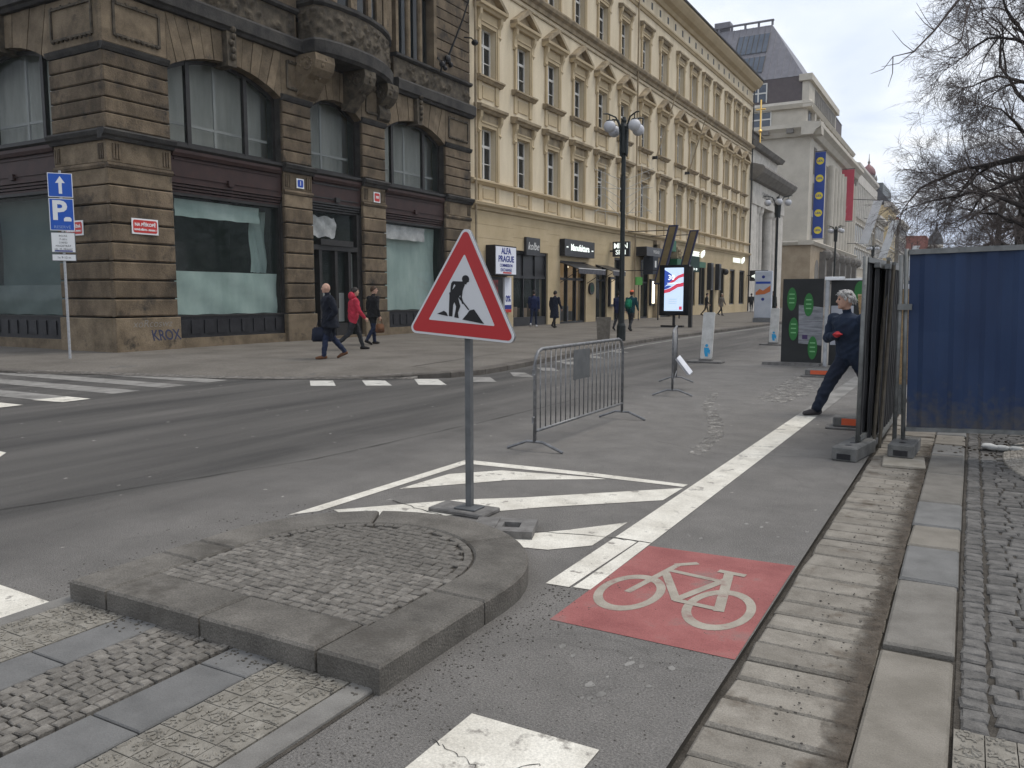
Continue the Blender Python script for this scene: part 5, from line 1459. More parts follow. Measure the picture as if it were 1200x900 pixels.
bm = bmesh.new(); fbox(bm, FK, -.3, BW, 0, 8.6, -40, .6); bmo('base_storey', bm, M_wsd, bk)
bm = bmesh.new(); fprof(bm, FK, [(-1, 8.6), (.9, 8.6), (1.2, 9.0), (.9, 9.2), (-1, 9.25)], -.8, BW); fprof(bm, FKS, [(-.5, 8.61), (.6, 8.61), (.8, 9.01), (.6, 9.21), (-.5, 9.26)], -.85, 40); bmo('base_cornice', bm, M_wst, bk)
for k in range(6):
    u = 5 + k * 7
    bm = bmesh.new(); pts = [(u - 1.6, .2), (u + 1.6, .2)] + [(u + 1.6 * math.cos(R(a)), 5.2 + 1.6 * math.sin(R(a))) for a in range(0, 181, 20)]
    fprism(bm, FK, pts, .6, .64); bmo('arched_door', bm, M_gsd, bk)
    bm = bmesh.new(); fbox(bm, FK, u + 2.2, u + 3.6, 3.5, 8.0, .6, 1.4); ball(bm, FK(u + 2.9, 7.6, 1.5), .8, 8); bmo('statue_bracket', bm, M_gsd, bk)
bm = bmesh.new(); fprof(bm, FK, [(-1, 23.0), (.5, 23.0), (.9, 23.6), (1.5, 24.0), (1.5, 24.5), (-1, 24.8)], -1.5, BW + 1); fprof(bm, FKS, [(-1, 23.02), (.52, 23.02), (.92, 23.62), (1.48, 24.02), (1.48, 24.52), (-1, 24.82)], -1.47, 40); bmo('main_cornice', bm, M_wst, bk)
for k in range(9):
    bm = bmesh.new(); fbox(bm, FKS, 2 + k * 3.2, 2.9 + k * 3.2, 23.4, 24.0, .9, 1.4); bmo('cornice_block', bm, M_gsd, bk)
bm = bmesh.new(); fbox(bm, FK, .8, BW - 1, 24.8, 26.9, -39, -.8); bmo('attic_storey', bm, M_wst, bk)
bm = bmesh.new(); fprof(bm, FK, [(-1.2, 26.9), (-.2, 26.9), (.1, 27.4), (-.6, 27.9), (-1.2, 27.9)], .0, BW); fprof(bm, FKS, [(-1.2, 26.92), (-.22, 26.92), (.08, 27.42), (-.62, 27.92), (-1.2, 27.92)], .05, 39); bmo('attic_cornice', bm, M_wst, bk)
def ngl(F, u0, u1, v0, v1, w, par, m=None, cross=True, name='window'):
    bm = bmesh.new(); fbox(bm, F, u0, u1, v0, v1, w, w + .05); o = bmo(name, bm, m or M_winb, par)
    if cross:
        bm = bmesh.new(); uc = (u0 + u1) / 2; t = .09
        fbox(bm, F, uc - t, uc + t, v0, v1, w + .05, w + .12); fbox(bm, F, u0, uc - t, (v0 + v1) / 2 - t, (v0 + v1) / 2 + t, w + .05, w + .12); fbox(bm, F, uc + t, u1, (v0 + v1) / 2 - t, (v0 + v1) / 2 + t, w + .05, w + .12)
        fbox(bm, F, u0 - .15, u0, v0 - .15, v1 + .15, w, w + .12); fbox(bm, F, u1, u1 + .15, v0 - .15, v1 + .15, w, w + .12); fbox(bm, F, u0, u1, v1, v1 + .15, w, w + .12)
        bmo('window_bars', bm, M_sash, o)
    return o
for k in range(8): ngl(FKS, 5.5 + k * 4.4, 7.9 + k * 4.4, 24.95, 26.8, -.75, bk)
for k in range(11): ngl(FK, 2.2 + k * 3.9, 4.2 + k * 3.9, 24.9, 26.8, -.75, bk, cross=False)
for k in range(11):
    bm = bmesh.new(); fbox(bm, FK, 4.6 + k * 3.9, 5.7 + k * 3.9, 24.8, 26.9, -.8, -.3); bmo('attic_pilaster', bm, M_wst, bk)
# giant order: narrow windows then recessed columns
for z in (10.2, 13.6, 18.4): 
    ngl(FK, 3.0, 5.0, z, z + (2.4 if z < 13 else 3.6), .02, bk, M_gsd, False)
for k in range(9):
    u = 14 + k * 3.3
    bm = bmesh.new(); fbox(bm, FK, u, u + 1.7, 9.3, 21.0, .0, .03); bmo('bay_window', bm, M_gsd, bk)
    bm = bmesh.new(); tube(bm, [FK(u + 2.5, 9.3, .3), FK(u + 2.5, 21.3, .3)], .62, 12); bmo('engaged_column', bm, M_wst, bk)
# set-back storey and steep roof
bm = bmesh.new(); fbox(bm, FK, .9, BW - 8, 27.9, 31.2, -38, -1.4); bmo('setback_storey', bm, mat('brown_cladding', (.085, .07, .072), (.11, .09, .09), 2, rough=.7), bk)
for k in range(8): ngl(FKS, 6.2 + k * 3.3, 8.3 + k * 3.3, 28.3, 30.6, -.85, bk)
bm = bmesh.new(); fbox(bm, FK, .6, 25, 27.9, 30.4, -1.4, -.5); fbox(bm, FK, .2, 25.6, 30.4, 31.25, -1.8, -.1); bmo('glazed_gallery', bm, M_wst, bk)
for k in range(12): ngl(FK, 5 + k * 1.6, 6.3 + k * 1.6, 28.2, 30.1, -.5, bk, M_gsd, False)
bm = bmesh.new()
a = [(-1.3, .8, 31.2), (-38, .8, 31.2), (-38, 38, 31.2), (-1.3, 38, 31.2)]; b_ = [(-7.0, 7.0, 40.3), (-32, 7.0, 40.3), (-32, 30, 40.3), (-7.0, 30, 40.3)]
A = [bm.verts.new(p) for p in a]; Bv = [bm.verts.new(p) for p in b_]
for i in range(4): bm.faces.new((A[i], A[(i + 1) % 4], Bv[(i + 1) % 4], Bv[i]))
bm.faces.new(Bv); bmo('steep_roof', bm, M_roofm, bk)
# standing seams on the visible slope and a dark glazed panel
S0, S1, T0, T1 = Vector(a[0]), Vector(a[1]), Vector(b_[0]), Vector(b_[1])
nrm = (T0 - S0).cross(S1 - S0).normalized()
if nrm.y > 0: nrm = -nrm
def slope(x, t): return Vector((x, .8 + 6.2 * t, 31.2 + 9.1 * t))
for k in range(34):
    x = -1.6 - k * .9; tm = min(1.0, (-1.3 - x) / 5.7)
    if x < -31 or tm < .05: continue
    bm = bmesh.new(); tube(bm, [slope(x, 0) + nrm * .02, slope(x, tm) + nrm * .02], .06, 4); bmo('seam', bm, M_roofm, bk)
for t0, t1 in ((.14, .42), (.50, .84)):
    q = [p + nrm * .12 for p in (slope(-7.0, t0), slope(-11.4, t0), slope(-11.4, t1), slope(-7.0, t1))]
    bm = bmesh.new(); bm.faces.new([bm.verts.new(p) for p in q]); bmo('roof_glazing', bm, M_winb, bk)
    for k in range(7):
        x = -7.0 - 4.4 * k / 6
        bm = bmesh.new(); tube(bm, [slope(x, t0) + nrm * .14, slope(x, t1) + nrm * .14], .06, 4); bmo('glazing_bar', bm, M_iron, bk)
for k in range(14):
    bm = bmesh.new(); p = Vector(b_[0]).lerp(Vector(b_[1]), k / 13); fbox(bm, FK, 7.0, 7.15, 40.3, 40.9, p.x - .15, p.x + .15); bmo('roof_rail_post', bm, M_roofm, bk)
bm = bmesh.new(); fbox(bm, FK, 6.9, 7.3, 40.9, 41.1, -32.2, -6.8); bmo('roof_rail', bm, M_roofm, bk)
bm = bmesh.new(); fbox(bm, FK, 7.5, 9, 40.3, 41.9, -15.5, -13.2); bmo('roof_box', bm, M_roofm, bk)

def banner(label, u, v0, v1, w, m, disc=None):
    t = empty('banner', (-19.93, u, v0)); tag(t, label, 'banner')
    bm = bmesh.new(); fbox(bm, PF, .0, w, 0, v1 - v0, -.03, .03); bmo('cloth', bm, m, t)
    bm = bmesh.new(); tube(bm, [PF(-.05, v1 - v0 + .1, 0), PF(w + .1, v1 - v0 + .1, 0)], .06, 6); bmo('top_rod', bm, M_blk, t)
    bm = bmesh.new(); tube(bm, [PF(-.05, -.1, 0), PF(w + .1, -.1, 0)], .06, 6); bmo('bottom_rod', bm, M_blk, t)
    return t
M_bb = mat('banner_blue', (.02, .06, .30), None, rough=.8); M_by = mat('banner_yellow', (.80, .66, .05), None, rough=.8); M_br = mat('banner_red', (.50, .05, .085), (.56, .08, .11), .5, rough=.8)
t = banner('tall blue banner with five yellow round emblems on the pale office block', 120.7, 9.7, 21.4, 1.38, M_bb)
for k in range(5):
    n_ = 20; bm = bmesh.new(); cz = 1.1 + k * 2.35; fprism(bm, PF, [(.69 + .5 * math.cos(2 * math.pi * q / n_), cz + .5 * math.sin(2 * math.pi * q / n_)) for q in range(n_)], .03, .05); o = bmo('round_emblem', bm, M_by, t)
    text('lettering', 'LIDL', .38, PF, .69, cz, .052, M_bb, o, bold=.015, ext=.004)
t = banner('tall red banner with faint white print beside the pale columns', 147.0, 14.2, 22.5, 1.9, M_br)
for k in range(9):
    bm = bmesh.new(); fbox(bm, PF, .15 + .1 * (k % 3), .7 + .1 * (k % 4), .2 + k * .28, .33 + k * .28, .03, .045); bmo('print', bm, mat('faint_print', (.6, .3, .32)), t)

# remaining row: plainer fronts with window grids
def far_block(name, label, y0, y1, x, h, m, mroof, rows, pitch, hw, zh, base=5.5, roofh=4, depth=18, wd=None):
    t = empty(name, (x, y0, 0)); tag(t, label, 'building')
    Fq = LF; n = y1 - y0
    bm = bmesh.new(); fbox(bm, Fq, 0, n, 0, h, -depth, 0); bmo('wall', bm, m, t)
    bm = bmesh.new(); fprof(bm, Fq, [(-1, h - .6), (.3, h - .6), (.9, h), (.9, h + .5), (-1, h + .8)], -.4, n + .4); bmo('cornice', bm, M_gst, t)
    bm = bmesh.new(); fprof(bm, Fq, [(.4, h + .6), (-4, h + roofh), (-depth + 4, h + roofh), (-depth, h + .6)], 0, n); bmo('roof', bm, mroof, t)
    bm = bmesh.new(); fprof(bm, Fq, [(0, base - .4), (.4, base - .3), (.4, base), (0, base + .1)], 0, n); bmo('string', bm, M_gst, t)
    k = 0
    u = pitch / 2
    while u < n - .8:
        for z in rows:
            bm = bmesh.new(); fbox(bm, Fq, u - hw, u + hw, z, z + zh, .0, .04); o = bmo('window', bm, M_winb, t)
            bm = bmesh.new(); fbox(bm, Fq, u - hw - .25, u + hw + .25, z + zh + .1, z + zh + .4, 0, .35); bmo('lintel', bm, M_gst, o); bm = bmesh.new(); fbox(bm, Fq, u - hw - .2, u + hw + .2, z - .3, z - .05, 0, .25); bmo('sill', bm, M_gst, o)
            bm = bmesh.new(); fbox(bm, Fq, u - .07, u + .07, z, z + zh, .04, .08); bmo('window_bar', bm, M_sash, o)
        if rows[0] > 4:
            bm = bmesh.new(); fbox(bm, Fq, u - hw - .4, u + hw + .4, .3, base - 1.2, .0, .05); bmo('shop_opening', bm, M_winb, t)
        u += pitch
    return t
M_warm = mat('beige_stone', (.33, .295, .235), (.42, .375, .30), .7, rough=.9, spots=((.22, .195, .155), .6, .6, .15))
M_rr = mat('red_tile_roof', (.26, .085, .06), (.33, .12, .085), 1.5, rough=.85)
b2 = far_block('palace_building', 'beige stone palace with long pilastered top floor beyond the red banner', 164, 198, -20, 25.5, M_warm, M_slate, (7.5, 12, 17), 2.8, .7, 3.2, roofh=3)
for k in range(12):
    bm = bmesh.new(); tube(bm, [LF(.4 + 2.8 * k, 16.4, .25), LF(.4 + 2.8 * k, 22.6, .25)], .38, 8); bmo('half_column', bm, M_gst, b2)
bm = bmesh.new(); fbox(bm, LF, 0, 34, 22.6, 24.4, 0, .6); bmo('entablature', bm, M_gst, b2)
b3 = far_block('ornate_building', 'ornate brownish building with carved gables beyond the palace', 198, 218, -19.5, 19, mat('carved_tan_stone', (.25, .22, .175), (.36, .32, .255), .9, rough=.9), M_rr, (6.5, 10.5, 14.5), 3.0, .8, 2.6)
b4 = far_block('yellow_building', 'yellow side walled house with dark mansard roof rising over its neighbours', 226, 250, -19.5, 24.5, mat('yellow_render', (.56, .44, .24), (.62, .50, .29), .5, rough=.9), M_slate, (7, 11, 15, 19), 3.2, .8, 2.6, roofh=6)
bm = bmesh.new(); fbox(bm, LF, .3, 24, 24.5, 30, -16, -1.5); bmo('mansard', bm, mat('copper_grey_roof', (.10, .115, .12), None, rough=.6), b4)
b5 = far_block('grey_building', 'narrow grey fronted house with bay windows at the end of the row', 250, 275, -18.5, 22, M_gsd, M_rr, (6.5, 10.5, 14.5, 18.2), 3.4, .9, 2.6)
tw = empty('dome_tower', (-25.5, 236, 0)); tag(tw, 'slim tower with reddish dome and finial behind the palace roof', 'tower')
bm = bmesh.new(); lathe(bm, (0, 0, 0), [(2.1, 18), (2.1, 30), (2.5, 30.4), (2.3, 31.2), (1.6, 31.6), (1.6, 33.2)], 12); bmo('shaft', bm, M_gsd, tw)
bm = bmesh.new(); lathe(bm, (0, 0, 33.2), [(1.7, 0), (1.75, .7), (1.5, 1.5), (1.0, 2.2), (.4, 2.7), (.2, 3.0)], 16); bmo('dome', bm, mat('reddish_copper', (.22, .10, .10), None, rough=.6), tw, smooth=True)
bm = bmesh.new(); lathe(bm, (0, 0, 36.2), [(.2, 0), (.35, .4), (.15, .8), (.08, 1.6), (.04, 2.6)], 8); bmo('finial', bm, M_gsd, tw)
for k, (dy, hh) in enumerate(((3, 30), (7, 27.5))):
    p = empty('roof_turret', (-24, 236 + dy * 1.2, 0)); tag(p, ('stepped stone turret beside the domed tower', 'lower stepped stone turret beyond the domed tower')[k], 'turret')
    bm = bmesh.new(); lathe(bm, (0, 0, 0), [(1.2, 18), (1.2, hh - 3), (1.5, hh - 2.6), (.8, hh - 1), (.15, hh + 2)], 8); bmo('shaft', bm, M_gsd, p)
    bm = bmesh.new(); lathe(bm, (0, 0, hh + 2), [(.2, 0), (.4, .4), (.1, 1.6)], 6); bmo('finial', bm, M_gsd, p)
# building closing the street
FE = Fac((0, 0, 0), (1, 0, 0), (0, -1, 0))
en = empty('closing_building', (-22, 285, 0)); tag(en, 'pale building with red tiled roof and corner turret closing the street', 'building')
bm = bmesh.new(); fbox(bm, FE, 0, 10.5, 0, 15.2, -14, 0); bmo('wall', bm, M_wst, en)
bm = bmesh.new(); fprism(bm, FE, [(-.3, 15.2), (10.2, 15.2), (8.6, 20.4), (1.6, 20.6)], -13.5, .3); bmo('roof', bm, M_rr, en)
bm = bmesh.new(); fbox(bm, FE, -.2, 10.7, 14.6, 15.4, -.2, .5); bmo('cornice', bm, M_gst, en)
for k in range(4):
    for z in (4.5, 8.0, 11.5): ngl(FE, 1.2 + k * 2.4, 2.3 + k * 2.4, z, z + 2.2, .0, en, cross=False)
bm = bmesh.new(); lathe(bm, (11.2, 0, 0), [(2.0, 0), (2.0, 16.5), (2.3, 17), (2.0, 17.6)], 10); bmo('turret', bm, M_wst, en)
bm = bmesh.new(); lathe(bm, (11.2, 0, 17.6), [(2.2, 0), (2.1, 1.6), (1.2, 3.4), (.5, 4.4), (.15, 7)], 10); bmo('turret_roof', bm, M_slate, en)
for k in range(6):
    bm = bmesh.new(); a = R(-150 + 60 * (k % 3)); z = 6 if k < 3 else 11
    fbox(bm, FE, 11.2 + 2.0 * math.cos(a) - .4, 11.2 + 2.0 * math.cos(a) + .4, z, z + 2.2, -2.0 * math.sin(a) - .05, -2.0 * math.sin(a) + .1); bmo('turret_window', bm, M_winb, en)
bm = bmesh.new(); fbox(bm, FE, 4.6, 5.8, 17.5, 19.5, -.4, .1); bmo('dormer', bm, M_gst, en)
# white fabric banners over the far street
for k, (x, y, z, lab) in enumerate(((-16.5, 150, 10.5, 'white hanging fabric banner with star pattern before the palace'), (-15.5, 172, 9.0, 'second white hanging fabric banner farther along the palace'), (-13.5, 205, 6.0, 'low white fabric banner near the black street clock'))):
    t = empty('street_banner', (x, y, z)); tag(t, lab, 'banner')
    def sh2(u_, v_, w_): return Vector((u_ + v_ * .28, w_, v_))
    bm = bmesh.new(); fbox(bm, sh2, -.7, .7, 0, 7, -.04, .04); bmo('cloth', bm, mat('white_fabric', (.60, .62, .64), (.70, .72, .74), 1, rough=.9), t)
    bm = bmesh.new(); tube(bm, [(1.9, 0, 7.1), (-3.5 if k < 2 else 1.0, 0, 7.6)], .06, 6); bmo('rod', bm, M_blk, t); bm = bmesh.new(); tube(bm, [(0, 0, 0), (-3.5 if k < 2 else -.5, 0, .2)], .05, 6); bmo('rod', bm, M_blk, t)
    if k == 2:
        bm = bmesh.new(); tube(bm, [(1.0, 0, -6), (1.0, 0, 7.6)], .1, 6); bmo('mast', bm, M_blk, t)

# ------------------------------------------------------------------ roadwork sign
M_steel = mat('galvanised_steel', (.16, .165, .17), (.24, .245, .25), 14, rough=.45, metal=.55)
M_gpost = mat('grey_painted_post', (.085, .09, .092), (.12, .125, .128), 8, rough=.5)
M_rub = mat('recycled_rubber', (.11, .105, .098), (.185, .178, .168), 12, rough=.9, bump=.3, bscale=60)
M_sred = mat('reflective_red', (.40, .028, .030), None, rough=.35)
M_swht = mat('reflective_white', (.56, .57, .58), None, rough=.4)
M_pict = mat('pictogram_black', (.012, .012, .013), None, rough=.5)
sg = empty('roadwork_sign', (-3.2, 5.0, 0)); tag(sg, 'triangular red bordered roadworks sign showing a digging figure, on a grey post', 'road sign')
bm = bmesh.new(); box(bm, -.024, .024, .022, .07, .04, 1.95, .004); bmo('post', bm, M_gpost, sg)
SR = R(-3.9)
def SGF(u, v, w):      # local sign plane with a slight tilt, origin at the triangle centre
    c, s = math.cos(SR), math.sin(SR)
    return Vector((-.02 + u * c - v * s, -.0 - w, 1.578 + u * s + v * c))
def rtri(r, cr, n=6):
    """triangle of circumradius r with rounded corners"""
    out = []
    for k in range(3):
        a = R(90 + 120 * k); c = Vector((math.cos(a), math.sin(a))) * (r - 2 * cr)
        for q in range(n + 1):
            b = a + R(-60 + 120 * q / n); out.append((c.x + cr * math.cos(b), c.y + cr * math.sin(b)))
    return out
bm = bmesh.new(); fprism(bm, SGF, rtri(.552, .045), -.02, .0); bmo('back_plate', bm, M_steel, sg)
bm = bmesh.new(); fprism(bm, SGF, rtri(.549, .043), .0, .006); bmo('white_rim', bm, M_swht, sg)
bm = bmesh.new(); fprism(bm, SGF, rtri(.517, .030), .006, .008); bmo('red_border', bm, M_sred, sg)
bm = bmesh.new(); fprism(bm, SGF, rtri(.330, .006, 2), .008, .0095); bmo('white_field', bm, M_swht, sg)
# pictogram traced in sign units: figure, shovel, heap
def pic(polys):
    bm = bmesh.new()
    for k, p in enumerate(polys): fprism(bm, SGF, p, .0096 + k * .0003, .0108 + k * .0003)
    return bmo('pictogram', bm, M_pict, sg)
def P_(pts): return [((x - 422) * .00124, (548 - y - (x - 422) * .055) * .00104) for x, y in pts]
circ = [(439 + 25 * math.cos(2 * math.pi * k / 14), 401 + 27 * math.sin(2 * math.pi * k / 14)) for k in range(14)]
pic([P_(circ), P_([(418, 405), (462, 410), (464, 418), (450, 420), (446, 438), (425, 436), (418, 420)]),
     P_([(352, 426), (420, 420), (436, 440), (424, 480), (412, 515), (395, 530), (378, 545), (333, 530), (330, 510), (350, 490), (372, 455)]),
     P_([(352, 426), (372, 430), (358, 455), (352, 480), (352, 505), (338, 500), (338, 470), (342, 440)]),
     P_([(333, 510), (385, 520), (380, 545), (362, 590), (360, 672), (336, 672), (334, 600)]),
     P_([(365, 535), (392, 528), (412, 592), (398, 640), (406, 676), (374, 676), (384, 600), (366, 560)]),
     P_([(412, 470), (424, 475), (420, 530), (436, 572), (424, 574), (410, 535)]),
     P_([(390, 528), (398, 522), (476, 606), (470, 612)]),
     P_([(432, 682), (462, 640), (478, 612), (508, 600), (532, 630), (556, 660), (582, 690)]),
     P_([(252, 668), (280, 652), (300, 640), (318, 650), (330, 674)])])
# base plates
bm = bmesh.new(); box(bm, -.28, .20, -.10, .16, 0.0, .034, .008); bmo('base_plate', bm, M_rub, sg)
bm = bmesh.new(); box(bm, -.08, .10, -.05, .10, .034, .048, .004); bmo('clamp_plate', bm, M_gpost, sg)
rb = empty('sign_foot', (-2.70, 4.72, 0), R(20)); tag(rb, 'loose grey rubber sign foot with a square hole against the island kerb', 'sign foot')
bm = bmesh.new()
o_ = [(-.22, -.16), (.2, -.16), (.2, .16), (-.22, .16)]; h_ = [(-.02, -.06), (.10, -.06), (.10, .06), (-.02, .06)]
for z0, z1 in ((0, .055),):
    OA = [bm.verts.new((*p, z0)) for p in o_]; OB = [bm.verts.new((*p, z1)) for p in o_]; HA = [bm.verts.new((*p, z0)) for p in h_]; HB = [bm.verts.new((*p, z1)) for p in h_]
    for i in range(4):
        j = (i + 1) % 4
        bm.faces.new((OA[i], OA[j], OB[j], OB[i])); bm.faces.new((HB[i], HB[j], HA[j], HA[i])); bm.faces.new((OB[i], OB[j], HB[j], HB[i]))
bmo('rubber_block', bm, M_rub, rb)
bm = bmesh.new(); box(bm, -.2, -.06, -.13, .13, .055, .066, .004); bmo('lug', bm, M_rub, rb)

# ------------------------------------------------------------------ crowd barriers
M_bar = mat('dull_zinc', (.15, .152, .155), (.25, .252, .255), 18, rough=.5, metal=.5)
def barrier(label, a, b, plate=None):
    a, b = Vector((*a, 0)), Vector((*b, 0)); ln = (b - a).length
    t = empty('crowd_barrier', a, math.atan2((b - a).y, (b - a).x)); tag(t, label, 'barrier')
    top, bot, r = 1.06, .21, .019
    bm = bmesh.new(); c = .16
    pts = [(0, 0, .10), (0, 0, top - c)] + [(c - c * math.cos(R(q)), 0, top - c + c * math.sin(R(q))) for q in (30, 60, 90)] + [(ln - c + c * math.sin(R(q)), 0, top - c + c * math.cos(R(q))) for q in (0, 30, 60, 90)] + [(ln, 0, .10)]
    tube(bm, pts, r, 8); bmo('frame', bm, M_bar, t, smooth=True)
    bm = bmesh.new(); tube(bm, [(0, 0, bot), (ln, 0, bot)], r * .9, 8); bmo('bottom_rail', bm, M_bar, t, smooth=True)
    bm = bmesh.new(); tube(bm, [(0, 0, 0), (0, 0, 1)], .0065, 6); bme = to_mesh(bm, M_bar, True)
    n = 20
    for k in range(1, n):
        x = ln * k / n; zt = top if c < x < ln - c else top - .05
        o = link('bar', bme, t, (x, 0, bot)); o.scale = (1, 1, zt - bot); o.rotation_euler = (0, random.uniform(-.006, .006), 0)
    for x in (0.0, ln):
        bm = bmesh.new(); tube(bm, [(x, -.32, .012), (x, -.09, .10), (x, .09, .10), (x, .32, .012)], .016, 6); bmo('foot', bm, M_bar, t)
    bm = bmesh.new(); tube(bm, [(-.05, 0, .30), (-.05, 0, .36), (0, 0, .36)], .012, 6); tube(bm, [(-.045, 0, .86), (-.045, 0, .80), (0, 0, .80)], .012, 6); bmo('hook', bm, M_bar, t)
    if plate:
        bm = bmesh.new(); box(bm, plate[0], plate[1], -.015, -.008, plate[2], plate[3]); bmo('plate', bm, M_gpost, t)
    return t
barrier('steel crowd barrier with a small grey plate standing behind the hatched marking', (-3.90, 7.42), (-3.95, 9.98), (.96, 1.42, .66, 1.0))
bt = barrier('steel crowd barrier seen end on, a torn white paper hanging from it', (-4.17, 12.72), (-4.80, 14.85))
bm = bmesh.new()
g = [[bm.verts.new((.8 + .42 * i / 4, -.04 - .06 * math.sin(i) - .22 * j / 4, .56 - .28 * j / 4 + .05 * math.sin(i * 1.3))) for i in range(5)] for j in range(5)]
for j in range(4):
    for i in range(4): bm.faces.new((g[j][i], g[j][i + 1], g[j + 1][i + 1], g[j + 1][i]))
pp = bmo('paper_notice', bm, mat('white_paper', (.62, .64, .68), (.72, .73, .76), 9, rough=.9), None, smooth=True)
pp.matrix_world = Matrix.Translation(bt.location) @ Matrix.Rotation(bt.rotation_euler.z, 4, 'Z')
tag(pp, 'torn white paper notice hanging on the end-on barrier', 'paper')

# ------------------------------------------------------------------ white traffic beacons
def beacon(label, x, y, tilt):
    t = empty('traffic_beacon', (x, y, 0)); tag(t, label, 'traffic beacon')
    bm = bmesh.new(); box(bm, -.42, .42, -.20, .20, 0, .05, .012); bmo('rubber_base', bm, M_rub, t)
    bm = bmesh.new(); box(bm, -.16, .16, -.10, .10, .05, .10, .01); bmo('socket', bm, M_rub, t)
    def bf(u, v, w): return Vector((u + v * tilt, -w, .09 + v))
    bm = bmesh.new(); fprism(bm, bf, [(-.14, .04), (-.12, 0), (.12, 0), (.14, .04), (.14, 1.11), (.12, 1.14), (-.12, 1.14), (-.14, 1.11)], -.03, .03); bmo('board', bm, mat('scuffed_white_plastic', (.44, .435, .41), (.58, .575, .55), 6, rough=.6, spots=((.35, .34, .31), 5, .6, .1)), t)
    M_cy = mat('cyan_print', (.03, .30, .55), None, rough=.6)
    bm = bmesh.new(); c = [(.0 + .038 * math.cos(2 * math.pi * k / 12), .33 + .038 * math.sin(2 * math.pi * k / 12)) for k in range(12)]
    fprism(bm, bf, c, .03, .034); o = bmo('figure_print', bm, M_cy, t)
    for q in ([(-.06, .28), (.06, .28), (.075, .16), (.04, .16), (.05, .06), (-.02, .06), (-.05, .16)], [(.02, .28), (.095, .22), (.085, .12), (.065, .12)]):
        bm = bmesh.new(); fprism(bm, bf, q, .03, .033 + .001 * len(q) / 7); bmo('figure_print', bm, M_cy, t)
    return t
beacon('white plastic beacon with blue figure on a black foot beyond the end-on barrier', -5.62, 19.7, .05)
beacon('white plastic beacon with blue figure standing left of the black hoarding', -5.73, 28.0, .03)

# ------------------------------------------------------------------ lamp posts
M_lamp = mat('dark_green_iron', (.010, .014, .013), (.018, .022, .021), 7, rough=.45)
M_globe = mat('frosted_globe', (.46, .47, .50), (.54, .54, .55), 2, rough=.45)
def lamp_post():
    t = empty('lamp_post')
    bm = bmesh.new(); lathe(bm, (0, 0, 0), [(.15, 0), (.15, .5), (.11, .6), (.095, 1.2), (.080, 3.5), (.070, 7.25), (.09, 7.30), (.05, 7.42)], 14); bmo('post', bm, M_lamp, t)
    bm = bmesh.new(); lathe(bm, (0, 0, 6.2), [(.10, 0), (.15, .04), (.15, .9), (.10, 1.0)], 12); bmo('collar', bm, M_lamp, t)
    for k in range(4):
        a = R(45 + 90 * k + 12); d = Vector((math.cos(a), math.sin(a), 0))
        bm = bmesh.new(); tube(bm, [d * .13 + Vector((0, 0, 6.15)), d * .16 + Vector((0, 0, 6.9)), d * .20 + Vector((0, 0, 7.15)), d * .34 + Vector((0, 0, 7.38)), d * .66 + Vector((0, 0, 7.46)), d * .82 + Vector((0, 0, 7.44))], [.03, .03, .03, .028, .025, .02], 8)
        tube(bm, [d * .58 + Vector((0, 0, 7.46)), d * .58 + Vector((0, 0, 7.24))], .018, 6); ar = bmo('arm', bm, M_lamp, t)
        bm = bmesh.new(); ball(bm, d * .58 + Vector((0, 0, 7.06)), .20, 18); gl = bmo('globe', bm, M_globe, t, smooth=True)
        bm = bmesh.new(); lathe(bm, d * .58 + Vector((0, 0, 7.22)), [(.13, 0), (.10, .04), (.03, .06)], 10); bmo('cap', bm, M_lamp, gl)
    return t
lp = lamp_post(); lp.location = (-10.4, 26.1, .12)
tag(lp, 'dark iron lamp post with four hanging globes beside the concrete planter', 'street lamp', 'globe lamp posts along the kerb')
for y, lab in ((50.8, 'dark iron lamp post with four globes before the grey church front'), (74.5, 'dark iron lamp post with four globes before the pale office block'), (104, 'dark iron globe lamp post far along the kerb before the palace')):
    c = copy_tree(lp); c.location = (-10.4, y, .12); c.rotation_euler = (0, 0, R(y)); tag(c, lab, 'street lamp', 'globe lamp posts along the kerb')
wo = empty('wire_ornament', (-10.4, 26.1, 4.2)); tag(wo, 'pale wire light ornament with loops fixed round the nearest lamp post', 'light ornament')
M_wire = mat('pale_wire', (.45, .44, .40), None, rough=.5)
for s in (-1, 1):
    bm = bmesh.new()
    for k in range(5):
        d = Vector((.85, .5, 0)) * s
        tube(bm, [d * .1 + Vector((0, 0, .1 + .3 * k)), d * (.55 + .12 * k) + Vector((0, 0, .55 + .28 * k)), d * (1.0 - .05 * k) + Vector((0, 0, .2 + .45 * k))], .009, 4)
    tube(bm, [d * .6 + Vector((0, 0, 0)), d * .62 + Vector((0, 0, 1.8))], .008, 4); tube(bm, [d * .1 + Vector((0, 0, 1.0)), d * 1.0 + Vector((0, 0, 1.05))], .008, 4)
    tube(bm, [d * .1 + Vector((0, 0, .2)), d * 1.0 + Vector((0, 0, .3))], .008, 4)
    bmo('wire_loops', bm, M_wire, wo)

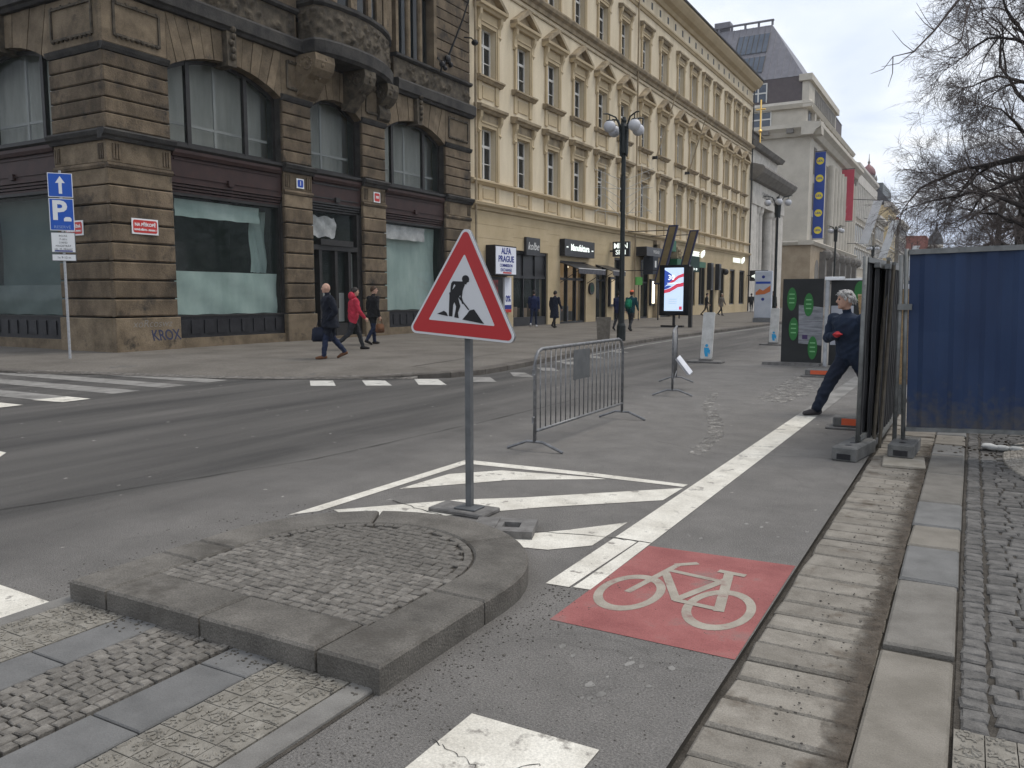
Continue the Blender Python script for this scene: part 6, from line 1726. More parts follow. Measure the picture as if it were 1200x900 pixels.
pt = empty('planter', (-11.15, 26.35, .12)); tag(pt, 'tapered brown grey concrete planter on the pavement by the lamp post', 'planter')
bm = bmesh.new(); w0, w1, h_ = .21, .25, .78
A = [bm.verts.new((x * w0, y * w0, 0)) for x, y in ((-1, -1), (1, -1), (1, 1), (-1, 1))]; Bv = [bm.verts.new((x * w1, y * w1, h_)) for x, y in ((-1, -1), (1, -1), (1, 1), (-1, 1))]
C_ = [bm.verts.new((x * .19, y * .19, h_)) for x, y in ((-1, -1), (1, -1), (1, 1), (-1, 1))]; D_ = [bm.verts.new((x * .19, y * .19, h_ - .12)) for x, y in ((-1, -1), (1, -1), (1, 1), (-1, 1))]
for i in range(4):
    j = (i + 1) % 4
    bm.faces.new((A[i], A[j], Bv[j], Bv[i])); bm.faces.new((Bv[i], Bv[j], C_[j], C_[i])); bm.faces.new((C_[i], C_[j], D_[j], D_[i]))
bm.faces.new(D_); pt.rotation_euler = (0, 0, R(20))
bmo('tub', bm, mat('washed_concrete', (.13, .115, .095), (.19, .17, .14), 9, rough=.9, fine=.25, fscale=90), pt)
bm = bmesh.new(); box(bm, -.185, .185, -.185, .185, h_ - .118, h_ - .10); bmo('soil', bm, M_peb, pt)

# ------------------------------------------------------------------ advertising screen
ad = empty('advertising_screen', (-12.78, 39.0, .12)); tag(ad, 'black framed lit advertising screen with a red, white and blue poster reading 30', 'advert screen')
AF = Fac((0, 0, 0), (1, 0, 0), (0, -1, 0))
bm = bmesh.new(); fbox(bm, AF, -.74, .74, .58, 3.04, -.16, .10); bmo('housing', bm, mat('black_glass_frame', (.008, .009, .012), None, rough=.15), ad)
bm = bmesh.new(); fbox(bm, AF, .74, .90, 0, 2.95, -.12, .08); bmo('side_post', bm, M_iron, ad)
bm = bmesh.new(); fbox(bm, AF, -.62, .48, 0, .09, -.16, .16); bmo('foot_beam', bm, M_iron, ad)
bm = bmesh.new(); fbox(bm, AF, -.06, .06, .09, .58, -.05, .05); bmo('stem', bm, M_iron, ad)
def em(name, c, s): return mat(name, c, None, rough=.4, emit=(c, s))
E_w = em('screen_pale_blue', (.55, .68, .86), .72); E_b = em('screen_navy', (.03, .07, .34), .75); E_r = em('screen_red', (.52, .05, .09), .75); E_t = em('screen_white', (.9, .93, .97), .85); E_g = em('screen_grey_text', (.42, .50, .58), .75)
scr = None
bm = bmesh.new(); fbox(bm, AF, -.48, .48, .80, 2.90, .10, .105); scr = bmo('screen', bm, E_w, ad)
for m_, q in ((E_b, [(-.48, 1.98), (-.05, 2.32), (-.1, 2.55), (-.30, 2.70), (-.48, 2.80)]), (E_r, [(-.48, 1.66), (-.2, 1.72), (.2, 1.95), (.48, 2.0), (.48, 2.18), (.15, 2.12), (-.2, 1.9), (-.48, 1.82)]),
              (E_r, [(-.30, 2.12), (0, 2.2), (.25, 2.4), (.48, 2.46), (.48, 2.62), (.2, 2.52), (-.1, 2.3)]), (E_b, [(-.48, 1.84), (-.3, 1.9), (-.1, 2.02), (-.3, 2.04), (-.48, 1.98)])):
    bm = bmesh.new(); fprism(bm, AF, q, .105, .108); bmo('poster_print', bm, m_, scr)
text('lettering', '30', .34, AF, -.14, 2.42, .111, E_t, scr, bold=.006, ext=.001)
bm = bmesh.new(); fbox(bm, AF, -.34, .34, 2.14, 2.165, .108, .112); bmo('poster_line', bm, E_t, scr)
for k in range(3):
    bm = bmesh.new(); fbox(bm, AF, -.25, .15, 1.35 - k * .10, 1.39 - k * .10, .105, .108); bmo('poster_line', bm, E_g, scr)
bm = bmesh.new(); fbox(bm, AF, .28, .42, .86, 1.02, .105, .109); bmo('poster_logo', bm, E_r, scr)

tot = empty('info_totem', (-10.75, 49.3, .12)); tag(tot, 'pale glass information totem with orange print standing by the kerb', 'info totem')
bm = bmesh.new(); box(bm, -.5, .5, -.12, .12, .25, 3.0, .03); bmo('panel', bm, mat('pale_totem', (.42, .46, .52), (.52, .55, .60), 2, rough=.3), tot)
bm = bmesh.new(); box(bm, -.55, .55, -.16, .16, 0, .25); bmo('plinth', bm, M_steel, tot)
bm = bmesh.new(); fbox(bm, AF, -.42, .42, 2.25, 2.38, .12, .13); bmo('blue_header', bm, M_signb, tot)
bm = bmesh.new(); fprism(bm, AF, [(-.42, 1.75), (-.2, 1.95), (0, 1.85), (.42, 2.15), (.42, 1.8), (.1, 1.65), (-.42, 1.6)], .12, .13); bmo('orange_print', bm, mat('orange_print', (.55, .16, .05)), tot)
for z in (1.35, 2.65):
    bm = bmesh.new(); n_ = 14; fprism(bm, AF, [(.09 * math.cos(2 * math.pi * k / n_), z + .09 * math.sin(2 * math.pi * k / n_)) for k in range(n_)], .12, .13); bmo('round_mark', bm, M_navy, tot)

# ------------------------------------------------------------------ parking sign
pk = empty('parking_sign', (-18.95, 11.9, .12), R(52)); tag(pk, 'blue one way and parking plates on a thin post before the corner building', 'road sign')
bm = bmesh.new(); tube(bm, [(0, .03, 0), (0, .03, 4.45)], .03, 10); bmo('post', bm, mat('worn_galvanised_post', (.30, .31, .32), (.40, .41, .42), 20, rough=.5), pk)
KF = Fac((0, 0, 0), (1, 0, 0), (0, -1, 0))
def kplate(name, v0, v1, m, rim, hw=.26):
    bm = bmesh.new(); fbox(bm, KF, -hw, hw, v0, v1, -.01, .0); o = bmo(name, bm, rim, pk)
    bm = bmesh.new(); fbox(bm, KF, -hw + .016, hw - .016, v0 + .016, v1 - .016, .0, .003); bmo('field', bm, m, o)
    return o
M_blue2 = mat('sign_bright_blue', (.012, .085, .42), None, rough=.35)
o = kplate('one_way_plate', 3.83, 4.39, M_blue2, M_signw)
bm = bmesh.new(); fprism(bm, KF, [(-.035, 3.91), (.035, 3.91), (.035, 4.16), (.10, 4.16), (0, 4.32), (-.10, 4.16), (-.035, 4.16)], .003, .006); bmo('arrow', bm, M_signw, o)
o = kplate('parking_plate', 3.05, 3.80, M_blue2, M_signw)
text('lettering', 'P', .62, KF, -.05, 3.50, .005, M_signw, o, bold=.02, ext=.002); text('lettering', 'RESERVÉ', .095, KF, 0, 3.13, .005, mat('pale_blue_letters', (.25, .35, .6)), o, ext=.002)
bm = bmesh.new(); fprism(bm, KF, [(.04, 3.27), (.2, 3.27), (.2, 3.33), (.17, 3.37), (.08, 3.37), (.04, 3.33)], .003, .006); bmo('car_symbol', bm, M_signw, o)
o = kplate('time_plate', 2.53, 3.01, M_signw, M_gpost)
for k, s in enumerate(('PO-PÁ', '7-18 h', 'S RFID', 'MAGISTRÁT', 'HL. M. PRAHY')): text('lettering', s, .062, KF, 0, 2.92 - k * .078, .005, M_pict, o, ext=.001)
bm = bmesh.new(); fbox(bm, KF, -.19, .19, 2.555, 2.585, .003, .005); bmo('blue_bar', bm, M_navy, o)
o = kplate('tow_plate', 2.33, 2.50, M_signw, M_gpost); text('lettering', '1x 9-12 m', .07, KF, 0, 2.415, .005, M_pict, o, ext=.001)
for v in (4.1, 3.4, 2.75):
    bm = bmesh.new(); box(bm, -.05, .05, .0, .065, v, v + .03); bmo('clamp', bm, M_steel, pk)

# ------------------------------------------------------------------ site fence on the right
M_bluep = mat('blue_corrugated_sheet', (.0075, .022, .066), (.0125, .034, .090), 2.2, rough=.5, spec=.35, fine=.06, stretch=(1, 1, .22), spots=((.016, .035, .075), 2.2, .66, .08))
# mud splashed up from the ground on the lowest part of the blue sheets
t_ = M_bluep.node_tree; n_, l_ = t_.nodes, t_.links
p_ = n_['Principled BSDF']; src_ = p_.inputs['Base Color'].links[0].from_socket
ge_ = n_.new('ShaderNodeNewGeometry'); sp_ = n_.new('ShaderNodeSeparateXYZ'); l_.new(ge_.outputs['Position'], sp_.inputs[0])
nz_ = n_.new('ShaderNodeTexNoise'); nz_.inputs['Scale'].default_value = 14; nz_.inputs['Detail'].default_value = 8; l_.new(ge_.outputs['Position'], nz_.inputs['Vector'])
ma_ = n_.new('ShaderNodeMath'); ma_.operation = 'MULTIPLY_ADD'; ma_.inputs[1].default_value = -1.1; l_.new(nz_.outputs['Fac'], ma_.inputs[0]); l_.new(sp_.outputs['Z'], ma_.inputs[2])
mr_ = n_.new('ShaderNodeMapRange'); mr_.inputs[1].default_value = .10; mr_.inputs[2].default_value = -.35; mr_.inputs[4].default_value = .75; l_.new(ma_.outputs[0], mr_.inputs[0])
mx_ = n_.new('ShaderNodeMixRGB'); l_.new(mr_.outputs[0], mx_.inputs['Fac']); l_.new(src_, mx_.inputs['Color1']); mx_.inputs['Color2'].default_value = (.075, .068, .058, 1); l_.new(mx_.outputs[0], p_.inputs['Base Color'])
M_blkp = mat('black_corrugated_sheet', (.010, .010, .011), (.022, .022, .023), 3, rough=.6)
M_zinc = mat('fence_zinc_tube', (.13, .135, .13), (.20, .205, .20), 10, rough=.5, metal=.4, spots=((.07, .065, .055), 6, .6, .1))
def corr_panel(name, label, p0, p1, z0, z1, m, roll=0.0, amp=.023, pitch=.27, cat='fence panel', posts=(True, True), n_extra=0):
    a, b = Vector((*p0, 0)), Vector((*p1, 0)); ln = (b - a).length
    t = empty(name, a); t.rotation_euler = (0, -roll, math.atan2((b - a).y, (b - a).x)); tag(t, label, cat)
    bm = bmesh.new(); x = .03; prof = []
    while x < ln - .03:
        for f, o_ in ((0, 0), (.34, 0), (.50, 1), (.84, 1)):
            xx = x + pitch * f
            if xx < ln - .03: prof.append((xx, -amp * o_))
        x += pitch
    NR = 9; rows_ = []
    for j in range(NR + 1):
        z_ = z0 + .04 + (z1 - z0 - .07) * j / NR
        rows_.append([bm.verts.new((x_, y_ + .004 * math.sin(x_ * 5 + j * 1.3) + random.uniform(-.0015, .0015), z_)) for x_, y_ in prof])
    for j in range(NR):
        for i in range(len(prof) - 1): bm.faces.new((rows_[j][i], rows_[j][i + 1], rows_[j + 1][i + 1], rows_[j + 1][i]))
    bmo('corrugated_sheet', bm, m, t, recalc=False)
    bm = bmesh.new(); box(bm, 0.02, ln - .02, -.045, .01, z1 - .03, z1 + .02); bmo('top_rail', bm, M_zinc, t)
    bm = bmesh.new(); box(bm, 0.02, ln - .02, -.045, .01, z0, z0 + .04); bmo('bottom_rail', bm, M_zinc, t)
    for x_, on in zip((0, ln), posts):
        if on:
            bm = bmesh.new(); tube(bm, [(x_, -.015, .12), (x_, -.015, z1 + .03)], .021, 8); bmo('post', bm, M_zinc, t, smooth=True)
    return t
corr_panel('site_fence', 'blue corrugated site fence panel in a grey tube frame beside the kerb', (-.545, 9.15), (1.62, 9.42), .24, 2.05, M_bluep, roll=R(1.6))
corr_panel('site_fence', 'second blue corrugated fence panel continuing to the right of the first', (1.70, 9.42), (3.85, 9.30), .22, 2.06, M_bluep, roll=R(-.5))
corr_panel('stacked_fence', 'black corrugated fence panel whose grey end post stands in the front concrete foot', (-.955, 8.78), (-.80, 10.85), .16, 1.97, M_blkp, pitch=.2)
corr_panel('stacked_fence', 'black corrugated panel leaning in the middle of the stacked fence panels', (-.885, 9.05), (-.815, 11.0), .10, 1.93, M_blkp, roll=R(-1.2), pitch=.2, posts=(False, False))
corr_panel('stacked_fence', 'black corrugated panel at the right of the stack beside the board', (-.80, 9.3), (-.785, 11.0), .12, 1.92, M_blkp, roll=R(.6), pitch=.2, posts=(False, False))
for x0, x1, tz, lab in ((-.83, -.79, 1.95, 'thin timber batten leaning in the stacked black panels'), (-.77, -.735, 1.90, 'second timber batten leaning by the board')):
    bt_ = empty('timber_batten', (x0, 9.2, .03)); tag(bt_, lab, 'batten')
    bm = bmesh.new(); tube(bm, [(0, 0, 0), (x1 - x0, .25, tz)], .018, 4); bmo('batten', bm, mat('grey_timber', (.10, .088, .07), (.15, .13, .10), 9, rough=.9), bt_)
    bm = bmesh.new(); tube(bm, [(x1 - x0, .25, tz), (x1 - x0 + .002, .252, tz + .03)], .02, 4); bmo('end_cap', bm, M_zinc, bt_)
ps = empty('fence_post', (-.625, 9.10, .12)); tag(ps, 'single grey steel tube post beside the blue panel post', 'fence post')
bm = bmesh.new(); tube(bm, [(0, 0, 0), (-.015, .02, 1.90)], .021, 8); bmo('tube', bm, M_zinc, ps, smooth=True)
bm = bmesh.new(); box(bm, -.03, .10, -.03, .03, 1.35, 1.41); bmo('coupler', bm, M_zinc, ps)
ob = empty('plywood_board', (-.74, 11.35, .12)); tag(ob, 'tan particle board standing behind the gap between the fence posts', 'board')
M_osb = mat('particle_board', (.26, .17, .085), (.40, .28, .15), 22, rough=.9, fine=.2, fscale=60)
bm = bmesh.new(); box(bm, -.14, .14, -.01, .01, .38, 1.58); bmo('board', bm, M_osb, ob)
bm = bmesh.new(); box(bm, -.15, .15, -.02, .02, 1.58, 1.64); bmo('cap_strip', bm, M_signw, ob)
bm = bmesh.new(); box(bm, -.04, .04, -.02, .02, 0, .38); bmo('leg', bm, M_zinc, ob)

def foot(label, x, y, rz, sx=.235, sy=.70, h=.14, m=None):
    t = empty('concrete_foot', (x, y, 0), rz); tag(t, label, 'fence foot')
    bm = bmesh.new()
    # block with a pocket in the front end and two sockets on top
    box(bm, -sx / 2, sx / 2, 0, sy, .0, h, .012); bmo('block', bm, m or M_conc, t)
    bm = bmesh.new(); box(bm, -.065, .065, -.004, .03, .02, .075); bmo('front_pocket', bm, M_stall, t)
    for yy in (.16, .34, .52):
        bm = bmesh.new(); box(bm, -.03, .03, yy - .03, yy + .03, h - .02, h + .003); bmo('socket', bm, M_stall if yy < .5 else M_zinc, t)
    return t
M_conc = mat('cast_concrete', (.10, .10, .095), (.155, .153, .145), 8, rough=.9, bump=.3, bscale=60, fine=.15)
foot('grey concrete fence foot carrying the black panel post', -1.02, 8.42, R(-9))
foot('grey concrete fence foot on a pale slab under the blue panel post', -.54, 8.72, R(-3), .235, .62, .13)
bpl = empty('paving_offcut', (-.49, 8.55, .0)); tag(bpl, 'pale broken paving slab under the concrete fence foot', 'slab')
bm = bmesh.new(); fprism(bm, Fac((0, 0, 0), (1, 0, 0), (0, 0, 1)), [(-.19, 0), (.17, 0), (.19, 0), (.19, 0)][:3], 0, 0.01) if False else box(bm, -.19, .18, -.2, .3, -.005, .03, .008); bmo('slab', bm, mat('pale_slab', (.25, .225, .18), (.33, .30, .25), 8, rough=.9), bpl); bpl.rotation_euler = (0, 0, R(4))
for c_ in bpl.children: pass
for o_ in [o for o in bpy.data.objects if o.get('label') == 'grey concrete fence foot on a pale slab under the blue panel post']: o_.location.z = .03
M_orng = mat('orange_reflector', (.55, .10, .04), None, rough=.3)
for x, y, lab in ((-1.22, 10.62, 'low rubber foot with orange reflector behind the black panel post'), (-2.68, 17.3, 'low rubber foot with red reflector before the black hoarding')):
    t = empty('rubber_foot', (x, y, 0), R(4)); tag(t, lab, 'rubber foot')
    bm = bmesh.new(); box(bm, -.28, .28, -.16, .16, 0, .03, .008); bmo('mat', bm, M_rub, t)
    bm = bmesh.new(); box(bm, -.2, .28, -.12, .12, .03, .15, .012); bmo('block', bm, M_conc, t)
    bm = bmesh.new(); box(bm, -.10, .22, -.126, -.12, .055, .135); bmo('reflector', bm, M_orng, t)
# rubbish under the blue panel
rg = empty('rag_heap', (.32, 9.75, .02)); tag(rg, 'pale rag and rubble lying under the blue fence panel', 'rubbish')
bm = bmesh.new()
for k in range(9): ball(bm, (random.uniform(-.12, .16), random.uniform(-.06, .06), .03), random.uniform(.03, .055), 7, (1.6, 1, .6))
bmo('rag', bm, M_ppr, rg, smooth=True)
bm = bmesh.new(); tube(bm, [(.1, 0, .05), (.5, .05, .12)], .012, 6); bmo('stick', bm, M_zinc, rg)
bm = bmesh.new()
for k in range(70):
    r_ = random.uniform(.008, .024); ellipsoid(bm, Matrix.Translation((random.uniform(-.34, 1.0), random.uniform(9.3, 10.4), .018)) @ Matrix.Diagonal((r_, r_, r_ * .6, 1)), 6, 4)
tag(bmo('soil_crumbs', bm, mat('dark_soil', (.035, .028, .02), (.07, .058, .045), 20, rough=.95)), kind='stuff')

# ------------------------------------------------------------------ black hoarding with green discs
HF = Fac((0, 0, 0), (1, 0, 0), (0, -1, 0))
M_hb = mat('hoarding_black', (.014, .015, .015), (.022, .023, .023), 2, rough=.6)
M_hg = mat('hoarding_green', (.025, .14, .035), None, rough=.6); M_hgl = mat('hoarding_pale_green', (.16, .36, .16), None, rough=.6)
def oval(cu, cv, a, b, n=22): return [(cu + a * math.cos(2 * math.pi * k / n), cv + b * math.sin(2 * math.pi * k / n)) for k in range(n)]
hd = empty('black_hoarding', (-3.44, 20.0, 0)); tag(hd, 'black hoarding panel printed with green discs and a grey picture', 'hoarding')
bm = bmesh.new(); fbox(bm, HF, -.47, .44, .02, 2.02, -.03, .0); bmo('board', bm, M_hb, hd)
bm = bmesh.new(); fprism(bm, HF, [(-.10, 1.42), (.44, 1.36), (.44, .48), (-.08, .52)], .0, .004); bmo('picture', bm, mat('grey_visual', (.12, .125, .135), (.26, .265, .28), 3, rough=.5, stretch=(1, 1, 7)), hd)
bm = bmesh.new(); fprism(bm, HF, [(.0, .62), (.12, .62), (.12, .72), (.0, .72)], .004, .008); bmo('picture_detail', bm, mat('violet_detail', (.06, .04, .10)), hd)
for cu, cv in ((-.26, 1.55), (.12, 1.42), (-.20, .85), (.24, .42)):
    bm = bmesh.new(); fprism(bm, HF, oval(cu, cv, .105, .27), .004 if cv > 1 else .009, .013); o = bmo('green_disc', bm, M_hg, hd)
    for k in range(3):
        bm = bmesh.new(); fbox(bm, HF, cu - .06, cu + .06, cv + .1 - k * .1, cv + .13 - k * .1, .013, .0145); bmo('disc_text', bm, M_hgl, o)
bm = bmesh.new(); fbox(bm, HF, -.85, .44, .0, .07, -.25, .25); bmo('base_beam', bm, M_rub, hd)
hp = empty('hoarding_post', (-2.92, 20.0, 0)); tag(hp, 'pale grey steel post with white cap between the hoarding panels', 'post')
bm = bmesh.new(); tube(bm, [(0, 0, 0), (0, 0, 1.98)], .045, 10); bmo('post', bm, mat('pale_zinc', (.32, .33, .34), (.42, .43, .44), 8, rough=.45), hp)
bm = bmesh.new(); box(bm, -.06, .36, -.06, .06, 1.98, 2.06, .01); bmo('cap', bm, M_signw, hp)
h2 = empty('black_hoarding', (-2.45, 20.05, 0)); tag(h2, 'black hoarding panel with white top edge behind the walking woman', 'hoarding')
bm = bmesh.new(); fbox(bm, HF, -.40, .75, .02, 1.98, -.03, .0); bmo('board', bm, M_hb, h2)
bm = bmesh.new(); fbox(bm, HF, -.40, .75, 1.98, 2.02, -.03, .01); bmo('top_edge', bm, M_signw, h2)
bm = bmesh.new(); fprism(bm, HF, oval(.22, 1.72, .12, .24), .0, .005); bmo('green_disc', bm, M_hg, h2)
bm = bmesh.new(); fbox(bm, HF, -.38, .1, .5, 1.4, .0, .004); bmo('picture', bm, mat('pale_visual', (.30, .31, .34), (.42, .43, .46), 2, rough=.5), h2)
bw = empty('plywood_strip', (-1.33, 12.6, 0)); tag(bw, 'pale tan timber strip standing behind the woman at the panel edge', 'board')
bm = bmesh.new(); fprism(bm, HF, [(-.10, 1.62), (.08, 1.62), (.08, .0), (.0, .0), (-.02, .9)], -.02, .0); bmo('board', bm, M_osb, bw)
bm = bmesh.new(); fbox(bm, HF, -.1, .08, 1.62, 1.64, -.02, .0); bmo('edge', bm, mat('light_wood', (.45, .34, .2)), bw)

# ------------------------------------------------------------------ trees (bare, winter)
M_bark = mat('dark_bark', (.020, .017, .016), (.045, .038, .034), 9, rough=.95, bump=.6, bscale=40)
M_twig = mat('brown_twigs', (.085, .070, .064), (.13, .108, .098), 4, rough=.95)
def grow(rn, verts, faces, p, d, r, ln, depth, maxd, droop, twv, twf, spread=.55):
    """recursive bare branch; thick wood goes to verts/faces, thin to twv/twf"""
    nseg = 4 if depth < 2 else 3
    pts = [p]; dd = d.copy()
    for k in range(nseg):
        dd = (dd + Vector(rn.normal(0, .16, 3)) + Vector((0, 0, droop * (depth / maxd)))).normalized()
        pts.append(pts[-1] + dd * (ln / nseg))
    n = 7 if depth == 0 else 5 if depth < 2 else 3
    V, Fc = (verts, faces) if depth < 2 else (twv, twf)
    base = len(V)
    for i, q in enumerate(pts):
        rr = r * (1 - .62 * i / nseg)
        t = (pts[min(i + 1, nseg)] - pts[max(i - 1, 0)]).normalized()
        ref = Vector((0, 0, 1)) if abs(t.z) < .9 else Vector((1, 0, 0))
        a = t.cross(ref).normalized(); b = a.cross(t)
        for k in range(n): V.append(q + (a * math.cos(2 * math.pi * k / n) + b * math.sin(2 * math.pi * k / n)) * rr)
    for i in range(nseg):
        for k in range(n): Fc.append((base + i * n + k, base + i * n + (k + 1) % n, base + (i + 1) * n + (k + 1) % n, base + (i + 1) * n + k))
    if depth >= maxd: return
    kids = 3 if depth == 0 else rn.integers(3, 5) if depth < 4 else rn.integers(3, 6)
    for k in range(kids):
        f = rn.uniform(.3, 1.0) if k else 1.0
        i = min(int(f * nseg), nseg - 1); q = pts[i].lerp(pts[i + 1], f * nseg - i)
        axis = Vector(rn.normal(0, 1, 3)).normalized()
        nd = (dd + axis.cross(dd).normalized() * rn.uniform(.5, 1.25) * (spread * 1.7 if k else spread)).normalized()
        grow(rn, verts, faces, q, nd, max(.0032, r * (.62 if k == 0 else .45)), ln * rn.uniform(.58, .82), depth + 1, maxd, droop, twv, twf, spread)
def tree(label, loc, h, limbs, seed, r=.26, droop=-.05, maxd=5, group='bare trees along the park side'):
    rn = np.random.default_rng(seed)
    t = empty('bare_tree', loc); tag(t, label, 'tree', group)
    bm = bmesh.new(); tube(bm, [(0, 0, -.05), (.03, .02, h * .2), (-.04, 0, h * .5), (0, .05, h * .8), (.03, 0, h)], [r * 1.35, r, r * .9, r * .75, r * .55], 12); bmo('trunk', bm, M_bark, t, smooth=True)
    v, f, tv, tf = [], [], [], []
    for z, az, el_, ln, rr in limbs:
        d = Vector((math.cos(R(az)) * math.cos(R(el_)), math.sin(R(az)) * math.cos(R(el_)), math.sin(R(el_))))
        grow(rn, v, f, Vector((0, 0, z)), d, rr, ln, 0, maxd, droop, tv, tf)
    pyo('limbs', v, f, M_bark, t, True); tw_ = pyo('crown', tv, tf, M_twig, t, False)
    return t, len(tf)
cnt = 0
def ring(n, z0, z1, ln, rr, el0, el1, seed):
    rn = random.Random(seed)
    return [(z0 + (z1 - z0) * k / (n - 1), rn.uniform(0, 360), rn.uniform(el0, el1), ln * rn.uniform(.8, 1.15), rr * rn.uniform(.8, 1.1)) for k in range(n)]
t, c = tree('large bare dark tree with heavy crooked limbs just behind the blue fence', (1.02, 20.2, 0), 8.4,
     [(4.45, 173, 20, 1.45, .085), (4.1, 178, 2, .95, .06), (3.4, 172, 18, 1.3, .06), (5.3, 172, 36, 1.3, .055), (6.6, 178, 32, 1.15, .045), (7.6, 172, 30, 1.1, .04), (6.2, 200, 50, 1.1, .07), (5.0, 20, 30, 2.0, .10), (6.8, 330, 40, 2.0, .09), (4.6, 250, 25, .9, .06), (7.6, 90, 60, 2.0, .08), (8.1, 165, 62, 1.1, .06), (5.8, 60, 35, 1.9, .09), (3.3, 100, 15, 1.6, .06), (3.0, 176, 25, .8, .05), (5.8, 175, 35, .9, .055)], 21, .17, -.05, 6)
cnt += c
for loc, h, n_, ln, sd_, lab in (((1.5, 37, 0), 6.0, 18, 1.55, 5, 'dense bare brown tree farther along the park edge'), ((2.4, 46, 0), 7.4, 16, 1.9, 6, 'bare twiggy tree beyond the dense brown one'),
                                 ((1.2, 60, 0), 7.4, 15, 1.9, 8, 'bare tree leaning over the far end of the fence line'), ((5.2, 72, 0), 10, 12, 3.6, 9, 'bare tree standing deepest in the park')):
    t, c = tree(lab, loc, h, ring(n_, 2.0, h, ln, .09, 5, 55, sd_), 20 + sd_, .22); cnt += c
# a tree beyond the right edge whose long drooping branch hangs into view
t, c = tree('bare tree right of the footway with one long branch drooping over the fence', (3.4, 9.9, 0), 7.2, [(6.0, 20, 40, 1.7, .07), (6.6, 300, 45, 1.7, .07), (7.1, 80, 60, 1.7, .06), (5.4, 340, 25, 1.7, .07)], 27, .19, -.05, 4); cnt += c
v, f, tv, tf = [], [], [], []
bm = bmesh.new()
path = [(-.1, -.2, 4.5), (-1.3, -.6, 5.7), (-2.5, -.8, 5.75), (-3.25, -.9, 5.15), (-3.60, -.9, 4.45), (-3.85, -.9, 4.12), (-4.02, -.9, 3.95), (-4.2, -.9, 3.93)]
tube(bm, path, [.06, .05, .038, .024, .014, .010, .007, .004], 6)
path2 = [(-3.30, -.9, 5.0), (-3.50, -.92, 4.55), (-3.58, -.95, 4.25), (-3.62, -.95, 3.98), (-3.55, -.95, 3.85)]
tube(bm, path2, [.014, .011, .008, .006, .003], 5)
rn = np.random.default_rng(5)
for p in path[3:] + path2[1:]:
    for k in range(2):
        d = Vector((rn.uniform(-1, .1), rn.uniform(-.4, .4), rn.uniform(-.5, .7))).normalized()
        q = Vector(p); tube(bm, [q, q + d * .16, q + (d + Vector((-.1, 0, .25))).normalized() * .32], [.005, .004, .002], 4)
bmo('drooping_branch', bm, M_twig, t)
M_hedge = M_twig

# ------------------------------------------------------------------ people
M_skin = mat('skin', (.42, .25, .18), (.48, .30, .22), 20, rough=.55)
M_skind = mat('lip_skin', (.26, .11, .09), None, rough=.5)  # reddish colour of the mouth
M_eye = mat('eye_dark', (.03, .022, .018), None, rough=.3)
def cloth(name, c, k=1.35): return mat(name, c, tuple(min(1, x * k) for x in c), 7, rough=.92, bump=.5, bscale=16, fine=.12, fscale=150)

class Body:
    def __init__(s): s.prims = []; s.bm = bmesh.new()
    def cap(s, a, b, ra, rb, m, sc=None):
        a, b = Vector(a), Vector(b)
        if (b - a).length < 1e-4: b = a + Vector((0, 0, .002))
        tube(s.bm, [a, a.lerp(b, .5), b], [ra, (ra + rb) / 2, rb], 12)
        ball(s.bm, a, ra * .985, 12); ball(s.bm, b, rb * .985, 12)
        s.prims.append((a, b, ra, rb, m))
    def ell(s, c, rx, ry, rz, m, rot=None):
        ellipsoid(s.bm, Matrix.Translation(c) @ (rot or Matrix.Identity(4)) @ Matrix.Diagonal((rx, ry, rz, 1)), 16, 12)
        s.prims.append((Vector(c), Vector(c) + Vector((0, 0, .001)), min(rx, ry, rz) * 1.1, min(rx, ry, rz) * 1.1, m))
    def loft(s, rings, m):
        """rings: (centre, depth radius, width radius, axis-up vector implied)"""
        R_ = []
        for c, dx_, wy in rings:
            R_.append([s.bm.verts.new(Vector(c) + Vector((dx_ * math.cos(2 * math.pi * k / 20), wy * math.sin(2 * math.pi * k / 20), 0))) for k in range(20)])
        for i in range(len(R_) - 1):
            for k in range(20): s.bm.faces.new((R_[i][k], R_[i][(k + 1) % 20], R_[i + 1][(k + 1) % 20], R_[i + 1][k]))
        s.bm.faces.new(R_[0][::-1]); s.bm.faces.new(R_[-1])
        for i in range(len(rings) - 1):
            c0, d0, w0 = rings[i]; c1, d1, w1 = rings[i + 1]
            for o_ in (-.5, 0, .5):
                s.prims.append((Vector(c0) + Vector((0, w0 * o_, 0)), Vector(c1) + Vector((0, w1 * o_, 0)), d0, d1, m))

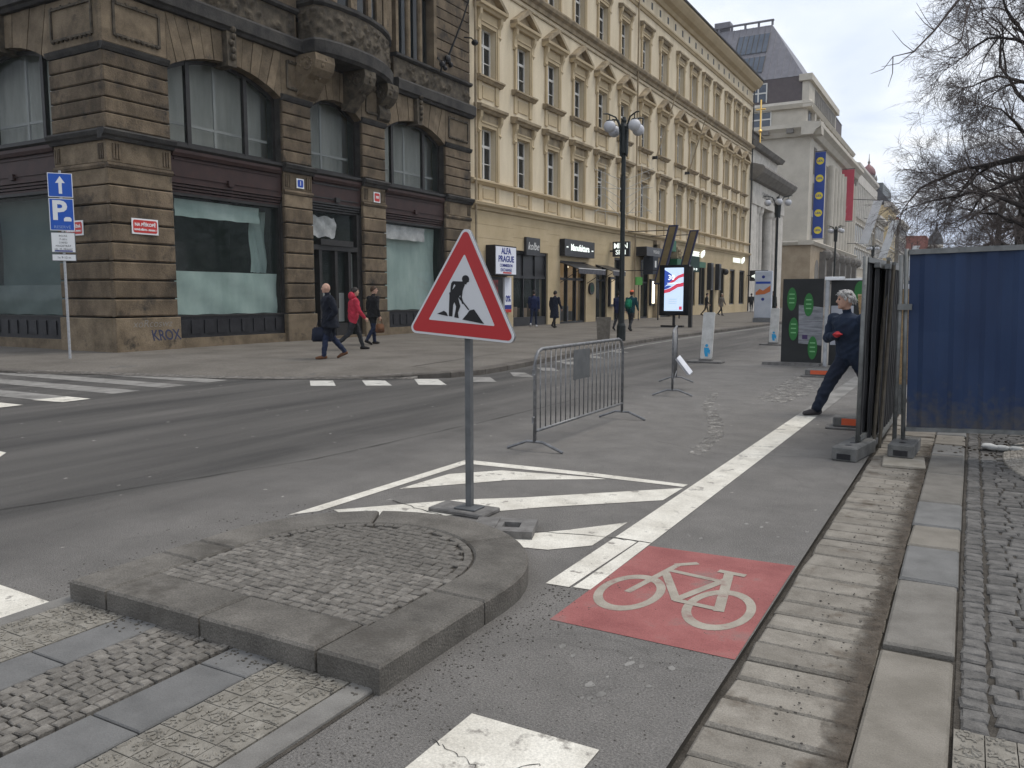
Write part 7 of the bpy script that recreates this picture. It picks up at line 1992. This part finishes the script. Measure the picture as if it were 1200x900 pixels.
def person(label, loc, heading, H=1.75, top='navy', legs='trousers', shoes='shoe', hair=None, coat=0.0, stride=22, phase=1, armL=None, armR=None, lean=4, voxel=.014, look=0,
           bulk=1.0, lg=1.0, hat=None, glove=None, hood=None, group=None, mats=None, pitch=0):
    s = H / 1.75
    mt_top, mt_leg, mt_shoe = mats
    ML = [mt_top, mt_leg, mt_shoe, M_skin, M_eye, M_skind, glove or M_skin]
    B = Body(); gk = 1.35 if glove else 1.0
    hipz = .90
    lx = math.sin(R(lean))
    def sp(z): return Vector((lx * (z - hipz), 0, z))     # spine point
    bk = bulk
    tors = [(sp(.86), .105 * bk, .150 * bk), (sp(.95), .118 * bk, .170 * bk), (sp(1.08), .110 * bk, .158 * bk), (sp(1.22), .122 * bk, .178 * bk), (sp(1.33), .122 * bk, .190 * bk), (sp(1.41), .095 * bk, .165 * bk), (sp(1.46), .066, .085)]
    if coat > 0:
        hz = .88 - coat
        tors = [(Vector((-.01, 0, hz)), .155 * bk, .205 * bk), (Vector((-.005, 0, (hz + .9) / 2)), .145 * bk, .192 * bk)] + tors[1:]
    B.loft(tors, 0)
    # legs
    toes = []
    for sd, ph in ((1, phase), (-1, -phase)):
        hip = Vector((0, .088 * sd, .90))
        a = R(stride * ph + 3); kn = R(8 if ph > 0 else 26 + stride * .3)
        knee = hip + Vector((math.sin(a), .0, -math.cos(a))) * .43
        b = a - kn
        ank = knee + Vector((math.sin(b), -.008 * sd, -math.cos(b))) * .41
        B.cap(hip, knee, .088 * bk, .060 * lg, 1); B.cap(knee, ank, .062 * lg, .047 * lg, 1)
        fa = 0.0 if ph > 0 else -R(24 + stride * .4)
        if stride < 8: fa = 0
        fd = Vector((math.cos(fa), .12 * sd, math.sin(fa))).normalized()
        heel = ank + Vector((-.045, 0, -.055)); 
        B.cap(heel + Vector((0, 0, .01)), ank + fd * .10 + Vector((0, 0, -.05)), .042, .042, 2); B.cap(ank + fd * .08 + Vector((0, 0, -.052)), ank + fd * .175 + Vector((0, 0, -.058)), .042, .032, 2)
        B.cap(ank, ank + Vector((-.02, 0, -.04)), .046, .046, 2)
    # arms
    for sd, arm in ((1, armL), (-1, armR)):
        sh_ = sp(1.395) + Vector((0, .182 * sd * bk, 0))
        if arm is None:
            a = R(-stride * .75 * (phase if sd > 0 else -phase)); el_ = R(22)
            elb = sh_ + Vector((math.sin(a) * .28, .045 * sd, -math.cos(a) * .28)); wr = elb + Vector((math.sin(a + el_) * .25, .0, -math.cos(a + el_) * .25))
        else:
            elb, wr = Vector(arm[0]), Vector(arm[1])
        B.cap(sh_, elb, .060 * bk, .048 * bk, 0); B.cap(elb, wr, .048 * bk, .036 * bk, 0)
        d = (wr - elb).normalized(); side = d.cross(Vector((0, 1, 0)) if abs(d.y) < .8 else Vector((0, 0, 1))).normalized()
        wr2 = wr + d * .03; palm = wr + d * .085
        B.cap(wr2, palm, .027 * gk, .031 * gk, 6)
        for k in range(4):
            o_ = side * (.028 - .0185 * k); ln = (.068, .078, .073, .055)[k]
            p1 = palm + o_ + d * .015; bend = (d + Vector((0, -sd * .35, -.15))).normalized(); p2 = p1 + bend * ln * .55; p3 = p2 + (bend + Vector((0, -sd * .6, 0))).normalized() * ln * .45
            B.cap(p1, p2, .0105 * gk, .010 * gk, 6); B.cap(p2, p3, .010 * gk, .0085 * gk, 6)
        tb = wr2 + side * .030; B.cap(tb, tb + (d + side * .6).normalized() * .045, .012, .011, 6); B.cap(tb + (d + side * .6).normalized() * .045, tb + (d * 1.2 + side * .35).normalized() * .078, .011, .009, 6)
    # neck and head, turned by look degrees
    hc = sp(1.635) + Vector((.02, 0, 0))
    Rz = Matrix.Rotation(R(look), 4, 'Z') @ Matrix.Rotation(R(pitch), 4, 'Y')
    def hp(x, y, z): return hc + (Rz @ Vector((x, y, z)))
    B.cap(sp(1.44), hp(-.01, 0, -.06), .055, .052, 3)
    B.ell(hc, .098, .076, .112, 3, Rz); B.ell(hp(.025, 0, -.055), .068, .058, .062, 3, Rz)
    B.cap(hp(.090, 0, .015), hp(.108, 0, -.020), .010, .016, 3); B.ell(hp(.062, 0, .035), .036, .056, .018, 3, Rz)
    B.cap(hp(.083, -.018, -.052), hp(.083, .018, -.052), .011, .011, 3); B.ell(hp(.066, 0, -.095), .028, .030, .02, 3, Rz)
    for sd in (-1, 1): B.ell(hp(-.005, .077 * sd, -.005), .024, .012, .034, 3, Rz)
    # one continuous skin
    me0 = bpy.data.meshes.new('body_raw'); B.bm.to_mesh(me0); B.bm.free()
    o0 = bpy.data.objects.new('body_raw', me0)
    md = o0.modifiers.new('r', 'REMESH'); md.mode = 'VOXEL'; md.voxel_size = voxel
    ms = o0.modifiers.new('s', 'SMOOTH'); ms.iterations = 3; ms.factor = .45
    me = evaluated_mesh(o0)
    nv = len(me.vertices); co = np.empty(nv * 3); me.vertices.foreach_get('co', co); co = co.reshape(-1, 3)
    npf = len(me.polygons); ce = np.empty(npf * 3); me.polygons.foreach_get('center', ce); ce = ce.reshape(-1, 3)
    best = np.full(npf, 1e9); mi = np.zeros(npf, dtype=np.int32)
    for a, b, ra, rb, m in B.prims:
        A = np.array(a); D = np.array(b - a); L2 = max(D @ D, 1e-9)
        t = np.clip(((ce - A) @ D) / L2, 0, 1); dist = np.linalg.norm(ce - (A + t[:, None] * D), axis=1) - (ra + (rb - ra) * t)
        if m == 3: dist = dist + .004
        up_ = dist < best; best[up_] = dist[up_]; mi[up_] = m
    mi[(mi == 3) & (ce[:, 2] < 1.45)] = 0
    head = Matrix.Translation(hc) @ Rz; hinv = np.array(head.inverted())
    lc = ce @ hinv[:3, :3].T + hinv[:3, 3]
    for sd in (-1, 1): mi[(np.hypot(lc[:, 1] - .031 * sd, lc[:, 2] - .012) < .0125) & (lc[:, 0] > .05)] = 4
    mi[(np.abs(lc[:, 1]) < .026) & (np.abs(lc[:, 2] + .052) < .008) & (lc[:, 0] > .06)] = 5
    # folds in the cloth: small ridges across the limbs, none on skin
    vm = np.full(nv, 0, dtype=np.int32)
    for p_i, pol in enumerate(me.polygons):
        if mi[p_i] >= 2: vm[list(pol.vertices)] = 1
    nr = np.empty(nv * 3); me.vertices.foreach_get('normal', nr); nr = nr.reshape(-1, 3)
    x, y, z = co[:, 0], co[:, 1], co[:, 2]
    fo = np.sin(z * 34 + x * 17 + 3 * np.sin(y * 19)) * .5 + np.sin(z * 61 - y * 33 + 2 * np.sin(x * 27 + z * 9)) * .35 + np.sin(x * 48 + y * 55 + z * 21) * .25
    fo = np.where(np.abs(z - .50) < .12, fo * 1.4, fo)
    co = co + nr * (fo * .0075 * (vm == 0))[:, None]
    me.vertices.foreach_set('co', co.ravel()); me.update()
    for m in ML: me.materials.append(m)
    me.polygons.foreach_set('material_index', mi); me.polygons.foreach_set('use_smooth', [True] * npf)
    zmin = co[:, 2].min()
    root = empty('person', loc, math.atan2(heading[1], heading[0])); root.scale = (s, s, s); tag(root, label, 'person', group)
    body = link('body', me, root, (0, 0, -zmin))
    # hair or hat as a shell over the skull
    def shell(name, m, r, cut, off=(0, 0, 0), sc=(1, 1, 1), jag=0.0):
        bm = bmesh.new(); bmesh.ops.create_uvsphere(bm, u_segments=28, v_segments=20, radius=1)
        rn = random.Random(3)
        bmesh.ops.scale(bm, vec=((.098 + r) * sc[0], (.076 + r) * sc[1], (.112 + r) * sc[2]), verts=bm.verts)
        dl = [v for v in bm.verts if cut(v.co)]
        bmesh.ops.delete(bm, geom=dl, context='VERTS')
        for v in bm.verts: v.co *= 1 + rn.uniform(-jag, jag)
        bmesh.ops.translate(bm, vec=off, verts=bm.verts)
        bmesh.ops.solidify(bm, geom=bm.faces[:], thickness=.012)
        o = link(name, to_mesh(bm, m, True, name), root); o.matrix_local = Matrix.Translation((0, 0, -zmin)) @ head
        return o
    if hair and hair[0] is H_gr:
        bm = bmesh.new(); rn = random.Random(9)
        for k in range(260):
            a = rn.uniform(0, 2 * math.pi); e_ = rn.uniform(-.25, 1.0)
            d = Vector((math.cos(a) * math.sqrt(max(0, 1 - e_ * e_)), math.sin(a) * math.sqrt(max(0, 1 - e_ * e_)), e_))
            if d.x > .45 and d.z < .55: continue
            if d.x > .0 and d.z < .10: continue
            q = Vector((d.x * .100 - .006, d.y * .080, d.z * .114 + .006))
            fl = (Vector((d.x * .3 + (.35 if d.z > .5 else -.25), d.y * .5, -.8 if d.z < .6 else -.15)) + Vector((rn.uniform(-.3, .3), rn.uniform(-.3, .3), rn.uniform(-.2, .2)))).normalized()
            ln_ = rn.uniform(.035, .065)
            tube(bm, [q - fl * ln_ * .4, q + d * .014, q + fl * ln_ + d * .004], [.009, .012, .004], 5)
        o = link('hair', to_mesh(bm, hair[0], True, 'hair'), root); o.matrix_local = Matrix.Translation((0, 0, -zmin)) @ head
    elif hair: shell('hair', hair[0], .012, lambda c: c.z < hair[1] + (c.x * .75 if c.x > 0 else c.x * .6), (-.008, 0, .006), jag=.03)
    if hat: shell('hat', hat, .020, lambda c: c.z < .035, (-.004, 0, .012), (1, 1, 1.05))
    if hood:
        bm = bmesh.new(); ball(bm, (0, 0, 0), 1, 16); bmesh.ops.scale(bm, vec=(.10, .135, .12), verts=bm.verts)
        o = link('hood', to_mesh(bm, hood, True), root); o.location = sp(1.52) + Vector((-.075, 0, -zmin))
    return root, zmin

C_navyk = cloth('near_black_navy_cloth', (.006, .008, .014)); C_navy = cloth('navy_cloth', (.010, .013, .024)); C_blk = cloth('black_cloth', (.010, .010, .011)); C_jean = cloth('dark_jeans', (.014, .020, .042)); C_red = cloth('red_jacket', (.33, .025, .045))
C_grey = cloth('dark_grey_cloth', (.022, .023, .025)); C_brn = cloth('brown_leather', (.10, .045, .022)); C_bshoe = cloth('black_shoes', (.010, .009, .009)); C_wshoe = cloth('white_shoes', (.45, .45, .45), 1.1)
C_teal = cloth('teal_jacket', (.008, .040, .050)); C_green = cloth('green_backpack', (.010, .16, .085)); C_or = cloth('orange_knit', (.62, .13, .06)); C_olive = cloth('olive_cloth', (.055, .045, .03)); C_beige = cloth('beige_wool', (.30, .25, .2)); C_blue = cloth('blue_jacket', (.012, .018, .055))
H_dk = mat('dark_hair', (.014, .011, .009), (.03, .024, .02), 40, rough=.6); H_gr = mat('silver_hair', (.30, .29, .275), (.48, .465, .44), 60, rough=.55, stretch=(1, 1, .3)); H_br = mat('brown_hair', (.045, .026, .014), (.07, .04, .022), 40, rough=.6)
C_wnavy = cloth('navy_sweatshirt', (.012, .020, .038)); C_wnavy2 = cloth('navy_work_trousers', (.009, .013, .024)); C_glv = cloth('red_work_glove', (.42, .035, .04)); C_wsh = cloth('grey_work_shoe', (.045, .04, .042))

PZ = .12
person('bald man in dark jacket and navy trousers walking with brown shoes', (-13.40, 14.93, PZ), (-.62, -.78), 1.80, mats=(C_navyk, C_jean, C_brn), coat=.16, stride=13, phase=1, bulk=1.42, lg=1.2, look=-18, armL=((-.08, .31, 1.10), (.05, .24, .93)), armR=((-.06, -.33, 1.12), (.02, -.36, .88)))
person('person in a red hooded jacket and grey trousers passing the doorway', (-15.12, 17.80, PZ), (.62, .78), 1.76, mats=(C_red, C_grey, C_bshoe), stride=20, phase=1, bulk=1.28, lg=1.15, hair=(H_dk, -.02), hood=C_red, look=10)
person('person in a black jacket walking away past the stone pier', (-16.25, 20.05, PZ), (.28, .96), 1.78, mats=(C_blk, C_jean, C_bshoe), coat=.08, stride=9, phase=1, bulk=1.22, lg=1.1, hair=(H_br, -.03), look=-35, armR=((-.04, -.30, 1.12), (.02, -.32, .86)))
person('person in a navy jacket and white shoes facing the dark shop front', (-19.0, 36.0, PZ), (-.3, .95), 1.80, mats=(C_blue, C_jean, C_wshoe), stride=14, phase=-1, bulk=1.15, hair=(H_dk, -.04))
person('person in a long dark blue coat walking along the shops', (-17.5, 35.3, PZ), (.1, .99), 1.76, mats=(C_navy, C_bshoe, C_bshoe), coat=.42, stride=12, phase=1, bulk=1.15, hair=(H_dk, -.04))
person('person in an orange knit hat and teal jacket walking away', (-12.95, 33.6, PZ), (.1, .99), 1.74, mats=(C_teal, C_grey, C_bshoe), stride=11, phase=1, bulk=1.15, hair=(H_br, -.05), hat=C_or)
person('person in dark blue half hidden behind the lamp post', (-13.65, 33.9, PZ), (.1, .99), 1.70, mats=(C_blue, C_grey, C_bshoe), stride=10, phase=-1, bulk=1.15, hair=(H_dk, -.04))
person('person in a black jacket and tan trousers holding a companion by the hand', (-18.3, 63.8, PZ), (.95, .3), 1.78, mats=(C_blk, C_olive, C_bshoe), stride=14, phase=1, bulk=1.1, hair=(H_dk, -.04), voxel=.02, armL=((.0, .32, 1.12), (.12, .42, .9)))
person('person in a mottled coat and light hat holding a companion by the hand', (-17.6, 65.6, PZ), (.9, -.4), 1.74, mats=(cloth('mottled_coat', (.10, .085, .07)), C_blk, C_bshoe), coat=.15, stride=14, phase=-1, bulk=1.15, hair=(H_br, -.04), hat=C_beige, voxel=.02)
person('person in black standing at the end of the cream facade', (-18.6, 80.2, PZ), (-.2, .97), 1.80, mats=(C_blk, C_blk, C_bshoe), stride=9, phase=1, bulk=1.15, hair=(H_dk, -.04), voxel=.02)
person('person in a dark jacket leaning by the lamp post near the info totem', (-10.72, 51.6, PZ), (.6, -.7), 1.80, mats=(C_blk, C_grey, C_bshoe), stride=5, phase=1, bulk=1.15, hair=(H_dk, -.04), voxel=.02, pitch=15)
person('grey haired woman in navy work clothes and red glove striding past the fence panels', (-1.40, 11.95, 0), (-.62, -.78), 1.80, mats=(C_wnavy, C_wnavy2, C_wsh), stride=36, phase=-1, bulk=1.36, lg=1.42, hair=(H_gr, -.04), look=-28, glove=C_glv, voxel=.009, lean=10,
       armR=((.10, -.34, 1.12), (.27, -.02, 1.18)), armL=((-.10, .36, 1.13), (.04, .50, .96)))

# bags the walkers carry
def bag(name, label, cat, loc, rz, dims, m, handle=True):
    t = empty(name, loc, rz); tag(t, label, cat)
    w, d, h = dims
    bm = bmesh.new(); A = [bm.verts.new((x * w / 2, y * d / 2, 0)) for x, y in ((-1, -1), (1, -1), (1, 1), (-1, 1))]; Bv = [bm.verts.new((x * w * .44, y * d * .35, h)) for x, y in ((-1, -1), (1, -1), (1, 1), (-1, 1))]
    for i in range(4): bm.faces.new((A[i], A[(i + 1) % 4], Bv[(i + 1) % 4], Bv[i]))
    bm.faces.new(A[::-1]); bm.faces.new(Bv)
    bmesh.ops.bevel(bm, geom=bm.edges[:], offset=.03, segments=2, affect='EDGES')
    bmo('bag_body', bm, m, t, smooth=True)
    if handle:
        bm = bmesh.new(); tube(bm, [(-w * .25, 0, h - .01), (-w * .18, 0, h + .14), (0, 0, h + .19), (w * .18, 0, h + .14), (w * .25, 0, h - .01)], .011, 6); bmo('handle', bm, m, t)
    return t
bag('shoulder_bag', 'large dark blue bag hanging at the side of the bald man', 'bag', (-13.52, 14.78, .54), R(35), (.50, .20, .34), C_navy)
bag('hand_bag', 'brown leather bag held by the person in black', 'bag', (-15.93, 20.0, .50), R(75), (.34, .10, .28), C_brn)
bp_ = empty('backpack', (-12.97, 33.42, 1.10), R(84)); tag(bp_, 'bright green backpack worn by the person in the orange hat', 'backpack')
bm = bmesh.new(); box(bm, -.13, .03, -.15, .15, 0, .42); bmesh.ops.bevel(bm, geom=bm.edges[:], offset=.06, segments=3, affect='EDGES'); bmo('pack', bm, C_green, bp_, smooth=True)
bm = bmesh.new(); box(bm, -.17, -.12, -.10, .10, .05, .24); bmesh.ops.bevel(bm, geom=bm.edges[:], offset=.02, segments=2, affect='EDGES'); bmo('front_pocket', bm, C_green, bp_, smooth=True)

# ------------------------------------------------------------------ damp winter air
bm = bmesh.new(); box(bm, -905, 905, -305, 1505, -1.1, 48)
hz = bmo('haze', bm, [], None); tag(hz, kind='stuff')
hm = bpy.data.materials.new('haze_air'); hm.use_nodes = True
for n in list(hm.node_tree.nodes):
    if n.type == 'BSDF_PRINCIPLED': hm.node_tree.nodes.remove(n)
pv = hm.node_tree.nodes.new('ShaderNodeVolumePrincipled')
pv.inputs['Color'].default_value = (.88, .92, .97, 1); pv.inputs['Density'].default_value = .00035
hm.node_tree.links.new(pv.outputs[0], hm.node_tree.nodes['Material Output'].inputs['Volume'])
hz.data.materials.append(hm)

bpy.data.scenes.remove(TMP)
